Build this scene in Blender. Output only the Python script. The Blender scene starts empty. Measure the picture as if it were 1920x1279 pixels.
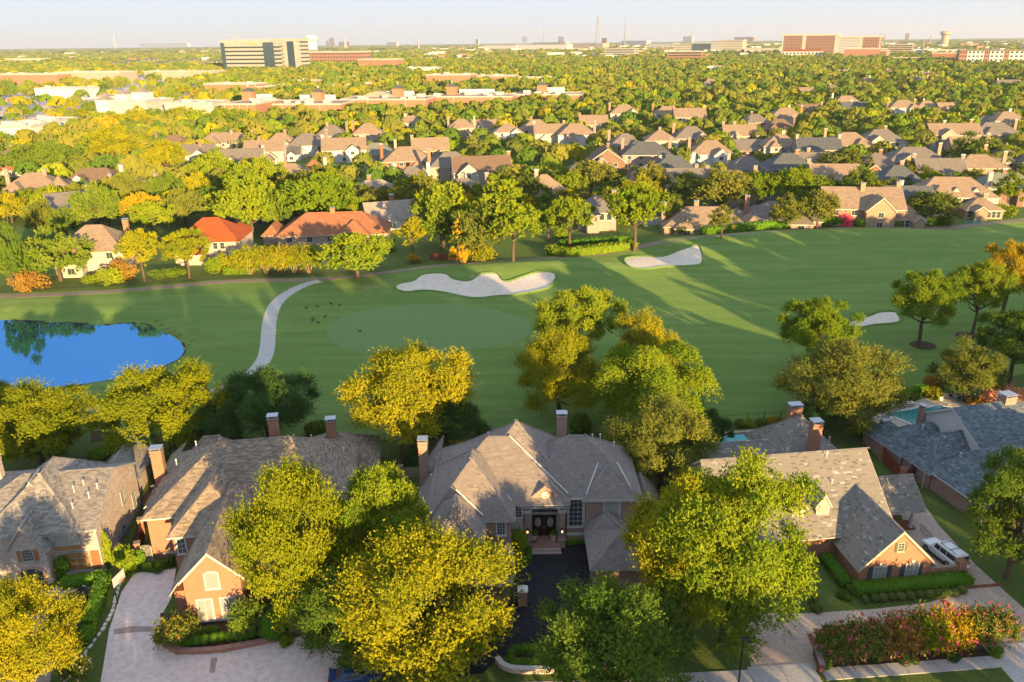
import bpy, math, random
import numpy as np
from mathutils import Vector, Matrix

# ------------------------------------------------------------------ camera, sky, sun, exposure
scene = bpy.context.scene
CAM_H, FOC = 54.0, 28/36*1920
PITCH, ROLL = math.atan(562.5/FOC), math.atan(21/1920)
cam_data = bpy.data.cameras.new('camera'); cam_data.lens = 28; cam_data.sensor_width = 36
cam_data.clip_start = 0.5; cam_data.clip_end = 40000
cam = bpy.data.objects.new('camera', cam_data); scene.collection.objects.link(cam)
cam.matrix_world = (Matrix.Translation((0, 0, CAM_H)) @ Matrix.Rotation(math.pi/2-PITCH, 4, 'X')
                    @ Matrix.Rotation(-ROLL, 4, 'Z'))
scene.camera = cam
SUN_EL, SUN_AZ = math.radians(7.6), math.radians(25.0)      # the sun stands low, behind the camera and 25 degrees to its right
SUN_DIR = Vector((math.sin(SUN_AZ)*math.cos(SUN_EL), -math.cos(SUN_AZ)*math.cos(SUN_EL), math.sin(SUN_EL)))
HAZE = 0.00005
SKY_SAT, SKY_GAMMA = 2.0, 0.06
world = bpy.data.worlds.new('World'); scene.world = world; world.use_nodes = True
wn = world.node_tree.nodes; wl = world.node_tree.links
bg = wn.get('Background') or wn.new('ShaderNodeBackground')
sky = wn.new('ShaderNodeTexSky'); sky.sky_type = 'NISHITA'; sky.sun_disc = False
sky.sun_elevation = SUN_EL; sky.sun_rotation = math.pi - SUN_AZ
sky.altitude = 0; sky.air_density = 1.0; sky.dust_density = 0.3; sky.ozone_density = 4.0
hs = wn.new('ShaderNodeHueSaturation'); hs.inputs['Saturation'].default_value = SKY_SAT      # thin evening overcast: the whole sky evened out and paled alike
gm = wn.new('ShaderNodeGamma'); gm.inputs['Gamma'].default_value = SKY_GAMMA
wl.new(sky.outputs['Color'], gm.inputs['Color']); wl.new(gm.outputs['Color'], hs.inputs['Color'])
tn = wn.new('ShaderNodeMix'); tn.data_type = 'RGBA'; tn.blend_type = 'MULTIPLY'; tn.inputs[0].default_value = 1; tn.inputs[7].default_value = (.89,.955,1.09,1)
wl.new(hs.outputs['Color'], tn.inputs[6]); wl.new(tn.outputs[2], bg.inputs['Color']); bg.inputs['Strength'].default_value = 0.15
sun_data = bpy.data.lights.new('sun', 'SUN'); sun_data.energy = 2.9; sun_data.angle = math.radians(0.6)
sun_data.color = (1.0, 0.66, 0.27)
sun = bpy.data.objects.new('sun', sun_data); scene.collection.objects.link(sun)
sun.rotation_euler = SUN_DIR.to_track_quat('Z', 'Y').to_euler(); sun.location = (60, -120, 90)
scene.view_settings.view_transform = 'Standard'; scene.view_settings.look = 'None'
scene.view_settings.gamma = 1.0; scene.view_settings.exposure = 2.52
scene.cycles.max_bounces = 5; scene.cycles.diffuse_bounces = 3; scene.cycles.transmission_bounces = 4
scene.cycles.glossy_bounces = 2; scene.cycles.transparent_max_bounces = 4; scene.cycles.caustics_reflective = False
scene.cycles.caustics_refractive = False; scene.cycles.sample_clamp_indirect = 4
scene.cycles.use_denoising = True

# ------------------------------------------------------------------ where a pixel of the photograph lies on level z (survey of the place)
def ray(px, py):
    u, v = px-960, py-639.5
    c, s = math.cos(ROLL), math.sin(ROLL)
    u, v = c*u-s*v, s*u+c*v
    return u, FOC*math.cos(PITCH)-v*math.sin(PITCH), -FOC*math.sin(PITCH)-v*math.cos(PITCH)
def at(px, py, z=0.0):
    x, y, w = ray(px, py); t = (z-CAM_H)/w
    return Vector((x*t, y*t, z))
def to_px(X, Y, Z):
    z = Z-CAM_H
    zc = Y*math.cos(PITCH)-z*math.sin(PITCH); yc = -(Y*math.sin(PITCH)+z*math.cos(PITCH))
    u, v = FOC*X/zc, FOC*yc/zc
    c, s = math.cos(ROLL), math.sin(ROLL)
    return c*u+s*v+960, -s*u+c*v+639.5

# ------------------------------------------------------------------ objects
COL = scene.collection
def tag(o, label=None, cat=None, group=None, kind=None):
    if label: o['label'] = label
    if cat: o['category'] = cat
    if group: o['group'] = group
    if kind: o['kind'] = kind
    return o
def thing(name, label, cat, loc=(0, 0, 0), rotz=0.0, group=None):
    o = bpy.data.objects.new(name, None); COL.objects.link(o); o.empty_display_size = 0.2
    o.location = loc; o.rotation_euler = (0, 0, rotz)
    return tag(o, label, cat, group)
def link(name, me, parent=None, loc=None, rotz=None, scale=None):
    o = bpy.data.objects.new(name, me); COL.objects.link(o)
    if parent is not None: o.parent = parent
    if loc is not None: o.location = loc
    if rotz is not None: o.rotation_euler = (0, 0, rotz)
    if scale is not None: o.scale = scale if hasattr(scale, '__len__') else (scale,)*3
    return o
def fast_mesh(name, V, F, mats=(), mi=None, tint=None, smooth=False):
    """V (n,3) float, F (m,k) int with one polygon size"""
    V = np.asarray(V, np.float32); F = np.asarray(F, np.int32)
    me = bpy.data.meshes.new(name); m, k = F.shape
    me.vertices.add(len(V)); me.vertices.foreach_set('co', V.ravel())
    me.loops.add(m*k); me.loops.foreach_set('vertex_index', F.ravel())
    me.polygons.add(m); me.polygons.foreach_set('loop_start', np.arange(0, m*k, k, dtype=np.int32))
    if mi is not None: me.polygons.foreach_set('material_index', np.asarray(mi, np.int32))
    if smooth: me.polygons.foreach_set('use_smooth', np.ones(m, bool))
    for mt in mats: me.materials.append(mt)
    me.update(calc_edges=True)
    if tint is not None:
        a = me.attributes.new('tint', 'FLOAT', 'FACE'); a.data.foreach_set('value', np.asarray(tint, np.float32))
    return me
class MB:
    """collects shapes into ONE mesh; self.m moves what is added next"""
    def __init__(s): s.v = []; s.f = []; s.mi = []; s.t = []; s.m = Matrix.Identity(4); s.cur = 0; s.tn = 0.5
    def add(s, vs, fs, mi=None):
        n = len(s.v); s.v += [tuple(s.m @ Vector(p)) for p in vs]
        for f in fs: s.f.append(tuple(i+n for i in f)); s.mi.append(s.cur if mi is None else mi); s.t.append(s.tn)
        return s
    def box(s, x0, x1, y0, y1, z0, z1, mi=None):
        return s.add([(x0,y0,z0),(x1,y0,z0),(x1,y1,z0),(x0,y1,z0),(x0,y0,z1),(x1,y0,z1),(x1,y1,z1),(x0,y1,z1)],
                     [(0,3,2,1),(4,5,6,7),(0,1,5,4),(1,2,6,5),(2,3,7,6),(3,0,4,7)], mi)
    def bevbox(s, x0, x1, y0, y1, z0, z1, b, mi=None):
        """box with chamfered top and vertical edges"""
        def ring(i, z): return [(x0+b+i,y0+i,z),(x1-b-i,y0+i,z),(x1-i,y0+b+i,z),(x1-i,y1-b-i,z),(x1-b-i,y1-i,z),(x0+b+i,y1-i,z),(x0+i,y1-b-i,z),(x0+i,y0+b+i,z)]
        vs = ring(0,z0)+ring(0,z1-b)+ring(b,z1)
        fs = [tuple(range(7,-1,-1)), tuple(range(16,24))]
        for r in (0, 8):
            for i in range(8): j = (i+1)%8; fs.append((r+i, r+j, r+8+j, r+8+i))
        return s.add(vs, fs, mi)
    def prism(s, poly, z0, z1, mi=None):
        n = len(poly)
        return s.add([(x,y,z0) for x,y in poly]+[(x,y,z1) for x,y in poly],
                     [tuple(range(n-1,-1,-1)), tuple(range(n,2*n))]+[(i,(i+1)%n,n+(i+1)%n,n+i) for i in range(n)], mi)
    def extrude_y(s, poly, y0, y1, mi=None):
        """poly in x,z; runs from y0 to y1"""
        n = len(poly)
        return s.add([(x,y0,z) for x,z in poly]+[(x,y1,z) for x,z in poly],
                     [tuple(range(n)), tuple(range(2*n-1,n-1,-1))]+[(i,n+i,n+(i+1)%n,(i+1)%n) for i in range(n)], mi)
    def tube(s, pts, rad, n=6, mi=None, cap=True):
        pts = [Vector(p) for p in pts]; base = len(s.v); rings = []
        for i, p in enumerate(pts):
            d = (pts[min(i+1,len(pts)-1)]-pts[max(i-1,0)]).normalized()
            a = d.cross(Vector((0,0,1)) if abs(d.z) < .9 else Vector((1,0,0))).normalized(); b = d.cross(a)
            r = rad[i] if hasattr(rad,'__len__') else rad
            rings.append([p+(a*math.cos(2*math.pi*k/n)+b*math.sin(2*math.pi*k/n))*r for k in range(n)])
        vs = [q for r in rings for q in r]; fs = []
        for i in range(len(pts)-1):
            for k in range(n): fs.append((i*n+k, (i+1)*n+k, (i+1)*n+(k+1)%n, i*n+(k+1)%n))
        if cap: fs.append(tuple(range(n))); fs.append(tuple(range(len(vs)-1, len(vs)-n-1, -1)))
        return s.add(vs, fs, mi)
    def lathe(s, prof, n=12, mi=None, c=(0,0)):
        vs = [(c[0]+r*math.cos(2*math.pi*k/n), c[1]+r*math.sin(2*math.pi*k/n), z) for r,z in prof for k in range(n)]; fs = []
        for i in range(len(prof)-1):
            for k in range(n): fs.append((i*n+k, i*n+(k+1)%n, (i+1)*n+(k+1)%n, (i+1)*n+k))
        fs.append(tuple(range(n-1,-1,-1))); fs.append(tuple(range(len(vs)-n, len(vs))))
        return s.add(vs, fs, mi)
    def mesh(s, name, mats):
        me = bpy.data.meshes.new(name); me.from_pydata(s.v, [], s.f)
        for m in (mats if isinstance(mats,(list,tuple)) else [mats]): me.materials.append(m)
        me.polygons.foreach_set('material_index', np.asarray(s.mi, np.int32))
        a = me.attributes.new('tint', 'FLOAT', 'FACE'); a.data.foreach_set('value', np.asarray(s.t, np.float32))
        me.update(); return me
    def obj(s, name, mats, parent=None, loc=None, rotz=None): return link(name, s.mesh(name, mats), parent, loc, rotz)
def clip_poly(poly, quad):
    """convex clip (Sutherland-Hodgman) of a 2-D polygon by a convex counter-clockwise quad"""
    out = list(poly)
    for i in range(len(quad)):
        ax, ay = quad[i]; bx, by = quad[(i+1)%len(quad)]; inp = out; out = []
        if not inp: break
        d = [(bx-ax)*(p[1]-ay)-(by-ay)*(p[0]-ax) for p in inp]
        for j in range(len(inp)):
            p, q, dp, dq = inp[j-1], inp[j], d[j-1], d[j]
            if dq >= 0:
                if dp < 0: t = dp/(dp-dq); out.append((p[0]+t*(q[0]-p[0]), p[1]+t*(q[1]-p[1])))
                out.append(q)
            elif dp >= 0: t = dp/(dp-dq); out.append((p[0]+t*(q[0]-p[0]), p[1]+t*(q[1]-p[1])))
    return out
def area2(p): return sum(p[i-1][0]*p[i][1]-p[i][0]*p[i-1][1] for i in range(len(p)))/2

# ------------------------------------------------------------------ materials
MAT = {}
def nmat(name):
    m = bpy.data.materials.new(name); m.use_nodes = True; MAT[name] = m
    nt = m.node_tree; b = nt.nodes['Principled BSDF']; return m, nt, b
def N(nt, t, **kw):
    n = nt.nodes.new(t)
    for k, v in kw.items():
        if k in n.inputs: n.inputs[k].default_value = v
        else: setattr(n, k, v)
    return n
def ramp(nt, fac, stops):
    r = nt.nodes.new('ShaderNodeValToRGB'); e = r.color_ramp.elements
    while len(e) < len(stops): e.new(0.5)
    for el, (p, c) in zip(e, stops): el.position = p; el.color = (*c, 1)
    nt.links.new(fac, r.inputs['Fac']); return r.outputs['Color']
def coords(nt, kind='Object'): return nt.nodes.new('ShaderNodeTexCoord').outputs[kind]
def wcoords(nt): return nt.nodes.new('ShaderNodeNewGeometry').outputs['Position']
def noise(nt, vec, scale, detail=3, rough=.55):
    n = N(nt, 'ShaderNodeTexNoise', Scale=scale, Detail=detail, Roughness=rough)
    if vec is not None: nt.links.new(vec, n.inputs['Vector'])
    return n.outputs['Fac']
def mix(nt, fac, a, b, mode='MIX'):
    n = nt.nodes.new('ShaderNodeMix'); n.data_type = 'RGBA'; n.blend_type = mode
    for s, v in ((n.inputs[0], fac), (n.inputs[6], a), (n.inputs[7], b)):
        if isinstance(v, bpy.types.NodeSocket): nt.links.new(v, s)
        else: s.default_value = v if not isinstance(v, tuple) else (*v, 1)
    return n.outputs[2]
def bump(nt, b, h, strength=.4, dist=.05):
    n = N(nt, 'ShaderNodeBump', Strength=strength, Distance=dist); nt.links.new(h, n.inputs['Height']); nt.links.new(n.outputs[0], b.inputs['Normal'])
def plain(name, c, rough=.6, metal=0, var=.18, scale=3.0, spec=.3):
    m, nt, b = nmat(name); v = coords(nt)
    col = mix(nt, noise(nt, v, scale, 4), tuple(x*(1-var) for x in c), tuple(min(1, x*(1+var)) for x in c))
    nt.links.new(col, b.inputs['Base Color']); b.inputs['Roughness'].default_value = rough; b.inputs['Metallic'].default_value = metal
    b.inputs['Specular IOR Level'].default_value = spec; return m
def ground_mat(name, c1, c2, c3, big, small, rough=.9, bmp=.3, wear_shade=None, blades=False, sheen=0.0, streak=None):
    """grass, soil or paving in world metres: broad patches, fine grain and a third tone in spots"""
    m, nt, b = nmat(name); p = wcoords(nt)
    col = mix(nt, noise(nt, p, big, 5, .62), c1, c2)
    f = noise(nt, p, small, 4, .7); r = ramp(nt, f, [(.42, (0,0,0)), (.72, (1,1,1))])
    col = mix(nt, r, col, c3)
    if streak:      # mowing and drying marks drawn out across the slope
        vm = N(nt, 'ShaderNodeVectorMath', operation='MULTIPLY'); vm.inputs[1].default_value = (.025, .30, 1); nt.links.new(p, vm.inputs[0])
        col = mix(nt, ramp(nt, noise(nt, vm.outputs[0], 1.0, 4, .6), [(.44, (0,0,0)), (.66, (1,1,1))]), col, streak)
    if wear_shade:
        w = ramp(nt, noise(nt, p, wear_shade[1], 6, .7), [(wear_shade[2], (0,0,0)), (wear_shade[2]+.12, (1,1,1))]); col = mix(nt, w, col, wear_shade[0])
    nt.links.new(col, b.inputs['Base Color']); b.inputs['Roughness'].default_value = rough; b.inputs['Specular IOR Level'].default_value = .15
    if blades: b.inputs['Sheen Weight'].default_value = sheen; b.inputs['Sheen Roughness'].default_value = .45; b.inputs['Sheen Tint'].default_value = (.55,.70,.16,1); bump(nt, b, noise(nt, p, 3.5, 4, .75), 1.0, .55)      # upright blades catch the low sun
    else: bump(nt, b, f, bmp, .06)
    return m
def masonry(name, c1, c2, mortar, bw, bh, msize=.012, rough=.85, var=.5, nscale=.6):
    c1, c2, mortar = [tuple(x*.80 for x in c) for c in (c1, c2, mortar)]
    """bricks or stones laid along whichever wall they are on (u = x + y of the house, v = z)"""
    m, nt, b = nmat(name); o = coords(nt); sep = N(nt, 'ShaderNodeSeparateXYZ'); nt.links.new(o, sep.inputs[0])
    add = N(nt, 'ShaderNodeMath', operation='ADD'); nt.links.new(sep.outputs[0], add.inputs[0]); nt.links.new(sep.outputs[1], add.inputs[1])
    cmb = N(nt, 'ShaderNodeCombineXYZ'); nt.links.new(add.outputs[0], cmb.inputs[0]); nt.links.new(sep.outputs[2], cmb.inputs[1])
    bt = N(nt, 'ShaderNodeTexBrick', Scale=1.0); bt.inputs['Mortar Size'].default_value = msize
    bt.inputs['Brick Width'].default_value = bw; bt.inputs['Row Height'].default_value = bh; bt.inputs['Bias'].default_value = 0
    bt.inputs['Color1'].default_value = (*c1, 1); bt.inputs['Color2'].default_value = (*c2, 1); bt.inputs['Mortar'].default_value = (*mortar, 1)
    nt.links.new(cmb.outputs[0], bt.inputs['Vector'])
    g = mix(nt, noise(nt, o, nscale, 5, .65), (1-var*.6,)*3, (1+var*.25,)*3)
    col = mix(nt, 1.0, bt.outputs['Color'], g, 'MULTIPLY'); nt.links.new(col, b.inputs['Base Color'])
    b.inputs['Roughness'].default_value = rough; b.inputs['Specular IOR Level'].default_value = .2
    bump(nt, b, bt.outputs['Fac'], -.5, .02); return m
def tinted(name, stops, rough=.9, grain=14, var=.22):
    """colour of each piece from its own tint number"""
    m, nt, b = nmat(name); a = N(nt, 'ShaderNodeAttribute', attribute_name='tint')
    col = ramp(nt, a.outputs['Fac'], stops)
    o = coords(nt); g = mix(nt, noise(nt, o, grain, 3, .7), (1-var,)*3, (1+var*.5,)*3); col = mix(nt, 1.0, col, g, 'MULTIPLY')
    g2 = mix(nt, noise(nt, o, .35, 4, .6), (.86,)*3, (1.1,)*3); col = mix(nt, 1.0, col, g2, 'MULTIPLY')
    nt.links.new(col, b.inputs['Base Color']); b.inputs['Roughness'].default_value = rough; b.inputs['Specular IOR Level'].default_value = .2; return m
def leaf(name, c1, c2, trans=.2, var=.25):
    """leaf faces: diffuse + translucent; every leaf has its tint, every plant its own shift"""
    m, nt, b = nmat(name); nt.nodes.remove(b); out = nt.nodes['Material Output']
    a = N(nt, 'ShaderNodeAttribute', attribute_name='tint'); oi = nt.nodes.new('ShaderNodeObjectInfo')
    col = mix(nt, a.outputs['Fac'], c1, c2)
    g = mix(nt, oi.outputs['Random'], (1-var, 1-var*.6, 1-var), (1+var, 1+var*.5, 1.0)); col = mix(nt, 1.0, col, g, 'MULTIPLY')
    d = N(nt, 'ShaderNodeBsdfDiffuse', Roughness=.5); t = nt.nodes.new('ShaderNodeBsdfTranslucent'); ms = N(nt, 'ShaderNodeMixShader', Fac=trans)
    nt.links.new(col, d.inputs['Color']); tc = mix(nt, 1.0, col, (1.25, 1.2, .7), 'MULTIPLY'); nt.links.new(tc, t.inputs['Color'])
    nt.links.new(d.outputs[0], ms.inputs[1]); nt.links.new(t.outputs[0], ms.inputs[2])
    nt.links.new(ms.outputs[0], out.inputs['Surface']); return m
def glass(name, c, rough=.06):
    m, nt, b = nmat(name); v = coords(nt)
    col = mix(nt, noise(nt, v, .7, 2), tuple(x*.6 for x in c), c); nt.links.new(col, b.inputs['Base Color'])
    b.inputs['Roughness'].default_value = rough; b.inputs['Specular IOR Level'].default_value = .8; return m
def water(name, c, rough, bscale, bstr, spec=.5):
    m, nt, b = nmat(name); p = wcoords(nt)
    col = mix(nt, noise(nt, p, .15, 3), tuple(x*.7 for x in c), c); nt.links.new(col, b.inputs['Base Color'])
    b.inputs['Roughness'].default_value = rough; b.inputs['IOR'].default_value = 1.33; b.inputs['Specular IOR Level'].default_value = spec
    bump(nt, b, noise(nt, p, bscale, 3), bstr, .05); return m

def pond_mat():
    m, nt, b = nmat('pond_water'); p = wcoords(nt); out = nt.nodes['Material Output']
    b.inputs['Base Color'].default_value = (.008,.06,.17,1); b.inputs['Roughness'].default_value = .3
    g = N(nt, 'ShaderNodeBsdfGlossy', Roughness=.02); g.inputs['Color'].default_value = (.085,.345,.77,1)  # blue of the mirrored sky is put into the gloss tint
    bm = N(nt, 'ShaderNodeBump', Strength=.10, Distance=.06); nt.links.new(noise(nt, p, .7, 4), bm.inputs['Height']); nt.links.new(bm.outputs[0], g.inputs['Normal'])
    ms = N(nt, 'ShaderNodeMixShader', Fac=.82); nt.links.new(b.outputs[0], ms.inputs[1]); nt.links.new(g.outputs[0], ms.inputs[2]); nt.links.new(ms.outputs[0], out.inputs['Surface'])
G = lambda *c: c
ground_mat('grass', (0.084,0.156,0.031), (0.138,0.222,0.043), (0.180,0.210,0.058), .06, 1.7, wear_shade=((0.228,0.192,0.084), .11, .66), blades=True)
ground_mat('turf', (0.077,0.182,0.044), (0.138,0.259,0.059), (0.116,0.220,0.044), .05, .7, bmp=.2, wear_shade=((0.275,0.297,0.110), .055, .57), blades=True, sheen=.5, streak=(0.165,0.281,0.077))
ground_mat('putting_turf', (.145,.255,.105), (.165,.285,.115), (.155,.265,.095), .05, 2.2, bmp=.08, blades=True, sheen=.5)
ground_mat('sand', (.66,.57,.48), (.78,.69,.59), (.58,.48,.40), .10, .9, bmp=.5, wear_shade=((.54,.45,.36), .18, .62))  # darker patches put the sand's uneven shading into its colour
ground_mat('concrete', (.36,.33,.31), (.46,.43,.41), (.30,.27,.25), .15, 3.0, bmp=.1, wear_shade=((.25,.21,.19), .25, .62))
ground_mat('walk_concrete', (.42,.40,.40), (.54,.52,.51), (.36,.33,.32), .3, 4.0, bmp=.1, wear_shade=((.30,.27,.26), .4, .66))
ground_mat('path_concrete', (.46,.44,.42), (.55,.53,.50), (.40,.37,.34), .2, 2.0, bmp=.1)
ground_mat('drive_concrete', (.44,.335,.28), (.55,.44,.38), (.36,.27,.225), .12, 2.4, bmp=.1, wear_shade=((.29,.215,.18), .2, .60))
ground_mat('stamped_concrete', (.66,.53,.50), (.80,.68,.65), (.56,.42,.39), .10, 1.5, bmp=.2, wear_shade=((.42,.27,.21), .13, .60))
ground_mat('asphalt', (.012,.013,.018), (.022,.024,.031), (.034,.034,.040), .2, 2.0, bmp=.15, wear_shade=((.045,.042,.045), .3, .68))
ground_mat('old_asphalt', (.16,.15,.15), (.24,.22,.21), (.13,.12,.12), .08, .8, bmp=.1)
ground_mat('dirt_path', (.24,.19,.14), (.33,.27,.20), (.20,.15,.10), .2, 1.6, bmp=.2)
ground_mat('soil', (.055,.036,.024), (.10,.065,.042), (.035,.024,.018), .4, 3.0, bmp=.5)
ground_mat('patio', (.50,.42,.34), (.60,.52,.44), (.42,.34,.27), .3, 2.0, bmp=.1)
masonry('brick_orange', (.48,.205,.115), (.385,.155,.085), (.42,.31,.25), .23, .077)
masonry('brick_rose', (.50,.275,.225), (.375,.185,.15), (.50,.41,.37), .23, .077)
masonry('brick_red', (.36,.115,.06), (.25,.075,.045), (.34,.25,.2), .23, .077)
masonry('brick_brown', (.28,.15,.11), (.20,.10,.075), (.30,.25,.21), .23, .077)
masonry('brick_tan', (.44,.31,.21), (.35,.235,.155), (.45,.38,.3), .23, .077)
masonry('limestone', (.74,.66,.61), (.58,.47,.44), (.36,.28,.25), .62, .21, .022, nscale=1.1)
masonry('stone_pink', (.56,.42,.38), (.47,.34,.31), (.40,.32,.29), .5, .18, .02)
plain('stucco_white', (.50,.51,.53), .85, var=.08, scale=.6); plain('stucco_cream', (.44,.40,.36), .85, var=.10, scale=.6)
plain('stucco_tan', (.33,.28,.24), .85, var=.12, scale=.6); plain('siding_grey', (.44,.45,.47), .8, var=.08, scale=.5)
plain('trim_white', (.48,.475,.47), .5, var=.08); plain('trim_cream', (.50,.44,.35), .55, var=.08); plain('trim_grey', (.30,.31,.32), .55)
plain('valley_metal', (.58,.56,.54), .4, var=.05); plain('metal_dark', (.03,.032,.037), .4, .3); plain('metal_grey', (.35,.36,.38), .35, .7)
plain('metal_cap', (.42,.45,.50), .3, .6); plain('flue_dark', (.02,.02,.022), .8)
plain('wood_brown', (.22,.10,.045), .7, scale=6); plain('wood_red', (.20,.05,.03), .75, scale=5); plain('wood_door', (.30,.15,.05), .5, scale=8)
plain('wood_dark', (.035,.018,.014), .35, scale=8); plain('shutter_blue', (.055,.075,.10), .6); plain('shutter_green', (.10,.12,.10), .6)
plain('bark', (.10,.075,.055), .95, var=.4, scale=6); plain('bark_pale', (.30,.22,.15), .9, var=.35, scale=6)
plain('blind', (.24,.25,.27), .6, var=.1, scale=8); plain('stone_white', (.62,.58,.55), .8, var=.25, scale=2)
plain('pot', (.55,.46,.33), .7); plain('bin_grey', (.14,.17,.21), .55); plain('bin_green', (.03,.07,.05), .5); plain('plastic_yellow', (.55,.33,.02), .4)
plain('car_white', (.80,.80,.80), .22, var=.02, spec=.6); plain('car_black', (.012,.012,.015), .2, spec=.6); plain('car_silver', (.45,.47,.5), .25, .4)
plain('car_red', (.35,.02,.02), .25, spec=.6); plain('car_blue', (.03,.07,.2), .25, spec=.6); plain('tyre', (.015,.015,.016), .8)
plain('tail_red', (.30,.012,.012), .3); plain('plate', (.6,.6,.58), .5); plain('goose_brown', (.10,.075,.055), .8); plain('goose_white', (.55,.52,.47), .8)
plain('goose_black', (.015,.014,.014), .7); plain('steel_galv', (.40,.40,.41), .45, .5); plain('mast_red', (.5,.12,.08), .6); plain('tank_white', (.55,.57,.60), .5, var=.04, scale=.05)
plain('tank_tan', (.38,.29,.21), .55, var=.06, scale=.05); plain('blossom_pink', (.65,.08,.16), .7, var=.3); plain('roof_flat', (.36,.27,.22), .9, scale=.2)
plain('roof_flat_white', (.52,.52,.52), .85, var=.1, scale=.2); plain('parapet', (.36,.35,.35), .8, scale=.3); plain('hvac', (.40,.41,.42), .6, scale=.4)
plain('office_stone', (.32,.315,.31), .8, scale=.1); plain('office_brick', (.27,.145,.11), .85, scale=.2); plain('office_tan', (.33,.28,.22), .8, scale=.1)
glass('window_glass', (.05,.07,.08)); glass('office_glass', (.04,.06,.07), .15); glass('blue_glass', (.04,.075,.11), .15); glass('bright_pane', (.42,.42,.40), .12)
pond_mat(); water('pool_teal', (.02,.24,.27), .05, 2.5, .12); water('pool_aqua', (.06,.50,.52), .05, 2.5, .12)
m, nt, b = nmat('lamp_lens'); b.inputs['Base Color'].default_value = (.9,.55,.2,1); b.inputs['Emission Color'].default_value = (1,.55,.2,1); b.inputs['Emission Strength'].default_value = .7
# roof pieces
tinted('shingle_brown', [(0,(0.172,0.138,0.115)),(.35,(0.230,0.184,0.149)),(.65,(0.287,0.230,0.178)),(1,(0.368,0.293,0.218))])
tinted('shingle_taupe', [(0,(0.186,0.162,0.156)),(.12,(0.222,0.192,0.180)),(.85,(0.252,0.216,0.202)),(1,(0.282,0.246,0.228))])
tinted('shingle_weathered', [(0,(0.134,0.129,0.129)),(.08,(0.168,0.157,0.151)),(.14,(0.230,0.213,0.196)),(.93,(0.252,0.235,0.213)),(.96,(0.358,0.342,0.319)),(1,(0.426,0.409,0.381))])
tinted('shingle_slate', [(0,(0.086,0.109,0.132)),(.5,(0.132,0.167,0.196)),(.9,(0.172,0.207,0.236)),(1,(0.230,0.265,0.287))])
tinted('shingle_grey', [(0,(0.190,0.172,0.161)),(.3,(0.230,0.213,0.196)),(.5,(0.282,0.259,0.236)),(1,(0.345,0.310,0.282))])
def far_roof(name, c): return masonry(name, tuple(x*1.1 for x in c), tuple(x*.82 for x in c), tuple(x*.7 for x in c), .9, .30, .03, .9, .35, .3)
far_roof('roof_tan', (.36,.27,.20)); far_roof('roof_brown', (.24,.165,.12)); far_roof('roof_grey', (.24,.215,.20)); far_roof('roof_slate', (.13,.145,.16))
far_roof('roof_pale', (.42,.36,.31)); far_roof('roof_redtile', (.46,.11,.035)); far_roof('roof_clay', (.42,.18,.095)); far_roof('roof_green', (.24,.26,.22))
# leaves
leaf('leaf_gold', (.120,.175,.016), (.350,.330,.016)); leaf('leaf_lime', (.100,.195,.020), (.270,.325,.022)); leaf('leaf_green', (.060,.145,.026), (.180,.235,.032))
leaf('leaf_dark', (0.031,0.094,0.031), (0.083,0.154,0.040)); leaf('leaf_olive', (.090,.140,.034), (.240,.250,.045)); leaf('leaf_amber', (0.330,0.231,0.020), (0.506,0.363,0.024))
leaf('leaf_rust', (0.231,0.132,0.039), (0.341,0.231,0.050)); leaf('leaf_blossom', (0.682,0.077,0.242), (0.750,0.209,0.308), .3); leaf('leaf_rose', (0.572,0.286,0.220), (0.748,0.462,0.308), .3)
leaf('leaf_white', (0.605,0.583,0.528), (0.750,0.737,0.660), .25); leaf('hedge_leaf', (0.077,0.193,0.022), (0.165,0.314,0.033)); leaf('topiary_leaf', (0.105,0.160,0.046), (0.198,0.242,0.077))
# ------------------------------------------------------------------ terrain
def P(*pts, z=0.0): return [tuple(at(x, y, z))[:2] for x, y in pts]
POND = P((-260,600),(-120,597),(0,600),(60,603),(130,606),(200,611),(232,607),(262,606),(300,618),(335,637),(345,657),(335,672),(300,688),(240,705),(150,720),(60,728),(-60,735),(-260,740), z=-.9)
def seg_dist(X, Y, poly):
    d = np.full(X.shape, 1e9); inside = np.zeros(X.shape, bool); n = len(poly)
    for i in range(n):
        ax, ay = poly[i-1]; bx, by = poly[i]; dx, dy = bx-ax, by-ay
        t = np.clip(((X-ax)*dx+(Y-ay)*dy)/(dx*dx+dy*dy+1e-9), 0, 1)
        d = np.minimum(d, np.hypot(X-ax-t*dx, Y-ay-t*dy))
        c = ((ay > Y) != (by > Y)) & (X < (bx-ax)*(Y-ay)/(by-ay+1e-12)+ax); inside ^= c
    return np.where(inside, d, -d)
MOUNDS = [(at(1240,460), 13, 9, 1.3), (at(1350,470), 12, 10, 1.2), (at(1420,455), 20, 12, 1.6), (at(1600,450), 28, 12, 1.9), (at(1750,455), 22, 12, 1.4),
          (at(960,505), 12, 7, 1.2), (at(840,512), 11, 7, .9), (at(1060,505), 10, 8, .8), (at(1130,500), 14, 9, .7), (at(700,535), 14, 9, .7), (at(330,575), 20, 9, .7),
          (at(420,620), 10, 12, .6), (at(780,612), 22, 9, .5), (at(1650,590), 10, 7, .8), (at(1500,520), 26, 10, -.5), (at(1850,480), 22, 14, 1.2), (at(700,700), 40, 10, -.3)]
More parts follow.
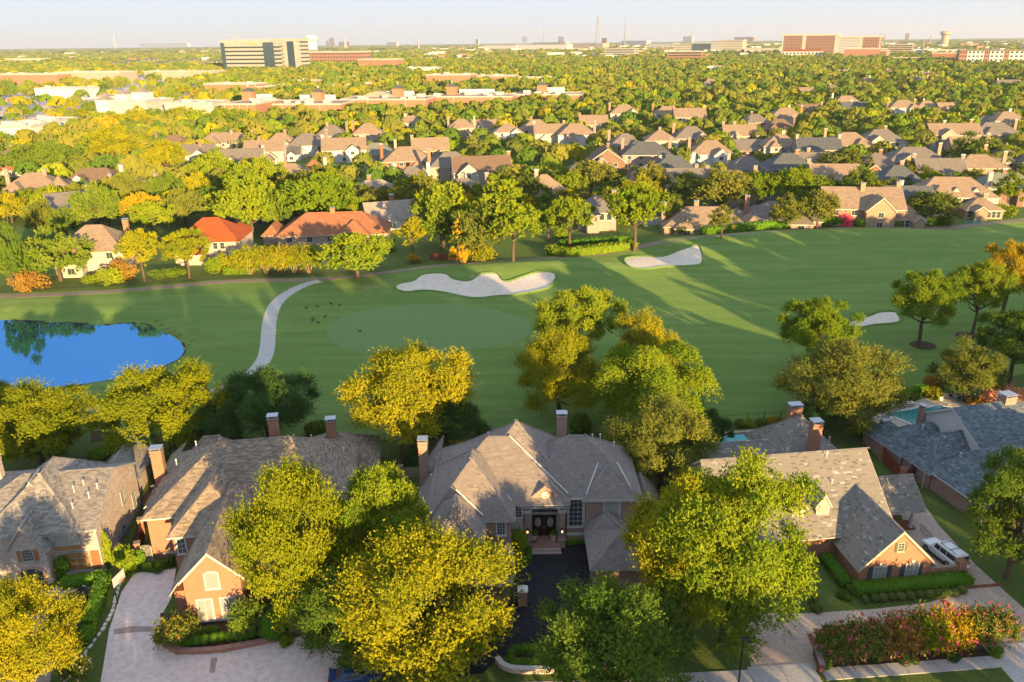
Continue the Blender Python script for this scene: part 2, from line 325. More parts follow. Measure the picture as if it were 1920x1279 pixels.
def terrain(X, Y):
    X = np.asarray(X, float); Y = np.asarray(Y, float); Z = np.zeros(X.shape)
    for c, sx, sy, h in MOUNDS: Z += h*np.exp(-((X-c.x)/sx)**2-((Y-c.y)/sy)**2)
    Z *= np.clip((Y-112)/14, 0, 1)
    near = (X < 0) & (Y > 100) & (Y < 200)
    d = np.full(X.shape, -50.0)
    if near.any(): d[near] = seg_dist(X[near], Y[near], POND)
    t = np.clip((d+7)/7, 0, 1); t2 = np.clip(d/5, 0, 1)
    Z = Z*(1-t)-.92*t*t*(3-2*t)-1.2*t2
    return Z
def tz(x, y): return float(terrain(np.array([x]), np.array([y]))[0])
def spread(lo, hi, step, far, k):
    a = list(np.arange(lo, hi+.01, step)); s = step; x = lo
    while x > -far: s *= k; x -= s; a.insert(0, x)
    s = step; x = hi
    while x < far: s *= k; x += s; a.append(x)
    return np.array(a)
gx = spread(-150, 190, 2.0, 16000, 1.28); gy = spread(90, 290, 2.0, 16000, 1.28)
GX, GY = np.meshgrid(gx, gy); GZ = terrain(GX, GY)
nx, ny = len(gx), len(gy); idx = np.arange(nx*ny).reshape(ny, nx)
quads = np.stack([idx[:-1,:-1], idx[:-1,1:], idx[1:,1:], idx[1:,:-1]], -1).reshape(-1, 4)
tag(link('ground', fast_mesh('ground', np.stack([GX, GY, GZ], -1).reshape(-1, 3), quads, [MAT['grass']], smooth=True)), 'green grassy ground reaching out to the horizon', kind='structure')
def drape(name, poly, mat, off=.04, step=2.0, label=None, kind='structure', thick=None):
    """a sheet that follows the terrain inside an outline"""
    if area2(poly) < 0: poly = poly[::-1]
    xs = [p[0] for p in poly]; ys = [p[1] for p in poly]; vs = []; fs = []; key = {}
    for j in range(math.floor(min(ys)/step), math.ceil(max(ys)/step)):
        for i in range(math.floor(min(xs)/step), math.ceil(max(xs)/step)):
            q = clip_poly(poly, [(i*step,j*step),((i+1)*step,j*step),((i+1)*step,(j+1)*step),(i*step,(j+1)*step)])
            f = []
            for p in q:
                k = (round(p[0],3), round(p[1],3))
                if k not in key: key[k] = len(vs); vs.append(k)
                if not f or f[-1] != key[k]: f.append(key[k])
            if len(f) > 2 and f[0] == f[-1]: f.pop()
            if len(set(f)) > 2 and abs(area2([vs[a] for a in f])) > 1e-3: fs.append(f)
    A = np.array(vs); Z = terrain(A[:,0], A[:,1])+off
    me = bpy.data.meshes.new(name); me.from_pydata([(a[0], a[1], z) for a, z in zip(vs, Z)], [], fs)
    me.materials.append(MAT[mat]); me.polygons.foreach_set('use_smooth', np.ones(len(fs), bool)); me.update()
    o = link(name, me); return tag(o, label, kind=kind)
def smooth_poly(p, it=2, closed=True):
    for _ in range(it):
        q = []; n = len(p)
        for i in range(n if closed else n-1):
            a, b = p[i], p[(i+1)%n]; q += [(a[0]*.75+b[0]*.25, a[1]*.75+b[1]*.25), (a[0]*.25+b[0]*.75, a[1]*.25+b[1]*.75)]
        if not closed: q = [p[0]]+q+[p[-1]]
        p = q
    return p
def ribbon(pts, w):
    L, Rr = [], []
    for i, p in enumerate(pts):
        a = pts[max(i-1,0)]; b = pts[min(i+1,len(pts)-1)]; dx, dy = b[0]-a[0], b[1]-a[1]; l = math.hypot(dx, dy) or 1
        L.append((p[0]-dy/l*w/2, p[1]+dx/l*w/2)); Rr.append((p[0]+dy/l*w/2, p[1]-dx/l*w/2))
    return L, Rr
def path_strip(name, pts, w, mat, label, off=.05, z=None, bury=.0):
    """a strip with its own small thickness, split along its length"""
    L, Rr = ribbon(pts, w); A = np.array(L+Rr); Z = terrain(A[:,0], A[:,1])+off; n = len(L)
    vs = [(A[i,0], A[i,1], Z[i]) for i in range(2*n)]+[(A[i,0], A[i,1], Z[i]-.25) for i in range(2*n)]
    fs = []
    for i in range(n-1): fs += [(n+i, n+i+1, i+1, i), (2*n+i, i, i+1, 2*n+i+1), (n+i, 3*n+i, 3*n+i+1, n+i+1)]
    me = bpy.data.meshes.new(name); me.from_pydata(vs, [], fs); me.materials.append(MAT[mat]); me.update()
    return tag(link(name, me), label, kind='structure')
def resample(pts, step):
    out = [pts[0]]
    for a, b in zip(pts, pts[1:]):
        n = max(1, int(math.hypot(b[0]-a[0], b[1]-a[1])/step))
        out += [(a[0]+(b[0]-a[0])*k/n, a[1]+(b[1]-a[1])*k/n) for k in range(1, n+1)]
    return out
# golf course
turf_edge = P((-400,800),(300,810),(620,830),(1000,815),(1380,800),(1560,800),(1640,770),(1760,740),(1920,700),(2200,660),(2200,395),(1920,409),(1800,423),(1700,428),(1560,431),(1400,449),(1260,459),(1130,474),(1000,486),(800,501),(640,521),(575,521),(400,526),(200,544),(0,551),(-400,556))
drape('fairway', turf_edge, 'turf', .035, 2.0, 'mown green golf fairway across the middle')
GREEN = smooth_poly(P((607,628),(630,600),(690,580),(780,571),(880,574),(960,588),(1003,612),(985,640),(900,655),(780,662),(680,660),(630,650)), 2)
drape('putting_green', GREEN, 'putting_turf', .07, 2.0, 'smooth paler putting green left of the bunker')
BUNK = [((738,545),(745,537),(775,532),(785,523),(800,519),(840,519),(848,527),(880,531),(895,520),(915,518),(935,518),(943,528),(955,530),(975,523),(1010,516),(1040,517),(1045,523),(1037,532),(1030,541),(1000,548),(960,555),(930,556),(905,560),(880,560),(850,553),(820,548),(790,547),(760,552)),
        ((1169,495),(1172,487),(1195,483),(1240,485),(1265,478),(1285,474),(1310,471),(1317,480),(1320,492),(1312,498),(1290,500),(1240,502),(1220,507),(1190,508),(1175,503)),
        ((1585,607),(1610,601),(1630,598),(1645,592),(1680,591),(1685,598),(1692,606),(1675,611),(1640,612),(1610,617),(1588,616))]
def bunker(poly, label):
    """sand dished below the turf, with a raised grass lip round it"""
    poly = smooth_poly(poly, 2)
    if area2(poly) < 0: poly = poly[::-1]
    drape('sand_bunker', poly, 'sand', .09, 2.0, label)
    mb = MB(); L, R1 = ribbon(poly+[poly[0]], .9); n = len(L); A = np.array(L+R1+poly+[poly[0]]); Z = terrain(A[:,0], A[:,1])
    vs = [(A[i,0],A[i,1],Z[i]+.05) for i in range(n)]+[(A[2*n+i,0],A[2*n+i,1],Z[2*n+i]+.38) for i in range(n)]+[(A[n+i,0],A[n+i,1],Z[n+i]+.03) for i in range(n)]
    mb.add(vs, [(i,i+1,n+i+1,n+i) for i in range(n-1)]+[(n+i,n+i+1,2*n+i+1,2*n+i) for i in range(n-1)])
    tag(mb.obj('bunker_lip', MAT['turf']), 'low grass lip round '+label, kind='structure')
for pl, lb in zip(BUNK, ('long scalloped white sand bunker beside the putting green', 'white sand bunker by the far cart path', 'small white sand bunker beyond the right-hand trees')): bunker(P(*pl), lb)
w = [(p[0], p[1]) for p in POND]; cx = sum(p[0] for p in w)/len(w); cy = sum(p[1] for p in w)/len(w)
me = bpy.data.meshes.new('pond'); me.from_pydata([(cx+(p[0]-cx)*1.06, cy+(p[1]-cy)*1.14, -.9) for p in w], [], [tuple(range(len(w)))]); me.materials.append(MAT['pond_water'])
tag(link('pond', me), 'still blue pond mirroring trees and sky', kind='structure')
bk = smooth_poly(POND, 2); path_strip('pond_bank', bk+[bk[0]], 1.3, 'soil', 'dark muddy bank round the pond', .05)
cart = smooth_poly(P((600,529),(575,534),(540,550),(515,573),(505,605),(503,640),(499,668),(482,692),(452,713),(420,730),(330,752),(180,764),(0,778),(-200,790)), 3, False)
cart = resample(cart, 1.5); path_strip('cart_path', cart, 2.8, 'path_concrete', 'pale concrete cart path curving past the pond', .07)
mbj = MB()
for i in range(3, len(cart)-1, 3):
    a, b = cart[i-1], cart[i+1]; ang = math.atan2(b[1]-a[1], b[0]-a[0]); z = tz(*cart[i])+.075
    mbj.m = Matrix.Translation((cart[i][0], cart[i][1], z)) @ Matrix.Rotation(ang, 4, 'Z'); mbj.box(-.03, .03, -1.35, 1.35, -.02, .003)
tag(mbj.obj('path_joint', MAT['drive_concrete']), 'thin joints across the pale cart path', kind='stuff')
back = smooth_poly(P((-300,560),(0,556),(100,553),(200,548),(300,540),(400,530),(480,525),(575,527),(640,524),(700,517),(800,505),(900,496),(1000,490),(1060,485),(1130,478),(1180,470),(1260,463),(1320,459),(1400,453),(1480,445),(1560,435),(1610,432),(1700,432),(1760,430),(1800,427),(1850,420),(1920,413),(2100,398)), 2, False)
path_strip('gravel_path', resample(back, 3), 3.0, 'dirt_path', 'brown gravel path along the far edge of the fairway', .06)
p = P((1640,429),(1700,425),(1780,424),(1840,419),(1800,433),(1740,437),(1670,437)); drape('gravel_patch', p, 'dirt_path', .10, 2.0, 'wide brown gravel patch on the far path at right')
# yards and paving of the near houses
Z1, Z2, Z3 = .010, .016, .022
def sheet(name, poly, mat, z, label, kind='structure'):
    if area2(poly) < 0: poly = poly[::-1]
    me = bpy.data.meshes.new(name); me.from_pydata([(x, y, z) for x, y in poly], [], [tuple(range(len(poly)))]); me.materials.append(MAT[mat]); me.update()
    return tag(link(name, me), label, kind=kind)
sheet('driveway_stamped', P((252,1075),(330,1066),(322,1120),(305,1150),(303,1200),(330,1228),(420,1224),(520,1202),(560,1195),(640,1170),(690,1210),(700,1290),(185,1300),(205,1180),(228,1110)), 'stamped_concrete', Z1, 'pinkish stamped concrete driveway')
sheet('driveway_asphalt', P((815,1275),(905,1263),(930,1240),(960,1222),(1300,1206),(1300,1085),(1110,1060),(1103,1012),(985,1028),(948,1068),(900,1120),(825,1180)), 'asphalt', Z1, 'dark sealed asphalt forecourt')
sheet('driveway_concrete', P((1410,1258),(1404,1225),(1398,1180),(1420,1150),(1520,1150),(1640,1142),(1740,1130),(1806,1112),(1795,1092),(1740,1050),(1700,1000),(1685,950),(1725,935),(1760,985),(1830,1060),(1880,1105),(1930,1150),(1990,1210),(1990,1250),(1880,1258),(1866,1214),(1850,1190),(1620,1190),(1536,1180),(1545,1256)), 'drive_concrete', Z1, 'brown concrete driveway looping round the flowering hedge')
sheet('driveway_left', P((-40,1300),(90,1300),(105,1210),(150,1130),(150,1105),(110,1100),(60,1120),(-40,1150)), 'drive_concrete', Z1, 'brown driveway half hidden under the corner tree')
sheet('flower_bed', P((1538,1252),(1527,1200),(1545,1172),(1640,1176),(1760,1168),(1840,1184),(1868,1212),(1862,1233),(1700,1246),(1600,1258)), 'soil', Z2, 'dark mulch bed under the flowering hedge')
sheet('front_walk', P((800,1285),(1305,1268),(1305,1283),(800,1302)), 'walk_concrete', Z2, 'pale sidewalk strip at the driveway mouth')
sheet('back_garden_soil', P((170,830),(290,815),(300,880),(268,930),(255,990),(232,1060),(262,1050),(285,960),(310,900),(300,820),(240,800),(170,810)), 'soil', Z1, 'bare brown side yard between the two left houses')
sheet('shrub_bed', P((305,1195),(330,1222),(420,1218),(520,1196),(556,1178),(560,1150),(300,1150)), 'soil', Z2, 'mulch bed behind the low brick kerb')
sheet('street', [(-200, 44), (200, 62), (200, 51), (-200, 33)], 'old_asphalt', Z1, 'asphalt street in front of the houses')
# sidewalk of separate slabs
def slab_row(name, a, b, w, n, label, mat='walk_concrete'):
    root = tag(bpy.data.objects.new(name, None), label, kind='structure'); COL.objects.link(root)
    a, b = Vector(a), Vector(b); d = b-a; L = d.length; ang = math.atan2(d.y, d.x); root.location = (a.x, a.y, 0); root.rotation_euler = (0, 0, ang)
    mb = MB(); mb.bevbox(0, L/n-.03, -w/2, w/2, 0, .06, .012); me = mb.mesh('slab', MAT[mat])
    rnd = random.Random(5)
    for i in range(n): o = link('slab', me, root, (i*L/n, 0, rnd.uniform(-.012, .004)), rnd.uniform(-.004, .004))
    return root
slab_row('sidewalk', P((1544,1265))[0], P((1880,1240))[0], 1.45, 11, 'pale concrete sidewalk slabs below the flowering hedge')
slab_row('sidewalk', P((1270,1275))[0], P((1408,1268))[0], 1.5, 5, 'pale concrete sidewalk slabs beside the street lamp')
slab_row('driveway_apron', P((1412,1276))[0], P((1536,1268))[0], 3.2, 2, 'wide pale concrete apron panels at the street lamp')
slab_row('driveway_apron', P((1872,1246))[0], P((1990,1240))[0], 5.0, 3, 'pale concrete apron panels at the right end')
# brick bands across the drives
def band(poly, label): return sheet('brick_band', poly, 'brick_red', Z3, label)
band(P((1808,1099),(1880,1093),(1883,1099),(1808,1105)), 'red brick band across the driveway behind the white car')
band(P((1762,1126),(1772,1122),(1790,1142),(1780,1146)), 'short red brick band beside the ball shrubs')
band(P((1512,1188),(1522,1188),(1542,1225),(1530,1228)), 'red brick band at the left driveway arm')
def inlay(poly, label): return sheet('paver_band', poly, 'stone_pink', Z3, label)
inlay(P((213,1180),(250,1174),(300,1176),(300,1184),(250,1186),(213,1190)), 'rusty paver band across the stamped driveway')
inlay(P((396,1234),(408,1234),(402,1262),(392,1262)), 'rusty paver strip in the stamped driveway')
# ------------------------------------------------------------------ houses
def outline(w, h, arch=0.0, seg=8):
    """window outline from bottom left, counter-clockwise seen from outside, base at z = 0"""
    pts = [(-w/2, 0), (w/2, 0)]
    for k in range(seg+1):
        t = math.pi*k/seg; pts.append((w/2*math.cos(t), h-arch+arch*math.sin(t)))
    return pts
WCACHE = {}
def window_meshes(w, h, arch, nx, nz, fw, fm, pm):
    k = (w, h, arch, nx, nz, fw, fm, pm)
    if k in WCACHE: return WCACHE[k]
    a = outline(w, h, arch); n = len(a)
    o = [(x*(w+2*fw)/w, (z*(h+2*fw)/h)-fw) for x, z in a]
    f = MB(); vs = [(x,-.09,z) for x,z in o]+[(x,-.09,z) for x,z in a]+[(x,.02,z) for x,z in o]+[(x,-.02,z) for x,z in a]; fs = []
    for i in range(n): j = (i+1)%n; fs += [(i,j,n+j,n+i), (2*n+i,2*n+j,j,i), (n+i,n+j,3*n+j,3*n+i)]
    f.add(vs, fs); f.box(-w/2-fw-.06, w/2+fw+.06, -.15, .01, -fw-.07, -fw+.01)
    p = MB(); p.add([(x,-.03,z) for x,z in a], [tuple(range(n))])
    m = MB()
    for i in range(1, nx): x = -w/2+w*i/nx; m.box(x-.022, x+.022, -.065, -.032, 0, h-(arch*.25 if arch else 0))
    for i in range(1, nz): z = h*i/nz; ww = w/2 if z < h-arch else w/2*.8; m.box(-ww, ww, -.06, -.034, z-.022, z+.022)
    r = (f.mesh('window', MAT[fm]), p.mesh('pane', MAT[pm]), m.mesh('muntin', MAT[fm]) if nx+nz > 2 else None); WCACHE[k] = r; return r
SIDE = {'S': 0, 'E': math.pi/2, 'N': math.pi, 'W': -math.pi/2}
class House:
    def __init__(s, name, label, x, y, rot, wall, roof, trim='trim_white', shingle=None, group=None, seed=1, cat='house'):
        s.root = thing(name, label, cat, (x, y, 0), math.radians(rot), group); s.wall = wall; s.roof = roof; s.trim = trim; s.sh = shingle
        s.faces = []; s.W = {}; s.rnd = random.Random(seed); s.caps = []; s.valleys = []
    def wb(s, mat=None, name='wall'): m = MB(); s.W[(mat or s.wall, name, len(s.W))] = m; return m
    def walls(s, x0, x1, y0, y1, z1, z0=-.2, mat=None):
        m = s.wb(mat); m.box(x0, x1, y0, y1, z0, z1)
        if hasattr(s, 'roofobj'): m.obj('wall', MAT[mat or s.wall], s.root)
    def block(s, x0, x1, y0, y1, ze, zr, axis='x', ends='hh', oh=.45, wall=True, mat=None, inset=None, ridge=None, gmat=None):
        """walls under a hip ('h') or gable ('g') roof; ends = low end, high end of the ridge axis"""
        if wall: s.walls(x0, x1, y0, y1, ze, mat=mat)
        if axis == 'x': u0, u1, v0, v1 = x0, x1, y0, y1; mk = lambda u, v, z: Vector((u, v, z))
        else: u0, u1, v0, v1 = y0, y1, x0, x1; mk = lambda u, v, z: Vector((v, u, z))
        vc = (v0+v1)/2 if ridge is None else ridge; sl = (zr-ze)/max(vc-v0, .01); sl2 = (zr-ze)/max(v1-vc, .01)
        za, zb = ze-oh*sl, ze-oh*sl2; ins = inset if inset is not None else (v1-v0)/2
        ins = min(ins, (u1-u0)/2 if ends == 'hh' else (u1-u0)*.9)
        r0 = u0+ins if ends[0] == 'h' else u0-oh*.7; r1 = u1-ins if ends[1] == 'h' else u1+oh*.7
        e0 = u0-oh if ends[0] == 'h' else r0; e1 = u1+oh if ends[1] == 'h' else r1
        A, B, C, D = mk(e0, v0-oh, za), mk(e1, v0-oh, za), mk(e1, v1+oh, zb), mk(e0, v1+oh, zb)
        R0, R1 = mk(r0, vc, zr), mk(r1, vc, zr)
        pyr = (R1-R0).length < .05
        s.addface([A, B, R1] if pyr else [A, B, R1, R0]); s.addface([C, D, R0] if pyr else [C, D, R0, R1])
        if ends[0] == 'h': s.addface([D, A, R0]); s.caps += [(A, R0), (D, R0)]
        if ends[1] == 'h': s.addface([B, C, R1]); s.caps += [(B, R1), (C, R1)]
        s.caps.append((R0, R1))
        for e, u, sg in ((ends[0], u0, 1), (ends[1], u1, -1)):
            if e == 'g':
                g = s.wb(gmat or mat, 'gable'); t = .2*sg
                q = [mk(u, v0, ze-.01), mk(u, v1, ze-.01), mk(u, vc, zr-.05), mk(u+t, v0, ze-.01), mk(u+t, v1, ze-.01), mk(u+t, vc, zr-.05)]
                g.add([tuple(p) for p in q], [(0,1,2), (5,4,3), (0,2,5,3), (1,4,5,2)])
                for a in ((A, R0), (D, R0)) if sg == 1 else ((B, R1), (C, R1)):    # barge boards
                    s.board(a[0], a[1], .05, .26)
    def board(s, a, b, t, h):
        d = (b-a); L = d.length; mb = MB(); s.boards = getattr(s, 'boards', []); s.boards.append(mb); d.normalize(); side = Vector((-d.y, d.x, 0)).normalized()*t/2
        up = Vector((0, 0, .03)); dn = Vector((0, 0, h))
        vs = [a-side+up, a+side+up, a+side-dn, a-side-dn, b-side+up, b+side+up, b+side-dn, b-side-dn]
        mb.add([tuple(v) for v in vs], [(0,1,2,3), (7,6,5,4), (0,4,5,1), (1,5,6,2), (2,6,7,3), (3,7,4,0)])
    def shed(s, pts, wall=None, mat=None): s.addface([Vector(p) for p in pts])
    def addface(s, pts):
        n = sum(((pts[i]-pts[0]).cross(pts[i+1]-pts[0]) for i in range(1, len(pts)-1)), Vector())
        s.faces.append(pts if n.z > 0 else pts[::-1])
    def finish(s, th=.16):
        mb = MB(); sh = MB()
        for f in s.faces:
            n = len(f); vs = [tuple(p) for p in f]+[(p.x, p.y, p.z-th) for p in f]
            mb.add(vs, [tuple(range(n))], 0); b = len(mb.v)-2*n
            mb.f += [tuple(b+i for i in range(2*n-1, n-1, -1))]+[(b+i, b+n+i, b+n+(i+1)%n, b+(i+1)%n) for i in range(n)]; mb.mi += [1]*(n+1); mb.t += [.5]*(n+1)
            if s.sh: s.tabs(f, sh)
        s.roofobj = mb.obj('roof', [MAT[s.roof], MAT[s.trim]], s.root)
        if s.sh:
            o = sh.obj('shingles', MAT[s.sh], s.roofobj); tag(o, kind='stuff')
            cp = MB()
            for a, b in s.caps:
                if (b-a).length < .3: continue
                n = max(1, int((b-a).length/.55)); d = (b-a).normalized(); sd = Vector((-d.y, d.x, 0)).normalized()*.16
                for i in range(n):
                    cp.tn = s.rnd.random(); p, q = a+(b-a)*(i/n), a+(b-a)*((i+1)/n+.02); dn = Vector((0,0,-.06)); u0, u1 = Vector((0,0,.075)), Vector((0,0,.05))
                    cp.add([tuple(v) for v in (p+sd+dn+u0, p+u0, p-sd+dn+u0, q+sd+dn+u1, q+u1, q-sd+dn+u1)], [(0,1,4,3), (1,2,5,4), (0,2,1)])
            o = cp.obj('ridge_cap', MAT[s.sh], s.roofobj); tag(o, kind='stuff')
        if s.valleys:
            for a, b in s.valleys: m = MB(); m.tube([a, b], .09, 4); m.obj('valley_flashing', MAT['valley_metal'], s.roofobj)
        for w in getattr(s, 'boards', []): w.obj('barge_board', MAT[s.trim], s.root)
        for k, w in s.W.items(): w.obj(k[1], MAT[k[0]], s.root)
        return s
    def tabs(s, f, mb, e=.2, wmin=.3, wmax=.7):
        n = (f[1]-f[0]).cross(f[2]-f[0]).normalized(); u = Vector((0,0,1)).cross(n)
        if u.length < 1e-3: return
        u.normalize(); v = n.cross(u); o = f[0]
        P2 = [((p-o).dot(u), (p-o).dot(v)) for p in f]
        if area2(P2) < 0: P2 = P2[::-1]
        y0 = min(p[1] for p in P2); y1 = max(p[1] for p in P2); x0 = min(p[0] for p in P2); x1 = max(p[0] for p in P2); r = s.rnd
        y = y0
        while y < y1:
            x = x0-r.random()*.8; lo, hi = y-.02, y+e+.02
            t = .5
            while x < x1:
                w = r.uniform(wmin, wmax); q = clip_poly(P2, [(x, lo), (x+w-.008, lo), (x+w-.008, hi), (x, hi)]); x += w
                if len(q) < 3 or abs(area2(q)) < .004: continue
                t = r.random(); mb.tn = t; lift = r.uniform(.035, .055)
                mb.add([tuple(o+u*a+v*c+n*(lift-(lift-.008)*(c-lo)/(hi-lo))) for a, c in q], [tuple(range(len(q)))])
            y += e
    def window(s, side, x, y, z, w, h, arch=0.0, nx=2, nz=2, fw=.12, fm=None, pm='window_glass', shutters=None, label=None):
        f, p, m = window_meshes(w, h, arch, nx, nz, fw, fm or s.trim, pm)
        o = link('window', f, s.root, (x, y, z), SIDE[side]); link('pane', p, o)
        if m: link('muntin', m, o)
        if label: o['label'] = label
        if shutters:
            for sg in (-1, 1):
                mb = MB(); a = sg*(w/2+fw+.04); b = a+sg*w*.36; mb.box(min(a,b), max(a,b), -.07, .01, -.05, h-arch*.4+.05)
                k = 0
                while .05+k*.16 < h-arch*.4-.1: mb.box(min(a,b)+.05, max(a,b)-.05, -.085, -.068, .05+k*.16, .15+k*.16); k += 1
                sh = mb.obj('shutter', MAT[shutters], o)
        return o
    def chimney(s, x, y, z0, z1, w=1.3, d=.95, mat=None, cap='metal_cap', shoulder=True):
        mb = MB(); mb.box(x-w/2, x+w/2, y-d/2, y+d/2, z0, z1)
        if shoulder: mb.box(x-w/2-.06, x+w/2+.06, y-d/2-.06, y+d/2+.06, z1-.55, z1-.32); mb.box(x-w/2-.08, x+w/2+.08, y-d/2-.08, y+d/2+.08, z1-.12, z1+.06)
        c = mb.obj('chimney', MAT[mat or s.wall], s.root)
        k = MB(); k.box(x-w/2-.02, x+w/2+.02, y-d/2-.02, y+d/2+.02, z1+.06, z1+.14); 
        for sx in (-1, 1):
            for sy in (-1, 1): k.box(x+sx*(w/2-.1)-.04, x+sx*(w/2-.1)+.04, y+sy*(d/2-.1)-.04, y+sy*(d/2-.1)+.04, z1+.14, z1+.36)
        k.box(x-w/2-.1, x+w/2+.1, y-d/2-.1, y+d/2+.1, z1+.36, z1+.44); k.obj('chimney_cap', MAT[cap], c)
        f = MB(); f.box(x-w/4, x+w/4, y-d/4, y+d/4, z1+.1, z1+.34); f.obj('flue', MAT['flue_dark'], c); return c
    def vent(s, x, y, z, h=.6, r=.06):
        mb = MB(); mb.tube([(x,y,z-.3), (x,y,z+h)], r, 6); mb.lathe([(r*1.9,z+h), (r*1.9,z+h+.1), (r*.4,z+h+.16)], 8, c=(x,y)); mb.obj('roof_vent', MAT['valley_metal'], s.roofobj)
    def gutter(s, a, b, z, r=.06):
        mb = MB(); mb.tube([(a[0],a[1],z), (b[0],b[1],z)], r, 6); mb.obj('gutter', MAT[s.trim], s.root)
    def downspout(s, x, y, z1):
        mb = MB(); mb.box(x-.05, x+.05, y-.05, y+.05, 0, z1); mb.obj('downspout', MAT[s.trim], s.root)
    def part(s, name, mb, mat, parent=None): return mb.obj(name, MAT[mat], parent or s.root)

# ---- the brick mansion in the middle
h = House('mansion', 'two-storey rose brick mansion with arched portico and taupe hip roofs behind the dark forecourt', 0, 80, 0, 'brick_rose', 'shingle_taupe', 'trim_white', 'shingle_taupe', seed=3)
h.walls(-9, 1.0, -3.7, 8.4, 6.4); h.walls(1.0, 6.0, -1.9, 8.3, 6.38); h.walls(6.0, 14, -2.5, 8.5, 6.4); h.walls(8.1, 13.7, -2.9, -2.4, 6.37)
h.block(1, 14, -2.5, 8.5, 6.4, 10.9, 'x', 'hh', wall=False)
h.block(8.1, 13.7, -2.9, 3, 6.4, 8.9, 'y', 'hh', wall=False)
h.block(-9, 5.8, -3.7, 8.45, 6.4, 11.2, 'x', 'hh', wall=False)
h.block(-6, 6.8, -2, 10.2, 6.4, 12.3, 'y', 'hh', wall=False)
h.block(-9.0, -.3, -6.6, 4.2, 6.4, 10.9, 'y', 'hh')
h.shed([(-11.3, -10, 3.0), (-8.9, -10, 6.55), (-8.9, 12, 6.55), (-11.3, 12, 3.0)]); h.walls(-10.9, -8.8, -9.6, 11.7, 3.1)
h.block(-9.0, -3.4, -11, -4, 6.0, 9.2, 'y', 'hh')
h.block(-9.3, -.55, -13.2, -7.6, 2.9, 5.0, 'y', 'hh'); h.walls(-.95, -.5, -8.2, -6.4, 3.0)
h.block(-8.2, -5.4, -11.6, -9, 4.4, 5.9, 'y', 'gg', oh=.3)
h.block(8.25, 12.5, -5.4, -2.3, 3.0, 4.9, 'y', 'hh', oh=.35); h.block(8.2, 15.2, -10.8, -4.7, 2.9, 5.3, 'y', 'hh', oh=.4)
h.block(13.5, 17, -1, 6, 3.0, 5.2, 'y', 'hh'); h.block(-7, 3, 7, 13, 3.2, 6.5, 'x', 'hh')
h.block(1.15, 5.75, -3.55, 1.5, 6.0, 8.1, 'y', 'hg', oh=.4, wall=False)
V = Vector
h.valleys = [(V((-.4, 2.3, 11.3)), V((6.1, -2.6, 6.55))), (V((-5.2, 1.0, 10.1)), V((-.2, -3.75, 6.45))), (V((8.1, -2.75, 6.45)), V((9.7, .4, 8.75))), (V((13.5, -2.75, 6.45)), V((11.9, .4, 8.75))), (V((-6.2, -5.8, 9.15)), V((-3.3, -6.7, 6.5)))]
h.valleys += [(V((1.0, -3.6, 6.1)), V((3.35, -.9, 8.2))), (V((5.9, -3.3, 6.15)), V((3.55, -.9, 8.2)))]
h.finish()
arch = MB()      # portico front: two brick pillars carrying an arched, gabled header
for x in (1.15, 5.05): arch.box(x, x+.7, -3.55, -2.7, -.1, 5.0)
arch.box(1.15, 1.6, -2.7, -1.8, -.1, 6.0); arch.box(5.3, 5.75, -2.7, -1.8, -.1, 6.0)
top = [(1.15, 5.0), (1.15, 6.0), (3.45, 8.05), (5.75, 6.0), (5.75, 5.0)]; arcp = [(5.05-.0*k+(-3.2)*k/10, 5.0+.62*math.sin(math.pi*k/10)) for k in range(11)]
for k in range(10):
    xa, za = arcp[k]; xb, zb = arcp[k+1]; tp = lambda x: 6.0+(8.05-6.0)*(1-abs(x-3.45)/2.3)
    arch.extrude_y([(xb, zb), (xa, za), (xa, tp(xa)), (xb, tp(xb))], -3.5, -3.05)
for xa, xb in ((1.15, 1.85), (5.05, 5.75)): arch.extrude_y([(xa, 5.0), (xb, 5.0), (xb, tp(xb)), (xa, tp(xa))], -3.5, -3.05)
po = h.part('portico', arch, 'brick_rose')
mb = MB()
for k in range(10): mb.extrude_y([(arcp[k+1][0], arcp[k+1][1]-.02), (arcp[k][0], arcp[k][1]-.02), (arcp[k][0], arcp[k][1]+.2), (arcp[k+1][0], arcp[k+1][1]+.2)], -3.62, -3.5)
mb.box(3.28, 3.62, -3.7, -3.5, 5.5, 6.0); mb.obj('arch_moulding', MAT['trim_white'], po)
for x in (1.15, 5.05):
    mb = MB(); mb.box(x-.15, x+.85, -3.7, -2.6, 4.75, 5.02); mb.box(x-.08, x+.78, -3.63, -2.66, 4.6, 4.75); mb.obj('capital', MAT['trim_white'], po)
    mb = MB(); mb.box(x-.12, x+.82, -3.7, -2.6, .95, 1.15); mb.box(x-.06, x+.76, -3.62, -2.64, -.1, .95); mb.obj('pedestal', MAT['brick_rose'], po)
    mb = MB(); cx = x+.35; mb.box(cx-.13, cx+.13, -3.85, -3.56, 2.15, 2.6); mb.lathe([(.2, 2.6), (.02, 2.85)], 6, c=(cx, -3.7)); l = mb.obj('lantern', MAT['metal_dark'], po)
    mb = MB(); mb.box(cx-.08, cx+.08, -3.87, -3.6, 2.22, 2.5); mb.obj('lantern_glass', MAT['lamp_lens'], l)
mb = MB(); mb.m = Matrix.Translation((3.45, -3.5, 6.95)) @ Matrix.Rotation(math.pi/2, 4, 'X'); mb.lathe([(.42, 0), (.42, .1), (.3, .12), (.3, .06)], 16); mb.obj('round_vent', MAT['trim_white'], po)
h.window('S', 3.45, -1.9, 3.75, 3.1, 1.65, 0, 8, 5, .14)
mb = MB(); mb.box(1.75, 2.05, -2.02, -1.88, .6, 3.7); mb.box(4.85, 5.15, -2.02, -1.88, .6, 3.7); mb.box(1.75, 5.15, -2.03, -1.88, 3.45, 3.72); mb.obj('door_surround', MAT['trim_white'], h.root)
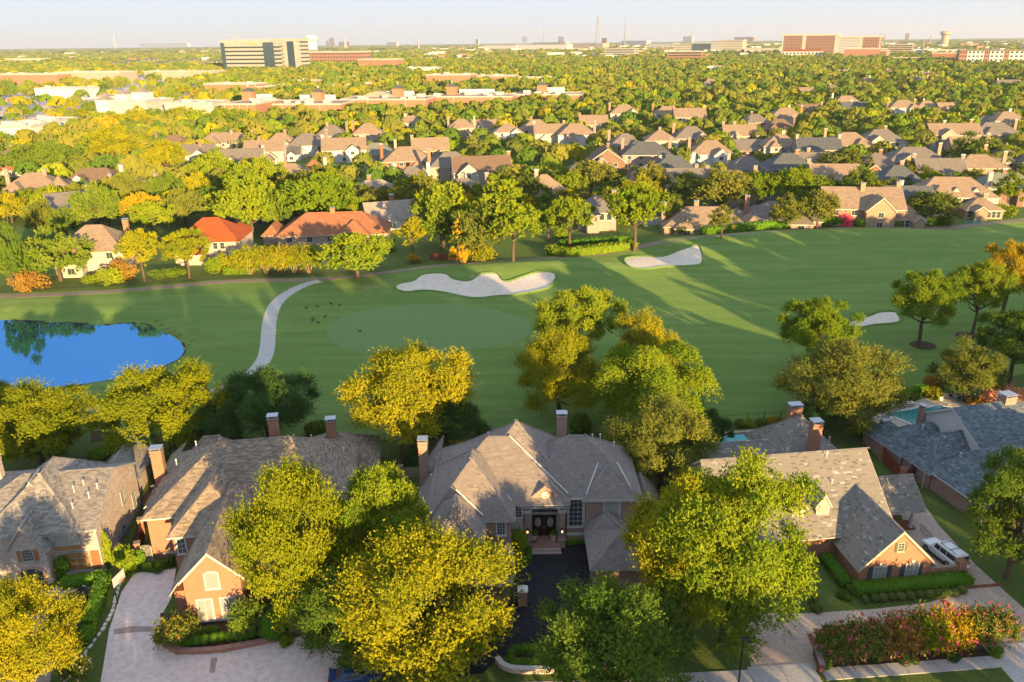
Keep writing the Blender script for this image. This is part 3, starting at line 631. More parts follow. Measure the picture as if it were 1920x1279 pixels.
for sg in (-1, 1):
    mb = MB(); x0, x1 = sorted((3.45+sg*.02, 3.45+sg*1.38)); mb.box(x0, x1, -2.0, -1.88, .62, 3.44); mb.box(x0+.18, x1-.18, -2.03, -1.99, .8, 1.5); d = mb.obj('door', MAT['wood_dark'], h.root)
    mb = MB(); ov = [(3.45+sg*.7+.36*math.cos(2*math.pi*k/14), 2.45+.62*math.sin(2*math.pi*k/14)) for k in range(14)]; mb.extrude_y(ov, -2.04, -2.0); mb.obj('oval_pane', MAT['bright_pane'], d)
    mb = MB(); mb.box(3.45+sg*.12-.02, 3.45+sg*.12+.02, -2.08, -2.0, 1.5, 1.95); mb.obj('handle', MAT['metal_grey'], d)
mb = MB(); mb.box(1.7, 5.2, -3.6, -1.9, -.1, .6); mb.box(1.7, 5.2, -4.0, -3.6, -.1, .45); mb.box(1.65, 5.25, -4.4, -4.0, -.1, .3); mb.box(1.6, 5.3, -4.8, -4.4, -.1, .15); mb.obj('front_step', MAT['brick_rose'], h.root)
h.window('S', 7.0, -2.5, 2.3, 1.45, 3.55, .7, 3, 6, .24); h.window('S', 11.0, -2.9, 3.5, 1.55, 2.2, 0, 1, 2, .22, pm='bright_pane')
h.walls(-.3, 1.02, -3.78, -3.6, 6.2, .5, 'stucco_cream'); h.window('S', .38, -3.78, 4.35, .95, 1.5, .45, 3, 4, .12); h.window('S', .38, -3.78, .8, .95, 2.0, 0, 2, 4, .12)
h.window('S', -1.4, -6.6, 4.0, .8, 1.75, .4, 3, 5, .17); h.walls(6.0, 8.25, -2.75, -2.45, 1.15); mb = MB(); mb.box(5.95, 8.3, -2.85, -2.44, 1.15, 1.32); h.part('ledge', mb, 'trim_white')
h.chimney(6.1, 9.6, 5, 10.3, 1.2, .95); h.chimney(-10.9, 5.6, 2, 9.0, 1.05, 1.0)
for x, y, z in ((-9.8, 3, 5.2), (-10.2, -2, 4.5), (-9.6, 7, 5.4), (-10, -6, 4.9), (9.5, 5.2, 9.2), (10.4, 4.9, 9.4), (-3, 6, 9.2), (12, 4.4, 8.6)): h.vent(x, y, z)
h.downspout(8.0, -2.56, 6.3); h.downspout(13.85, -2.56, 6.3); h.gutter((8.3, -3.25), (13.6, -3.25), 6.05); h.gutter((6.1, -2.93), (8.0, -2.93), 6.05)
h.gutter((-11.32, -9.9), (-11.32, 11.9), 2.96, .09)
MANSION = h

# ---- brown-roofed brick house left of it
h = House('brick_house', 'orange brick house with big brown shingle roof and projecting garage beside the stamped driveway', -31, 80, 8, 'brick_orange', 'shingle_brown', 'trim_white', 'shingle_brown', seed=5)
h.block(-10, 12, -3.4, 10.6, 5.7, 10.5, 'x', 'hh'); h.block(-6.4, 1, -7.2, 4, 5.65, 9.1, 'y', 'hh')
h.block(-3.4, 1.95, -15.4, 1, 5.6, 8.3, 'y', 'gh', oh=.4)
h.shed([(-5.4, -14.1, 2.7), (-3.1, -14.1, 5.9), (-3.1, -2, 5.9), (-5.4, -2, 2.7)]); h.walls(-5.0, -3.3, -13.7, -3, 2.9)
h.block(1.9, 4.2, -13, -4, 2.9, 5.0, 'x', 'hh')
h.shed([(-11.7, 1, 4.0), (-9.7, 1, 5.6), (-9.7, 14, 5.6), (-11.7, 14, 4.0)]); h.walls(-11.3, -9.9, 1.4, 13.6, 4.0)
h.block(4, 14.7, 6.4, 15.6, 3.6, 6.9, 'x', 'hh'); h.block(-9.9, -2, 9, 15, 3.6, 7.2, 'x', 'hh'); h.finish()
h.chimney(-10.7, 5.6, 0, 9.0, 1.25, 1.0); h.chimney(2.6, 8.2, 7, 10.9, 1.15, .95); h.chimney(9.3, 10.2, 4, 9.0, 1.15, .95)
h.window('S', -.7, -15.4, 4.2, 1.15, 1.75, .25, 1, 1, .16, pm='blind'); 
for x in (-1.75, .5): h.window('S', x, -15.4, .5, 1.3, 2.35, 0, 2, 2, .16, pm='blind')
mb = MB(); mb.m = Matrix.Translation((-7.2, -3.4, 2.2)) @ Matrix.Rotation(math.pi/2, 4, 'X'); mb.lathe([(.62, -.02), (.62, .1), (.42, .12), (.42, .03)], 18); o = h.part('round_window', mb, 'trim_white')
mb = MB(); mb.m = Matrix.Translation((-7.2, -3.4, 2.2)) @ Matrix.Rotation(math.pi/2, 4, 'X'); mb.lathe([(.42, 0), (.42, .06)], 14); mb.obj('pane', MAT['window_glass'], o)
h.window('S', -5.6, -7.2, 3.0, .8, 1.7, 0, 2, 3, .14); mb = MB(); mb.box(-8.9, -6.4, -3.52, -3.38, .55, .75); h.part('ledge', mb, 'trim_white')
mb = MB(); mb.box(-3.5, 2.05, -15.5, -15.36, .25, .42); h.part('ledge', mb, 'trim_white')
for x, y, z in ((-6.5, 7, 8.4), (-4, 8, 8), (5, 7.2, 8.2), (7, 8, 7.6), (-8.5, 5, 7.2), (11, 6, 6.6)): h.vent(x, y, z)
mb = MB(); mb.m = Matrix.Translation((-11.0, 3.4, 5.2)) @ Matrix.Rotation(-.9, 4, 'X'); mb.lathe([(.05, 0), (.28, .06), (.42, .16), (.40, .18), (.26, .1), (.05, .05)], 14); mb.m = Matrix.Identity(4); mb.tube([(-11, 3.4, 4.3), (-11, 3.45, 5.2)], .04, 5); h.part('satellite_dish', mb, 'metal_grey')
BRICKH = h

# ---- pale stone house at the left edge
h = House('stone_house', 'white and pink limestone house with wooden shutters and grey-brown roof at the left edge', -50, 78, 8, 'limestone', 'shingle_grey', 'trim_grey', 'shingle_grey', seed=7)
h.block(-12, 4.3, -5.6, 8.4, 5.8, 9.0, 'x', 'hg', oh=.4); h.block(-7.2, 2.6, -5.5, 8.3, 5.75, 9.9, 'y', 'hh', wall=False)
h.block(-4.2, -.5, -6.9, 0, 4.7, 7.3, 'y', 'gh', oh=.4); h.block(-1, 3.6, 8, 17, 3.0, 5.3, 'y', 'hg', oh=.4)
h.block(-4.1, -2.0, -1.5, 2.5, 8.0, 9.6, 'y', 'gh', oh=.25, gmat='stucco_cream', wall=False); h.finish()
h.window('S', 1.3, -5.6, 3.9, 2.3, 1.65, 0, 6, 4, .12, 'trim_grey', 'bright_pane'); h.window('S', 1.7, -5.6, .5, 2.7, 2.3, .35, 4, 3, .14, 'trim_grey', 'wood_door')
mb = MB(); mb.box(3.3, 4.15, -5.72, -5.6, .5, 2.8); h.part('shutter', mb, 'wood_brown')
h.window('S', -2.3, -6.9, 3.1, 1.0, 1.35, .3, 4, 4, .12, 'trim_grey', shutters='wood_door')
mb = MB(); a = [(-3.9+.0, 0)]+[(-2.35+1.25*math.cos(t), 1.3+1.0*math.sin(t)) for t in [math.pi*k/10 for k in range(10, -1, -1)]]; 
for k in range(10):
    t0, t1 = math.pi*k/10, math.pi*(k+1)/10
    mb.extrude_y([(-2.35+1.25*math.cos(t1), 1.2+.9*math.sin(t1)), (-2.35+1.25*math.cos(t0), 1.2+.9*math.sin(t0)), (-2.35+1.55*math.cos(t0), 1.2+1.2*math.sin(t0)), (-2.35+1.55*math.cos(t1), 1.2+1.2*math.sin(t1))], -7.0, -6.88)
h.part('brick_arch', mb, 'stone_pink'); h.window('S', -2.35, -6.9, .1, 2.3, 2.0, .8, 3, 2, .08, 'wood_brown', 'window_glass')
mb = MB(); mb.box(.05, 2.55, -6.0, -5.6, 3.42, 3.72); h.part('window_box', mb, 'wood_door')
h.window('E', 4.3, 3, 3.4, .8, 1.6, 0, 2, 3, .1); h.window('E', 4.3, 6.2, .9, .9, 1.8, 0, 2, 3, .1)
for x, y, z in ((1.2, -1.4, 8.0), (2.0, -.6, 8.2), (3.0, -2.3, 7.6), (1.6, -3.4, 7.0), (3.6, -1.2, 8.0), (-8, 2, 8.9)): h.vent(x, y, z, .45)
h.chimney(-9, 4, 6, 10.2, 1.2, .9); STONEH = h

# ---- orange brick house with the side-gabled garage, right of the mansion
h = House('brick_house', 'orange brick house with speckled weathered roof, white dormers and gabled garage by the white car', 34, 80, 7, 'brick_orange', 'shingle_weathered', 'trim_cream', 'shingle_weathered', seed=9)
h.block(-12.2, 7.3, -5.8, 9.4, 3.2, 9.0, 'x', 'gg', gmat='siding_grey'); h.block(.8, 8.8, -10.9, 2, 2.4, 6.4, 'y', 'gh', oh=.4, inset=.3)
h.block(7.0, 13.2, -2.4, 4.2, 3.0, 5.5, 'x', 'hg', wall=False, oh=.35, inset=.2); h.walls(7.2, 11.4, -.6, 4.0, 3.0)
h.block(-10, 3.5, 9, 15.2, 3.0, 5.3, 'x', 'gh', gmat='siding_grey'); h.block(.8, 10.2, 8.6, 18.4, 3.1, 7.7, 'y', 'hh')
for x in (-3.1, -.3): h.block(x-.75, x+.75, -4.2, .5, 5.9, 7.1, 'y', 'gh', oh=.22, mat='stucco_cream', inset=.2)
h.finish()
for x in (-3.1, -.3): h.window('S', x, -4.2, 4.35, .8, 1.45, 0, 3, 4, .14, pm='bright_pane')
for x in (3.0, 6.6): h.window('S', x, -10.9, .12, 1.35, 2.0, 0, 3, 3, .08, 'trim_white', 'blind', 'shutter_blue')
for x in (3.0, 6.6): mb = MB(); mb.extrude_y([(x-.12, 2.2), (x+.12, 2.2), (x+.2, 2.62), (x-.2, 2.62)], -11.0, -10.88); h.part('keystone', mb, 'trim_white')
h.window('S', 4.9, -10.9, 3.9, .62, .95, 0, 2, 3, .07, pm='window_glass', shutters='shutter_green')
h.window('S', 9.3, -.6, .2, 1.2, 2.3, 0, 2, 4, .12, 'trim_white', 'bright_pane'); h.window('S', -6, -5.8, .6, 1.2, 1.9, 0, 3, 4, .1, 'trim_white'); h.window('S', -9, -5.8, .6, 1.2, 1.9, 0, 3, 4, .1, 'trim_white')
mb = MB(); mb.lathe([(.3, 0), (.3, .25), (.21, .3), (.19, 1.6), (.17, 2.7), (.28, 2.78), (.28, 2.95)], 14, c=(12.3, -1.9)); h.part('porch_column', mb, 'trim_white')
mb = MB(); mb.box(7.3, 12.8, -2.3, -.6, -.1, .25); h.part('porch_floor', mb, 'brick_red')
mb = MB(); mb.box(8.8, 11.9, -10.95, -10.6, -.1, 1.3); h.part('garden_wall', mb, 'brick_orange'); mb = MB(); mb.box(11.9, 12.7, -11.2, -10.4, -.1, 1.75); mb.box(11.8, 12.8, -11.3, -10.3, 1.75, 1.9); h.part('pier', mb, 'brick_orange')
mb = MB(); mb.box(12.4, 12.9, 1.5, 2.2, -.1, 3.6); mb.box(12.3, 13.0, 1.4, 2.3, 3.6, 3.75); h.part('pier', mb, 'brick_orange')
h.chimney(5.4, 15.2, 4, 8.2, 1.6, 1.1); h.chimney(5.3, 9.3, 3, 8.7, 1.25, 1.15)
for x, y, z in ((2, -1.4, 6.5), (2.4, 1.1, 8.7), (5, 9, 6), (-4, 11, 4.7), (-1, 11, 4.7), (9, 12, 4.5)): h.vent(x, y, z, .5)
h.gutter((1, -6.3), (-12, -6.3), 2.8); GARAGEH = h

# ---- blue-grey roofed house at the right edge
h = House('brick_house', 'long low rose brick house with blue-grey roofs and white upper walls beside the teal pool', 54, 90, 14, 'brick_rose', 'shingle_slate', 'trim_white', 'shingle_slate', seed=11)
h.block(-1.4, 9, -10.2, -.2, 2.9, 6.6, 'y', 'hh'); h.block(-1.7, 8.6, -1.5, 4.6, 2.85, 6.0, 'x', 'hh'); h.block(-2.0, 7, 3.4, 8.8, 2.8, 5.1, 'x', 'hh')
h.block(-1.6, 2.6, 8, 11.5, 2.5, 3.9, 'x', 'hh'); h.block(5, 20, -1.6, 8.6, 5.3, 8.3, 'x', 'gh', mat='stucco_white'); h.block(2.4, 20, -12.5, -2, 4.9, 9.0, 'x', 'hh', mat='stucco_white')
h.finish()
h.chimney(13.4, 3.6, 6, 8.9, 1.7, 1.4); h.chimney(4.6, 8.3, 0, 6.2, .55, .9, shoulder=False)
for y in (-9.9, -1.0, 3.6): h.downspout(-1.5 if y < -2 else -2.05, y, 2.7)
h.window('W', -1.72, 1.2, .9, 1.1, 1.4, .5, 2, 2, .1, 'trim_grey'); h.window('W', 2.4, -7, 3.4, 1.2, 1.2, 0, 2, 2, .1)
for x, y, z in ((2.2, 5.2, 5.0), (4.5, 2.4, 6.0), (5.4, 2.0, 6.1), (1.4, -2.5, 4.9), (3.4, -6, 6.5), (6, 6.6, 5.0)): h.vent(x, y, z, .35)
h.gutter((-1.9, -10), (-1.9, -.4), 2.5); BLUEH = h
# ------------------------------------------------------------------ trees: prototypes, then individuals
def unit(a): return a/np.maximum(np.linalg.norm(a, axis=-1, keepdims=True), 1e-9)
def leaf_cloud(rs, C, D, out, size, bias=.9, jit=.25, wide=.5):
    """rhombic leaf faces at C, along D, facing roughly outward"""
    n = len(C); nr = unit(out+rs.normal(0, bias, (n,3))); a = D+rs.normal(0, .6, (n,3)); a = unit(a-nr*(a*nr).sum(1, keepdims=True)); b = np.cross(nr, a)
    l = (size*(1+rs.uniform(-jit, jit*1.6, n)))[:,None]; w = l*wide*rs.uniform(.8, 1.25, n)[:,None]
    V = np.stack([C-a*l*.5, C+b*w*.5-a*l*.05, C+a*l*.5, C-b*w*.5-a*l*.05], 1).reshape(-1, 3)
    return V, np.arange(4*n).reshape(n, 4)
KINDS = {  # R crown radius, H height, z0 crown base, lobes, lobe size, up, droop, flat
 'elm':    dict(low=1.15, R=6.0, H=12.0, z0=.5, nl=46, lr=.285, up=.75, droop=.0, sh=.85, bulge=.62),
 'oak':    dict(R=6.5, H=11.0, z0=.8, nl=44, lr=.27, up=.40, droop=.0, sh=.62, bulge=.60),
 'maple':  dict(R=5.0, H=11.0, z0=2.4, nl=46, lr=.255, up=.45, droop=.0, sh=.5, bulge=.55),
 'shade':  dict(R=6.0, H=12.0, z0=.7, nl=64, lr=.27, low=1.3, up=.40, droop=.25, sh=.46, bulge=.55),
 'willow': dict(R=5.5, H=12.5, z0=1.5, nl=24, lr=.32, up=.25, droop=1.5, sh=.85, bulge=.62),
 'upright':dict(R=3.6, H=12.0, z0=1.6, nl=30, lr=.36, up=.7, droop=.0, sh=.5, bulge=.50),
 'cone':   dict(R=2.6, H=9.0, z0=.7, nl=30, lr=.30, up=.3, droop=.0, sh=.45, bulge=.22, cone=True),
}
def skeleton(kind, seed):
    k = KINDS[kind]; rs = np.random.RandomState(seed); R, H, z0 = k['R'], k['H'], k['z0']; zc = z0+(H-z0)*(1-k['bulge'] if k.get('cone') else .5); hz = (H-z0)/2; n = k['nl']
    L = []; no = int(n*.68); g0 = rs.uniform(0, 6.28)
    for i in range(n):
        if i < no:      # outer lobes spread evenly over the crown, then inner ones at random
            zz = 1-1.72*(i+.5)/no; a = g0+i*2.39996; q = math.sqrt(max(0, 1-zz*zz)); d = np.array([q*math.cos(a), q*math.sin(a), zz])+rs.normal(0, .13, 3); f = rs.uniform(.54, .74)
        else: d = unit(rs.normal(0, 1, (1,3)))[0]; f = rs.uniform(.15, .5)
        p = np.array([d[0]*R*f, d[1]*R*f, zc+d[2]*hz*f*(1.0 if d[2] > 0 else k.get('low', .95))])
        if k.get('cone'):
            t = rs.uniform(0, 1)**1.3; rr = R*(1-t)*.75+.1; a = rs.uniform(0, 6.28); p = np.array([rr*math.cos(a), rr*math.sin(a), z0+.5+t*(H-z0-.9)])
        L.append(p)
    L = np.array(L); r = k['lr']*R*rs.uniform(.72, 1.25, n)
    if k.get('cone'): r *= np.clip(1.15-(L[:,2]-z0)/(H-z0), .35, 1.1)
    return k, rs, L, r, np.array([0, 0, zc-hz*.35])
def crown_mesh(kind, seed, nleaf, size, name='crown'):
    k, rs, L, r, c0 = skeleton(kind, seed); per = 9 if nleaf > 3000 else 4; ns = nleaf//per
    li = rs.choice(len(L), ns, p=r**2/np.sum(r**2)); d = unit(rs.normal(0, 1, (ns,3))); d[:,2] = np.where(d[:,2] < -.6, -d[:,2], d[:,2])
    outw = unit(L[li]-c0); d = unit(d+outw*.75); sd = unit(d+outw*.3+np.array([0,0,k['up']])+rs.normal(0, .25, (ns,3)))
    st = L[li]+d*(r[li]*rs.uniform(.25, .75, ns))[:,None]; ln = r[li]*k['sh']*rs.uniform(.55, 1.25, ns)
    t = np.tile(np.linspace(.12, 1, per), (ns,1))+rs.uniform(-.06, .06, (ns,per))
    P3 = st[:,None,:]+sd[:,None,:]*(ln[:,None]*t)[:,:,None]
    if k['droop']: P3[:,:,2] -= k['droop']*(t**2)*ln[:,None]*1.1
    P3 = P3+rs.normal(0, 1, P3.shape)*(.10*r[li])[:,None,None]*(1.15-t)[:,:,None]
    C = P3.reshape(-1, 3); D = np.repeat(sd, per, 0); O = unit(C-np.repeat(L[li], per, 0))+unit(C-c0)*.6
    lob = rs.uniform(0, 1, len(L))
    tint = np.clip(.42*np.repeat(lob[li], per)+.22*t.ravel()+rs.uniform(-.1, .42, len(C)), 0, 1)
    rad = np.hypot(C[:,0], C[:,1]); C[:,:2] *= k['R']/np.percentile(rad, 96.5); zt = np.percentile(C[:,2], 99.8); C[:,2] *= k['H']/zt
    C[:,2] = np.maximum(C[:,2], .35)
    V, F = leaf_cloud(rs, C, D, unit(O), size)
    return fast_mesh(name, V, F, [MAT['leaf_green']], tint=tint)
def trunk_mesh(kind, seed, limbs=9, multi=False):
    k, rs, L, r, c0 = skeleton(kind, seed); mb = MB(); R, H, z0 = k['R'], k['H'], k['z0']; tr = .055*R
    fork = z0+.12*(H-z0); mb.tube([(0,0,-.3), (0,0,.25), (.05*R*.3,0,fork*.6), (0,.02*R,fork)], [tr*1.55, tr*1.1, tr*.95, tr*.85], 8)
    top = (0, 0, H*.8); mb.tube([(0,.02*R,fork), (.04*R,-.03*R,(fork+H*.8)/2), top], [tr*.8, tr*.45, tr*.12], 6)
    for i in np.argsort(-r)[:limbs]:
        e = L[i]; b = np.array([0, 0, fork+rs.uniform(-.05, .25)*(H-z0)]); m = b*.45+e*.55; m[2] -= .06*(H-z0)
        mb.tube([tuple(b), tuple(m), tuple(e)], [tr*.5, tr*.32, tr*.1], 5)
    return mb.mesh('trunk', MAT['bark'])
PROTO = {}
def proto(kind, lod, v):
    key = (kind, lod, v)
    if key not in PROTO:
        n, s = {'hi': (80000, .205), 'mid': (9500, .54), 'low': (1700, 1.15)}[lod]
        f = {'cone': .30, 'upright': .62, 'maple': .85, 'willow': 1.1}.get(kind, 1.0); sz = s*(.8 if kind == 'cone' else .85 if kind in ('maple', 'upright') else 1.0)
        sd = hash_seed(kind, v); PROTO[key] = (crown_mesh(kind, sd, int(n*f), sz), trunk_mesh(kind, sd, {'hi': 12, 'mid': 7, 'low': 3}[lod]))
    return PROTO[key]
def hash_seed(kind, v): return (sum(ord(c)*(i+3) for i, c in enumerate(kind))*7+v*131) % 100000
def set_mat(o, mat): o.material_slots[0].link = 'OBJECT'; o.material_slots[0].material = MAT[mat]
TREES = []; rt = random.Random(77)
def add_tree(kind, lod, x, y, hgt, r, mat, label, group=None, v=0, name='tree', bark='bark', cat='tree', rz=None, trunk_x=None):
    c, t = proto(kind, lod, v); k = KINDS[kind]
    o = thing(name, label, cat, (x, y, tz(x, y) if 90 < y < 290 else 0), rt.uniform(0, 6.28) if rz is None else rz, group); o.scale = (r/k['R'], r/k['R'], hgt/k['H'])
    a = link('crown', c, o); set_mat(a, mat); b = link('trunk', t, o); set_mat(b, bark); TREES.append((x, y, r, hgt, o)); return o
def solve_top(X, Y, ytop):
    lo, hi = .5, 60 if Y < 600 else 900
    for _ in range(40):
        m = (lo+hi)/2
        if to_px(X, Y, m)[1] > ytop: lo = m
        else: hi = m
    return lo
def tree_px(kind, x0, x1, ytop, ybase, mat, label, lod='mid', group=None, v=0, hmax=99, **kw):
    cx = (x0+x1)/2; g = at(cx, ybase); Y = g.y; hgt = 9.0
    for _ in range(3):
        zc = Y*math.cos(PITCH)+(CAM_H-hgt*.6)*math.sin(PITCH); X = (cx-960)/FOC*zc
        hgt = min(hmax, solve_top(X, Y, ytop)*.985)
    r = (x1-x0)/2/FOC*zc
    if kw.pop('debug', False): print('TREE', label[:30], round(X,1), round(Y,1), 'h', round(hgt,1), 'r', round(r,1))
    return add_tree(kind, lod, X, Y, hgt, r*.97, mat, label, group, v, **kw)
DBG = False
T = lambda *a, **k: tree_px(*a, debug=DBG, **k)
fy = dict(lod='hi', group='front yard trees')
T('elm', -95, 130, 1065, 1300, 'leaf_gold', 'golden spreading tree in the bottom left corner before the stone house', v=0, hmax=11.0, **fy)
T('elm', 422, 672, 868, 1168, 'leaf_gold', 'golden tree beside the brown-roofed garage above the brick steps', v=1, **fy)
T('shade', 628, 800, 878, 1140, 'leaf_lime', 'bright lime-green tree left of the mansion between two golden trees', v=0, **fy)
T('elm', 540, 730, 1078, 1246, 'leaf_green', 'shaded green tree between the brick steps and the large golden tree', v=0, **fy)
T('elm', 618, 975, 1000, 1262, 'leaf_gold', 'large golden tree at the mouth of the dark forecourt', v=1, **fy)
T('elm', 985, 1300, 1048, 1308, 'leaf_green', 'dark green feathery tree with yellow top before the mansion forecourt', v=0, hmax=11.2, **fy)
T('oak', 1165, 1420, 880, 1165, 'leaf_gold', 'golden-brown crown left in the twin trees before the dormered brick house', v=1, **fy)
T('shade', 1222, 1520, 868, 1205, 'leaf_lime', 'big lime-green tree hiding the front of the dormered brick house', v=0, **fy)
T('shade', 1825, 2010, 848, 1085, 'leaf_green', 'green tree at the right edge beyond the white car', v=0, **fy)
by = dict(lod='hi', group='trees between the houses and the fairway')
T('oak', -60, 175, 728, 872, 'leaf_gold', 'golden tree behind the stone house at the left edge', v=0, **by)
T('oak', 188, 425, 678, 842, 'leaf_gold', 'broad golden tree standing by the pond tip', v=1, **by)
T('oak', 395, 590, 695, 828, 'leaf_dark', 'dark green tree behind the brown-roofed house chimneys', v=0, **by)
T('oak', 645, 895, 652, 838, 'leaf_gold', 'big round golden tree behind the gap beside the mansion', v=0, **by)
T('maple', 1000, 1165, 537, 700, 'leaf_lime', 'yellow-green tree farthest out on the fairway behind the mansion', v=0, **by)
T('elm', 962, 1135, 615, 782, 'leaf_gold', 'golden tree with bare trunk just behind the mansion chimney', v=1, **by)
T('elm', 1140, 1275, 588, 740, 'leaf_gold', 'golden upright crown behind the weeping tree', v=1, **by)
T('willow', 1108, 1335, 640, 820, 'leaf_lime', 'weeping yellow-green willow behind the mansion', v=0, **by)
T('elm', 1138, 1345, 752, 915, 'leaf_olive', 'olive tree beside the mansion and the small aqua pool', v=0, **by)
T('maple', 1458, 1612, 562, 712, 'leaf_lime', 'dense green-gold tree left of the small bunker', v=0, **by)
T('elm', 1475, 1700, 640, 800, 'leaf_olive', 'large olive feathery tree before the teal pool', v=1, **by)
T('maple', 1668, 1805, 508, 652, 'leaf_lime', 'round green tree on a bark ring right of the small bunker', v=0, **by)
T('maple', 1785, 1895, 488, 632, 'leaf_lime', 'round green tree second from the right edge of the fairway', v=0, **by)
T('maple', 1835, 1960, 452, 600, 'leaf_amber', 'orange-gold tree at the right edge of the fairway', v=0, **by)
T('oak', 1758, 1885, 640, 752, 'leaf_olive', 'small mixed olive and gold tree above the pink blossom', v=1, **by)
T('maple', 1832, 1985, 585, 728, 'leaf_green', 'dark green tree at the right edge behind the blue roofs', v=0, **by)
T('oak', -120, 25, 712, 800, 'leaf_gold', 'golden tree cut by the left edge near the pond', v=1, **by)
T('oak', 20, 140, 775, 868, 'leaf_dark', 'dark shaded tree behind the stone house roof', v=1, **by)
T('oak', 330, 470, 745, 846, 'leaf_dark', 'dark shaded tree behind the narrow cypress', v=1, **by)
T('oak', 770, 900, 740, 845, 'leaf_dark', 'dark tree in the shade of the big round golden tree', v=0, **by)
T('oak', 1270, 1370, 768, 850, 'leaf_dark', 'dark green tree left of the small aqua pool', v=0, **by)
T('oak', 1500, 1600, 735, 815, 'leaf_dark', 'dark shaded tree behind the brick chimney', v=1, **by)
T('cone', 272, 303, 788, 900, 'leaf_dark', 'tall narrow dark cypress beside the left brick chimney', v=0, lod='hi', name='cypress')
for (cx, cy), lb in (((300,520),'x'),): pass
# street trees across the road and beyond the right edge, whose long evening shade lies over the yards and the fairway
BEHIND = [(-58, 30, 7, 5), (-44, 27, 6.5, 5), (-30, 30, 6.5, 5), (-16, 27, 7, 5), (-4, 30, 10, 7), (8, 27, 12, 7.5), (20, 30, 14, 8), (31, 27, 14, 8), (43, 30, 12.5, 8), (56, 28, 7.2, 5), (67, 33, 11, 6), (72, 48, 14, 6.5), (70, 71, 14, 6), (82, 50, 15, 6), (104, 70, 16, 10.5), (98, 92, 16, 10.5), (112, 96, 17, 10.5), (110, 112, 16, 10.5), (125, 118, 17, 10.5), (124, 136, 16, 10.5), (140, 132, 17, 10.5), (139, 152, 16, 10.5), (155, 150, 17, 10.5), (152, 170, 16, 10.5), (170, 172, 17, 10.5), (118, 84, 18, 10.5), (131, 66, 18, 10.5), (120, 56, 17, 10.5), (150, 84, 18, 10.5), (160, 104, 18, 10.5), (172, 128, 18, 10.5), (138, 100, 18, 10.5), (-37, 34, 6.5, 5.5), (-23, 34, 6.5, 5.5), (-51, 34, 6.5, 5.5), (-10, 35, 7, 5.5), (-70, 60, 9, 6), (-82, 78, 10, 6), (-95, 96, 11, 7)]
for i, (x, y, hh, r) in enumerate(BEHIND):
    add_tree('shade' if x > 97 else 'elm' if i % 2 else 'oak', 'mid', x, y, hh, r, 'leaf_green', '%s green tree outside the picture, counted along the road and the right gardens' % (['first','second','third','fourth','fifth','sixth','seventh','eighth','ninth','tenth','eleventh','twelfth','thirteenth','fourteenth','fifteenth','sixteenth','seventeenth','eighteenth','nineteenth','twentieth']+['twenty-'+q for q in ('first','second','third','fourth','fifth','sixth','seventh','eighth','ninth')]+['thirtieth']+['thirty-'+q for q in ('first','second','third','fourth','fifth','sixth','seventh','eighth','ninth')])[i], 'trees outside the picture', v=0 if x > 97 else i % 2)
# ------------------------------------------------------------------ shrubs, hedges, flowers
def loc(h, lx, ly): v = h.root.matrix_basis @ Vector((lx, ly, 0)); return (v.x, v.y)
bpy.context.view_layer.update()
def ico(mb, c, r, n=8):
    mb.lathe([(r[0]*math.sin(math.pi*k/6)+1e-3, c[2]-r[2]*math.cos(math.pi*k/6)) for k in range(7)], n, c=(c[0], c[1]))
def ball_mesh(name, n, size, sq=1.0, seed=1, mat='hedge_leaf'):
    rs = np.random.RandomState(seed); d = unit(rs.normal(0, 1, (n,3))); rr = 1+rs.normal(0, .035, n); C = d*rr[:,None]; C[:,2] = np.maximum(C[:,2]*sq, -.9*sq)
    V, F = leaf_cloud(rs, C, unit(rs.normal(0, 1, (n,3))), d, size, .35); V[:,2] += .9*sq
    m = MB(); ico(m, (0, 0, .9*sq), (.93, .93, .93*sq)); base = len(V); V2 = np.array(m.v); q = [f for f in m.f if len(f) == 4]
    return fast_mesh(name, np.vstack([V, V2]), np.vstack([F, np.array(q)+base]), [MAT[mat]], tint=np.concatenate([rs.uniform(0, 1, n), np.full(len(q), .15)]))
BALL = ball_mesh('ball_shrub', 900, .17, .95, 2); EGG = ball_mesh('egg_shrub', 2400, .11, 1.25, 3); BALL_O = ball_mesh('ball_shrub', 900, .17, .92, 4, 'topiary_leaf')
def shrub_mesh(seed, n=1500, size=.2, lobes=7):
    rs = np.random.RandomState(seed); L = rs.uniform(-.5, .5, (lobes,3)); L[:,2] = rs.uniform(.3, .75, lobes); li = rs.randint(0, lobes, n); d = unit(rs.normal(0, 1, (n,3)))
    C = L[li]+d*rs.uniform(.28, .52, n)[:,None]; C[:,2] = np.abs(C[:,2]); V, F = leaf_cloud(rs, C, d+np.array([0,0,.5]), d, size, .6)
    return fast_mesh('shrub', V, F, [MAT['leaf_green']], tint=np.clip(rs.uniform(0, .6, n)+.4*rs.uniform(0, 1, lobes)[li], 0, 1))
SHRUB = [shrub_mesh(s) for s in (1, 2, 3)]; SHRUB_LO = [shrub_mesh(s, 1500, .17, 9) for s in (4, 5)]
def plant(me, x, y, r, hgt, mat, label, name='shrub', cat='shrub', group=None):
    o = link(name, me, None, (x, y, (tz(x, y) if 90 < y < 290 else 0)-.02), rt.uniform(0, 6.28), (r, r, hgt)); set_mat(o, mat); return tag(o, label, cat, group)
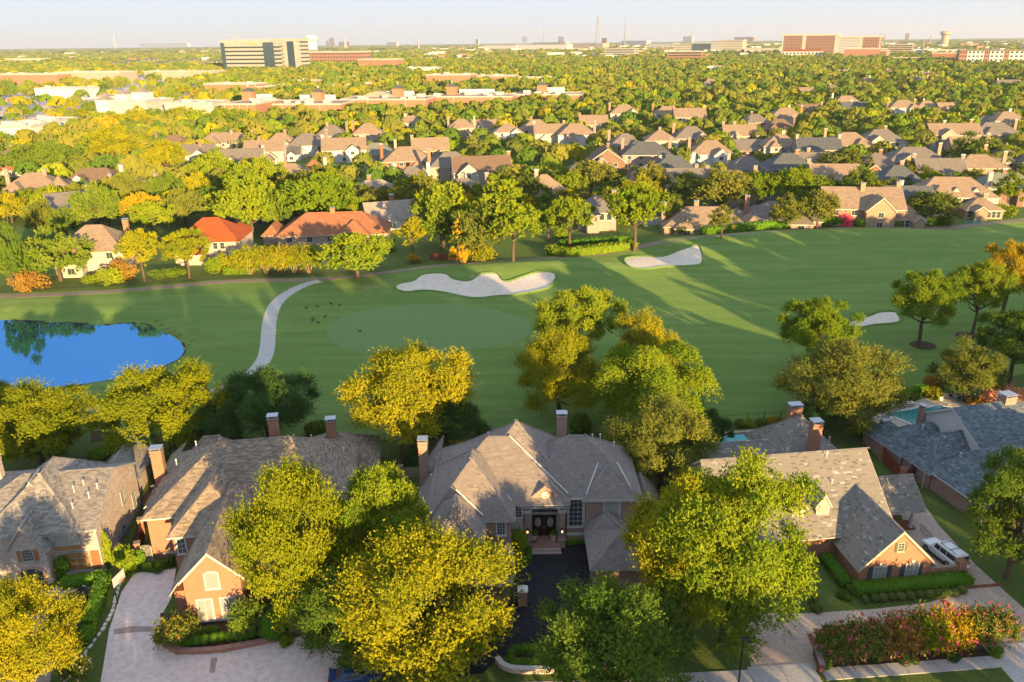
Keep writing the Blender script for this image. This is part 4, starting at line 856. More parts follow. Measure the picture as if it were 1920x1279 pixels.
def hedge(a, b, w, hgt, label, mat='hedge_leaf', dens=55, size=.2, name='hedge', group=None, wob=.05):
    a, b = Vector((*a[:2], 0)), Vector((*b[:2], 0)); L = (b-a).length; rs = np.random.RandomState(int(L*100) % 9973); n = int(dens*(L*hgt*2+L*w+2*w*hgt))
    ar = np.array([L*hgt, L*hgt, L*w, w*hgt, w*hgt]); s = rs.choice(5, n, p=ar/ar.sum()); u, v = rs.uniform(0, 1, n), rs.uniform(0, 1, n); C = np.zeros((n,3)); O = np.zeros((n,3))
    for k, (f, o) in enumerate([((u*L, 0*u-w/2, v*hgt), (0,-1,0)), ((u*L, 0*u+w/2, v*hgt), (0,1,0)), ((u*L, (v-.5)*w, 0*u+hgt), (0,0,1)), ((0*u, (u-.5)*w, v*hgt), (-1,0,0)), ((0*u+L, (u-.5)*w, v*hgt), (1,0,0))]):
        C[s == k] = np.stack(f, 1)[s == k]; O[s == k] = o
    C += rs.normal(0, wob, C.shape); C[:,2] = np.maximum(C[:,2], .02); C += O*(np.sin(C[:,:1]*2.1)+np.sin(C[:,:1]*.7+1))*wob*.8
    V, F = leaf_cloud(rs, C, unit(rs.normal(0, 1, (n,3))), O, size, .5); m = MB(); i = .06; m.box(i, L-i, -w/2+i, w/2-i, 0, hgt-i); base = len(V)
    me = fast_mesh(name, np.vstack([V, np.array(m.v)]), np.vstack([F, np.array(m.f)+base]), [MAT[mat]], tint=np.concatenate([rs.uniform(0, 1, n), np.full(6, .1)]))
    z = tz(a.x, a.y) if 90 < a.y < 290 else 0
    o = link(name, me, None, (a.x, a.y, z), math.atan2(b.y-a.y, b.x-a.x)); return tag(o, label, 'hedge', group)
ORD = ['first','second','third','fourth','fifth','sixth','seventh','eighth','ninth','tenth','eleventh','twelfth','thirteenth','fourteenth','fifteenth','sixteenth','seventeenth','eighteenth','nineteenth','twentieth']
for i, (zx, zy) in enumerate([(810,915),(853,909),(889,907),(928,902),(968,900),(1011,896),(1055,893),(1098,890),(1137,887),(1173,884),(1212,883),(1242,872)]):
    g = at(1280+zx/2.373, 740+zy/2.373+4); plant(BALL_O, g.x, g.y, .47 if i else .4, .47, 'topiary_leaf', '%s clipped ball shrub from the left in the row before the gabled garage' % ORD[i], 'ball_shrub', group='clipped ball shrubs')
for i, (zx, zy) in enumerate([(742,1090),(795,1100),(835,1112),(880,1106),(915,1100),(950,1096),(993,1090),(1027,1084),(1062,1081),(1098,1078),(1134,1075),(1170,1066),(1215,1062)]):
    g = at(zx/2.464, 760+zy/2.464); plant(BALL, g.x, g.y, .52, .5, 'hedge_leaf', '%s green ball shrub from the left along the curved brick kerb' % ORD[i], 'ball_shrub', group='ball shrubs along the kerb')
for i, (px_, py_, r, hh, mt, lb) in enumerate([(375,1190,.6,.6,'hedge_leaf','round green shrub under the garage windows'), (392,1182,.5,.5,'leaf_lime','lime shrub under the garage windows'), (404,1184,.5,.5,'hedge_leaf','small green shrub right of the lime shrub'), (452,1186,.5,.6,'leaf_lime','lime shrub beside the small leafy tree'),
    (282,1068,.9,1.0,'leaf_green','leafy shrub below the round window'), (300,1068,1.0,.9,'leaf_green','wide shrub below the round window ledge'), (322,1060,.8,.9,'leaf_dark','dark shrub right of the round window'), (338,1052,.7,.8,'leaf_green','green shrub in the corner beside the garage'),
    (536,1208,.9,.8,'leaf_lime','lime groundcover spilling over the brick kerb'), (240,1070,1.5,2.8,'leaf_lime','bright green climber at the stone house corner'), (205,1060,.8,4.6,'leaf_lime','yellow-green vine on the stone house wall'), (262,1058,1.1,1.7,'hedge_leaf','rounded green shrub by the white iron gate'),
    (118,1080,1.2,2.2,'hedge_leaf','egg-shaped bush left of the shuttered window'), (1000,1022,.7,.9,'leaf_dark','dark planting at the foot of the portico'), (963,1046,.7,.8,'leaf_green','green planting inside the box hedge'), (985,1040,.7,.7,'leaf_dark','dark planting behind the box hedge'),
    (1072,1013,.8,1.6,'leaf_dark','palm-like shrub under the tall arched window'), (1150,985,.6,.6,'leaf_dark','small shrub above the low garage roof'), (1600,1110,.8,.7,'leaf_green','leafy shrub at the left garage corner'), (1580,1120,.9,.7,'leaf_green','groundcover shrub left of the ball row'),
    (1530,1145,.7,.8,'topiary_leaf','olive ball at the lawn edge under the lime tree'), (1526,1130,.8,.8,'topiary_leaf','second olive ball at the lawn edge'), (1865,1225,.9,.9,'hedge_leaf','clipped green bush at the right end of the flowering hedge'), (1548,1250,.8,.9,'hedge_leaf','clipped green bush at the left end of the flowering hedge'),
    (1640,1240,.7,.5,'leaf_dark','low dark groundcover in the flower bed'), (1700,1238,1.1,.45,'leaf_dark','wide low groundcover in the flower bed'), (1780,1232,1.0,.45,'leaf_dark','low groundcover right in the flower bed'), (1720,870,1.2,1.3,'hedge_leaf','green shrub behind the red wooden fence'),
    (1330,800,1.2,1.2,'leaf_lime','lime shrub behind the small aqua pool'), (1350,798,1.0,1.0,'leaf_green','shrub along the iron fence by the aqua pool'), (1385,800,1.2,1.1,'leaf_green','green shrub along the iron fence'), (1405,799,1.1,1.1,'leaf_lime','lime shrub along the iron fence'), (1428,797,1.1,1.1,'leaf_green','fourth shrub along the iron fence'), (1448,796,1.0,1.1,'leaf_amber','rusty shrub along the iron fence'), (1462,796,.9,1.1,'leaf_rust','brown shrub along the iron fence near the chimney'),
    (1085,810,2.2,2.4,'leaf_green','broad green bush behind the mansion chimney'), (900,812,2.0,1.8,'leaf_green','green bush behind the mansion peak at left'), (1160,860,1.6,1.5,'leaf_dark','dark bush beside the mansion right wall'), (595,815,2.0,2.2,'leaf_green','green bush between the two brick chimneys'), (780,880,1.8,2.2,'leaf_dark','dark bush by the play set'), (330,880,2.0,2.4,'hedge_leaf','rounded green bush right of the cypress'), (200,850,2.6,.7,'hedge_leaf','low green bed behind the stone house'), (395,820,1.8,2.0,'leaf_lime','light green bush behind the brown roof'),
    (1745,742,2.2,1.5,'leaf_gold','golden low shrub by the pool terrace'), (1700,748,2.2,1.4,'leaf_green','green shrub by the teal pool'), (1668,752,2.0,1.4,'leaf_green','shrub beside the raised spa'), (1752,725,2.0,2.0,'leaf_rust','rusty purple shrub above the pool terrace'), (1840,765,2.4,1.6,'leaf_rust','brownish shrub beside the pink blossom'), (130,1232,1.2,1.6,'leaf_lime','lime shrub at the end of the left hedge'), (125,1222,.9,1.9,'leaf_gold','golden-white shrub beside the left hedge')]):
    g = at(px_, py_); plant(SHRUB[i % 3], g.x, g.y, r, hh, mt, lb)
g = at(516, 1196); plant(EGG, g.x, g.y, 1.25, 1.3, 'hedge_leaf', 'big egg-shaped topiary beside the brick steps', 'topiary', 'topiary')
hd = lambda A, B, *a, **k: hedge(A, B, *a, **k)
hd(loc(GARAGEH, -.3, -12.1), loc(GARAGEH, 12.6, -12.0), 1.5, .95, 'long clipped hedge before the gabled brick garage'); hd(loc(GARAGEH, -.7, -11.2), loc(GARAGEH, -.5, -6.4), 1.2, .95, 'clipped hedge along the left wall of the gabled garage')
hd(at(118, 1102), at(200, 1088), 1.0, 1.1, 'clipped hedge below the shuttered window of the stone house'); hd(at(197, 1094), at(168, 1178), 1.3, 1.1, 'clipped hedge along the left lawn strip'); hd(at(168, 1182), at(160, 1210), 1.2, .8, 'short hedge end beside the left driveway')
hd(at(952, 1062), at(988, 1060), .5, .7, 'front box hedge round the portico planter'); hd(at(990, 1058), at(993, 1032), .5, .7, 'side box hedge round the portico planter'); hd(at(1058, 1020), at(1096, 1016), .7, .7, 'low box hedge under the arched window')
hd(at(955, 1250), at(1110, 1246), .6, .65, 'front box hedge of the forecourt island'); hd(at(958, 1224), at(1040, 1217), .6, .65, 'rear box hedge of the forecourt island'); hd(at(957, 1248), at(960, 1226), .6, .65, 'end box hedge of the forecourt island')
hd(at(1660, 755), at(1735, 738), 1.2, 1.5, 'tall clipped hedge behind the teal pool'); hd(at(1600, 795), at(1650, 838), 1.0, 1.4, 'dark hedge along the fence beside the blue roof', 'leaf_dark')
sheet('planter_soil', P((958,1246),(1105,1244),(1100,1222),(962,1226)), 'soil', Z3, 'mulch in the forecourt island'); sheet('planter_soil', P((950,1064),(990,1060),(996,1030),(952,1034)), 'soil', Z3, 'mulch in the portico planter')
# crape myrtles: several stems opening into a vase of leaves, blossoms at the tips
def myrtle_meshes(seed, n=5200, nb=420, size=.22):
    rs = np.random.RandomState(seed); mb = MB(); tips = []
    for k in range(7):
        a = 2*math.pi*k/7+rs.uniform(-.3, .3); r1 = rs.uniform(.35, .6); e = (r1*math.cos(a), r1*math.sin(a), rs.uniform(.5, .62)); mb.tube([(.05*math.cos(a), .05*math.sin(a), -.05), (.16*math.cos(a), .16*math.sin(a), .22), e], [.028, .02, .008], 5); tips.append(e)
    tips.append((0, 0, .62)); tips = np.array(tips); ns = n//8; ti = rs.randint(0, len(tips), ns); d = unit(rs.normal(0, 1, (ns,3))*np.array([1,1,.6])+np.array([0,0,.55])+tips[ti]*np.array([1,1,0])*.8)
    t = np.tile(np.linspace(.1, 1, 8), (ns,1)); ln = rs.uniform(.25, .48, ns); st = tips[ti]*np.array([.85,.85,.8]); P3 = st[:,None,:]+d[:,None,:]*(t*ln[:,None])[:,:,None]+rs.normal(0, .035, (ns,8,3)); C = P3.reshape(-1,3); C[:,2] = np.maximum(C[:,2], .14)
    V, F = leaf_cloud(rs, C, np.repeat(d, 8, 0), np.repeat(d, 8, 0), .075*size/.22, .9); lf = fast_mesh('crown', V, F, [MAT['leaf_green']], tint=rs.uniform(0, 1, len(C)))
    pick = rs.choice(ns, nb//7, replace=False); B = np.repeat(st[pick]+d[pick]*ln[pick][:,None]*1.05, 7, 0)+rs.normal(0, .022, (nb//7*7,3)); V, F = leaf_cloud(rs, B, rs.normal(0, 1, B.shape), np.repeat(d[pick], 7, 0), .055, .9)
    return lf, mb.mesh('trunk', MAT['bark_pale']), fast_mesh('blossoms', V, F, [MAT['leaf_blossom']], tint=rs.uniform(0, 1, len(B)))
MYR = [myrtle_meshes(s) for s in (1, 2)]
def myrtle(x, y, r, hgt, mat, bmat, label, group=None, v=0, name='crape_myrtle', cat='shrub'):
    lf, tr, bl = MYR[v % 2]; o = thing(name, label, cat, (x, y, tz(x, y) if 90 < y < 290 else 0), rt.uniform(0, 6.28), group); o.scale = (r/.8, r/.8, hgt)
    set_mat(link('crown', lf, o), mat); link('trunk', tr, o)
    if bmat: set_mat(link('blossoms', bl, o), bmat)
    return o
for i, (px_, py_, r, hh, mt) in enumerate([(1566,1240,2.2,4.2,'leaf_olive'),(1618,1236,2.4,4.6,'leaf_olive'),(1672,1232,2.5,5.0,'leaf_rust'),(1728,1228,2.6,5.4,'leaf_gold'),(1775,1222,2.5,5.2,'leaf_amber'),(1822,1216,2.4,4.8,'leaf_olive'),(1860,1202,2.2,4.2,'leaf_olive')]):  # sunlight on the middle shrubs put into their warmer leaf colours
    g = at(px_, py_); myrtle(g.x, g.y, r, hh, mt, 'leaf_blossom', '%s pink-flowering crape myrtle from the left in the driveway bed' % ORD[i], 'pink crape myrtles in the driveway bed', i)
for (px_, py_, r, hh, mt, bm, lb) in [(336,1208,2.2,3.6,'leaf_olive','leaf_rust','rusty green crape myrtle at the left of the garage windows'), (468,1192,1.9,4.6,'leaf_green',None,'small leafy tree right of the garage windows'), (122,1188,1.8,3.4,'leaf_olive','leaf_white','white-flowering crape myrtle beside the left driveway'), (146,1275,1.5,2.6,'leaf_olive','leaf_white','white-flowering crape myrtle at the bottom edge'),
    (974,1045,1.1,4.4,'leaf_lime',None,'slender young tree in the portico planter'), (1885,772,4.0,4.6,'leaf_rose','leaf_blossom','bright pink blossoming crape myrtle behind the blue roof')]:
    g = at(px_, py_); myrtle(g.x, g.y, r, hh, mt, bm, lb, v=int(px_))
# bark rings under the two fairway trees
for (px_, py_, lb) in ((1730, 648, 'dark bark ring under the round tree by the bunker'), (1815, 631, 'dark bark ring under the second round tree')):
    c = at(px_, py_); drape('mulch_ring', [(c.x+2.3*math.cos(a), c.y+2.1*math.sin(a)) for a in [2*math.pi*k/20 for k in range(20)]], 'soil', .16, 2.0, lb)
# ------------------------------------------------------------------ walls, kerbs, fences, gates
def strip_wall(name, pts, w, hgt, mat, label, cat='wall', cap=None):
    L, R1 = ribbon(pts, w); n = len(pts); m = MB(); vs = [(x,y,-.1) for x,y in L]+[(x,y,hgt) for x,y in L]+[(x,y,hgt) for x,y in R1]+[(x,y,-.1) for x,y in R1]
    fs = []
    for i in range(n-1):
        for a in range(3): fs.append((a*n+i, a*n+i+1, (a+1)*n+i+1, (a+1)*n+i))
    fs += [(0, n, 2*n, 3*n), (4*n-1, 3*n-1, 2*n-1, n-1)]; m.add(vs, fs)
    o = thing(name, label, cat); m.obj('wall_body', MAT[mat], o)
    if cap:
        L, R1 = ribbon(pts, w+.1); m = MB(); vs = [(x,y,hgt) for x,y in L]+[(x,y,hgt+.09) for x,y in L]+[(x,y,hgt+.09) for x,y in R1]+[(x,y,hgt) for x,y in R1]; m.add(vs, fs); m.obj('coping', MAT[cap], o)
    return o
strip_wall('brick_kerb', smooth_poly(P((302,1196),(312,1214),(335,1226),(400,1224),(460,1214),(525,1200),(552,1188),(562,1168)), 2, False), .35, .42, 'brick_orange', 'low curved orange brick kerb round the shrub bed', cap='brick_rose')
strip_wall('brick_kerb', smooth_poly(P((598,1168),(608,1190),(640,1196)), 2, False), .35, .45, 'brick_orange', 'short brick kerb right of the brick steps', cap='brick_rose')
strip_wall('retaining_wall', smooth_poly(P((932,1240),(945,1256),(975,1262),(1080,1260),(1160,1252)), 2, False), .4, .5, 'limestone', 'low pale stone wall at the forecourt mouth', cap='stone_white')
strip_wall('brick_pier_wall', P((1528,1226),(1540,1262)), .45, .9, 'brick_red', 'short red brick wall at the left end of the flower bed', cap='brick_rose')
o = thing('brick_steps', 'orange brick steps between the topiary and the golden tree', 'steps', (*at(575, 1186)[:2], 0), math.radians(8))
for k in range(4): mb = MB(); mb.box(-1.0, 1.0, k*.45, k*.45+.5 if k < 3 else 3.0, -.1, .16*(k+1)); mb.obj('step', MAT['brick_orange'], o)
o = thing('gate_pier', 'square brick pier beside the dark forecourt', 'pier', (*at(980, 1132)[:2], 0)); mb = MB(); mb.box(-.45, .45, -.45, .45, -.1, 1.7); mb.obj('pier_body', MAT['brick_rose'], o); mb = MB(); mb.bevbox(-.55, .55, -.55, .55, 1.7, 1.95, .1); mb.obj('pier_cap', MAT['stone_white'], o)
for px_, py_, lb in ((1001, 1021, 'tall cream pot left of the front door'), (1038, 1020, 'tall cream pot right of the front door'), (1063, 1238, 'cream urn in the forecourt island')):
    g = at(px_, py_); o = thing('plant_pot', lb, 'pot', (g.x, g.y, .3 if py_ < 1100 else .03)); mb = MB(); mb.lathe([(.24,0), (.27,.1), (.36,.9), (.42,.95), (.42,1.02), (.33,1.02), (.3,.9)], 12); mb.obj('pot_body', MAT['pot'], o); a = link('foliage', SHRUB_LO[0], o, (0,0,.95), 0, (.45,.45,.55)); set_mat(a, 'leaf_green')
# white stones edging the lawn strip
edge = resample(P((232,1079),(226,1092),(218,1118),(210,1150),(190,1186),(165,1218),(145,1250),(118,1284)), .62); root = thing('stone_edging', 'line of white stones edging the lawn beside the stamped driveway', 'edging'); rr = random.Random(4)
mb = MB(); mb.bevbox(-.29, .29, -.15, .15, -.05, .2, .05); sme = mb.mesh('stone', MAT['stone_white'])
for i in range(1, len(edge)): a, b = edge[i-1], edge[i]; o = link('stone', sme, root, ((a[0]+b[0])/2+rr.uniform(-.04,.04), (a[1]+b[1])/2+rr.uniform(-.04,.04), rr.uniform(-.03,.03)), math.atan2(b[1]-a[1], b[0]-a[0])+rr.uniform(-.12,.12), (rr.uniform(.85,1.05), rr.uniform(.8,1.2), rr.uniform(.8,1.2)))
def board_fence(a, b, hgt, mat, label, bw=.16, piers=None, z=0):
    a, b = Vector((*a[:2], 0)), Vector((*b[:2], 0)); L = (b-a).length; o = thing('wooden_fence', label, 'fence', (a.x, a.y, z), math.atan2(b.y-a.y, b.x-a.x)); mb = MB(); mb.box(0, bw-.02, -.015, .015, .05, hgt); me = mb.mesh('board', MAT[mat])
    for i in range(int(L/bw)): link('board', me, o, (i*bw, 0, rr.uniform(-.02, .02)))
    mb = MB(); mb.box(0, L, .02, .07, hgt*.75, hgt*.75+.1); me = mb.mesh('rail', MAT[mat]); link('rail', me, o); link('rail', me, o, (0, 0, -hgt*.5))
    if piers:
        mb = MB(); mb.box(-.3, .3, -.3, .3, -.1, hgt+.15); mb.box(-.36, .36, -.36, .36, hgt+.15, hgt+.28); pm = mb.mesh('pier', MAT[piers])
        for x in np.linspace(0, L, max(2, int(L/4)+1)): link('pier', pm, o, (float(x), 0, 0))
    return o
board_fence(at(1652,862), at(1690,905), 1.9, 'wood_red', 'red-stained wooden fence along the dormered house back yard', piers='brick_orange'); board_fence(at(1690,905), at(1738,893), 1.9, 'wood_red', 'red-stained wooden fence meeting the blue-roofed house', piers='brick_orange')
board_fence(at(268,1000), at(262,1046), 1.8, 'wood_red', 'red wooden fence beside the round window', piers='brick_orange'); board_fence(at(752,896), at(800,896), 1.6, 'brick_tan', 'low brick-coloured fence between the brown roof and the mansion', piers='brick_tan')
board_fence(at(752,896), at(752,830), 1.7, 'wood_brown', 'brown wooden fence running back beside the play set')
board_fence(at(805,488), at(868,488), 1.8, 'wood_red', 'orange-brown wooden fence behind the small cone tree')
o = thing('iron_gate', 'white iron gate beside the orange brick house', 'gate', (*at(268,1054)[:2], 0), .1); mb = MB(); mb.box(0,.06,-.03,.03,0,2.0); mb.box(1.14,1.2,-.03,.03,0,2.0); mb.box(0,1.2,-.025,.025,.15,.22); mb.obj('gate_frame', MAT['trim_white'], o)
mb = MB(); mb.box(-.015,.015,-.015,.015,.1,2.1); me = mb.mesh('bar', MAT['trim_white'])
for k in range(1, 10): link('bar', me, o, (k*.12, 0, .1*math.sin(math.pi*k/10)))
def iron_fence(pts, label, hgt=1.35, step=2.6, mat='metal_dark'):
    o = thing('iron_fence', label, 'fence'); mb = MB(); mb.box(-.04,.04,-.04,.04,-.1,hgt+.06); pm = mb.mesh('post', MAT[mat]); pk = MB()
    for a, b in zip(pts, pts[1:]):
        L = math.hypot(b[0]-a[0], b[1]-a[1]); n = max(1, int(L/step)); ang = math.atan2(b[1]-a[1], b[0]-a[0])
        for i in range(n+1): x, y = a[0]+(b[0]-a[0])*i/n, a[1]+(b[1]-a[1])*i/n; link('post', pm, o, (x, y, tz(x, y)), ang)
        for zz in (.15, hgt-.08): m = MB(); m.tube([(a[0],a[1],tz(*a)+zz), (b[0],b[1],tz(*b)+zz)], .022, 4); m.obj('rail', MAT[mat], o)
        for i in range(int(L/.22)): t = i*.22/L; x, y = a[0]+(b[0]-a[0])*t, a[1]+(b[1]-a[1])*t; z = tz(x, y); pk.add([(x-.009,y,z+.1), (x+.009,y,z+.1), (x+.009,y,z+hgt), (x-.009,y,z+hgt)], [(0,1,2,3)])
    tag(pk.obj('pickets', MAT[mat], o), kind='stuff')
iron_fence(P((600,838),(800,822),(1000,815),(1130,812),(1280,800)), 'black iron fence behind the mansion along the fairway'); iron_fence(P((1285,800),(1400,791),(1495,783),(1560,778)), 'black iron fence behind the aqua pool'); iron_fence(P((1560,780),(1610,818),(1665,868)), 'black iron fence along the yard by the blue-roofed house')
iron_fence(P((0,548),(120,541),(240,535),(360,527),(480,519)), 'thin dark fence below the left far houses', 1.3, 3.2); iron_fence(P((500,519),(640,515),(800,495),(880,488)), 'thin dark fence along the far gardens', 1.3, 3.2)
# ------------------------------------------------------------------ pools and terraces
def pool(name, poly, deck, wmat, label, dmat='patio', dl='pale paved pool terrace'):
    if area2(poly) < 0: poly = poly[::-1]
    sheet('pool_terrace', deck, dmat, Z1, dl); o = thing(name, label, 'pool'); n = len(poly)
    L, R1 = ribbon(poly+[poly[0]], .5); m = MB(); vs = [(x,y,.02) for x,y in L]+[(x,y,.1) for x,y in L]+[(x,y,.1) for x,y in R1]+[(x,y,.02) for x,y in R1]; k = n+1; m.add(vs, [(a*k+i, a*k+i+1, (a+1)*k+i+1, (a+1)*k+i) for a in range(3) for i in range(n)]); m.obj('coping', MAT['stone_white'] if dmat == 'patio' else MAT['brick_red'], o)
    me = bpy.data.meshes.new('water_surface'); me.from_pydata([(x,y,.055) for x,y in poly], [], [tuple(range(n))]); me.materials.append(MAT[wmat]); link('water_surface', me, o); return o
pool('swimming_pool', P((1655,775),(1690,770),(1702,768),(1720,764),(1735,765),(1758,760),(1790,764),(1800,780),(1762,815),(1745,815),(1715,800),(1690,788)), P((1632,788),(1640,778),(1700,760),(1725,748),(1760,735),(1830,745),(1880,772),(1860,800),(1740,835),(1690,815)), 'pool_teal', 'dark teal free-form swimming pool behind the blue roofs')
pool('swimming_pool', P((1340,818),(1398,812),(1410,834),(1345,840)), P((1325,812),(1425,804),(1440,838),(1420,850),(1330,850)), 'pool_aqua', 'small bright aqua pool behind the dormered brick house', 'drive_concrete', 'brown paved terrace round the aqua pool')
pool('spa', P((1648,780),(1668,777),(1672,786),(1652,790)), P((1644,778),(1670,774),(1676,787),(1650,793)), 'blue_glass', 'small raised spa beside the teal pool', dl='stone rim round the spa')
strip_wall('water_wall', P((1662,771),(1690,764),(1712,761)), .8, .6, 'limestone', 'low pale stone wall behind the teal pool', cap='stone_white')
def patio_chair(x, y, rz, mat, label, group=None, lounge=False):
    o = thing('patio_chair' if not lounge else 'lounge_chair', label, 'chair', (x, y, .02), rz, group); L = 1.5 if lounge else .5
    for sx in (-.27, .27):
        for yy in (-L/2+.05, L/2-.05): mb = MB(); mb.box(sx-.025, sx+.025, yy-.025, yy+.025, 0, .4); mb.obj('leg', MAT[mat], o)
    mb = MB(); mb.box(-.3, .3, -L/2, L/2, .4, .45); mb.obj('seat', MAT[mat], o); mb = MB(); mb.add([(-.3,L/2-.04,.42),(.3,L/2-.04,.42),(.3,L/2+.2,1.0),(-.3,L/2+.2,1.0),(-.3,L/2,.42),(.3,L/2,.42),(.3,L/2+.24,1.0),(-.3,L/2+.24,1.0)], [(0,1,2,3),(7,6,5,4),(0,4,5,1),(1,5,6,2),(2,6,7,3),(3,7,4,0)]); mb.obj('backrest', MAT[mat], o); return o
g = at(1772,760); patio_chair(g.x, g.y, .4, 'trim_white', 'white lounge chair on the teal pool terrace', lounge=True)
for i, (px_, py_) in enumerate(((1783,747),(1800,744),(1812,749),(1795,752))): g = at(px_, py_); patio_chair(g.x, g.y, i*1.6, 'metal_dark', '%s dark chair at the terrace table above the teal pool' % ORD[i], 'dark terrace chairs')
g = at(1797,748); o = thing('patio_table', 'round dark table on the pool terrace', 'table', (g.x, g.y, .02)); mb = MB(); mb.lathe([(.6,.7),(.62,.73),(.6,.76)], 16); mb.obj('table_top', MAT['metal_dark'], o); mb = MB(); mb.lathe([(.25,0),(.05,.05),(.05,.7)], 8); mb.obj('leg', MAT['metal_dark'], o)
g = at(1428,828); patio_chair(g.x, g.y, -.5, 'wood_dark', 'dark chair beside the aqua pool'); g = at(1437,824); patio_chair(g.x, g.y, .8, 'wood_dark', 'second dark chair beside the aqua pool')
# ------------------------------------------------------------------ small yard things
g = at(221, 1132); o = thing('basketball_hoop', 'basketball hoop on a dark pole beside the stone edging', 'hoop', (g.x, g.y, 0), math.radians(80)); mb = MB(); mb.tube([(0,0,0),(0,0,2.6),(0,-.7,3.1)], .06, 6); mb.obj('pole', MAT['metal_dark'], o); mb = MB(); mb.box(-.9,.9,-.78,-.72,2.75,3.8); mb.obj('backboard', MAT['siding_grey'], o); mb = MB(); mb.tube([(.23*math.cos(a), -1.06+.23*math.sin(a), 3.0) for a in [2*math.pi*k/12 for k in range(13)]], .02, 5); mb.obj('rim', MAT['mast_red'], o)
for px_, py_, lb, s, mt in ((233,1002,'large grey air conditioner by the stone house wall',1.0,'bin_grey'), (222,1018,'low grey air conditioner near the climber',.8,'bin_grey'), (252,952,'dark air conditioner farther back along the stone house',.9,'bin_green')):
    g = at(px_, py_); o = thing('air_conditioner', lb, 'appliance', (g.x, g.y, 0), .14); mb = MB(); mb.bevbox(-.5*s,.5*s,-.5*s,.5*s,.05,1.0*s,.05); mb.obj('casing', MAT[mt], o); mb = MB(); mb.lathe([(.38*s,1.0*s),(.38*s,1.04*s),(.1*s,1.06*s)], 14); mb.obj('fan_grille', MAT['metal_dark'], o)
for i, (px_, py_, lb, mt) in enumerate(((262,908,'green wheeled bin in the left side yard','bin_green'), (256,930,'dark wheeled bin in the left side yard','bin_grey'))):
    g = at(px_, py_); o = thing('wheeled_bin', lb, 'bin', (g.x, g.y, 0), .2+i); mb = MB(); mb.add([(-.25,-.3,.1),(.25,-.3,.1),(.25,.3,.1),(-.25,.3,.1),(-.3,-.36,1.0),(.3,-.36,1.0),(.3,.36,1.0),(-.3,.36,1.0)], [(0,3,2,1),(4,5,6,7),(0,1,5,4),(1,2,6,5),(2,3,7,6),(3,0,4,7)]); mb.obj('bin_body', MAT[mt], o); mb = MB(); mb.bevbox(-.32,.32,-.38,.38,1.0,1.08,.03); mb.obj('lid', MAT[mt], o)
    for sx in (-.28,.28): mb = MB(); mb.m = Matrix.Translation((sx,.3,.1)) @ Matrix.Rotation(math.pi/2,4,'Y'); mb.lathe([(.1,-.03),(.1,.03)], 10); mb.obj('wheel', MAT['tyre'], o)
g = at(822, 846); o = thing('play_set', 'wooden play set with yellow slide beside the left mansion chimney', 'play set', (g.x, g.y, 0), .5)
for sx in (-.9,.9):
    for sy in (-.9,.9): mb = MB(); mb.box(sx-.07,sx+.07,sy-.07,sy+.07,0,2.8); mb.obj('post', MAT['wood_brown'], o)
mb = MB(); mb.box(-1,1,-1,1,1.3,1.42); mb.obj('deck', MAT['wood_brown'], o); mb = MB(); mb.add([(-1.1,-1.1,2.7),(1.1,-1.1,2.7),(1.1,1.1,2.7),(-1.1,1.1,2.7),(-1.1,0,3.5),(1.1,0,3.5)], [(0,1,5,4),(2,3,4,5),(0,4,3),(1,2,5)]); mb.obj('roof', MAT['wood_red'], o)
mb = MB(); pr = [(1.0+t*3, 1.35*(1-t)**1.3+.15) for t in (0,.25,.5,.75,1)]; n = 5
for s, w0, w1, hh in ((0,-.35,.35,0),(1,-.42,-.35,.22),(2,.35,.42,.22)): mb.add([(x,w0,z) for x,z in pr]+[(x,w1,z) for x,z in pr]+[(x,w0,z+.06+hh) for x,z in pr]+[(x,w1,z+.06+hh) for x,z in pr], [f for i in range(n-1) for f in ((2*n+i,2*n+i+1,3*n+i+1,3*n+i),(i,i+1,2*n+i+1,2*n+i),(3*n+i,3*n+i+1,n+i+1,n+i))])
mb.obj('slide', MAT['plastic_yellow'], o)
g = at(921, 822); o = thing('patio_umbrella', 'closed pale patio umbrella behind the mansion peak', 'umbrella', (g.x, g.y, 0)); mb = MB(); mb.tube([(0,0,0),(0,0,3.0)], .03, 6); mb.obj('pole', MAT['metal_dark'], o); mb = MB(); mb.lathe([(.26,1.2),(.2,1.6),(.12,2.4),(.03,3.05)], 10); mb.obj('canopy', MAT['blind'], o)
g = at(1379, 1332); zt = solve_top(g.x, g.y, 1196); o = thing('street_lamp', 'dark street lamp with box head at the bottom edge', 'lamp', (g.x, g.y, 0)); mb = MB(); mb.lathe([(.16,0),(.16,.3),(.08,.4),(.07,zt-.15)], 10); mb.obj('pole', MAT['metal_dark'], o); mb = MB(); mb.bevbox(-.08,.55,-.22,.22,zt-.35,zt,.05); hd_ = mb.obj('lamp_head', MAT['metal_dark'], o); mb = MB(); mb.box(.05,.48,-.16,.16,zt-.37,zt-.355); mb.obj('lens', MAT['blind'], hd_)
o = thing('porch_railing', 'dark iron railing on the porch steps by the white car', 'railing', (*loc(GARAGEH, 12.9, -5.2), 0), math.radians(92)); mb = MB(); mb.tube([(0,0,1.0),(2.6,0,1.0)], .03, 5); mb.obj('rail', MAT['metal_dark'], o)
mb = MB(); mb.box(-.015,.015,-.015,.015,0,1.0); me = mb.mesh('baluster', MAT['metal_dark']); [link('baluster', me, o, (.05+k*.25, 0, 0)) for k in range(11)]
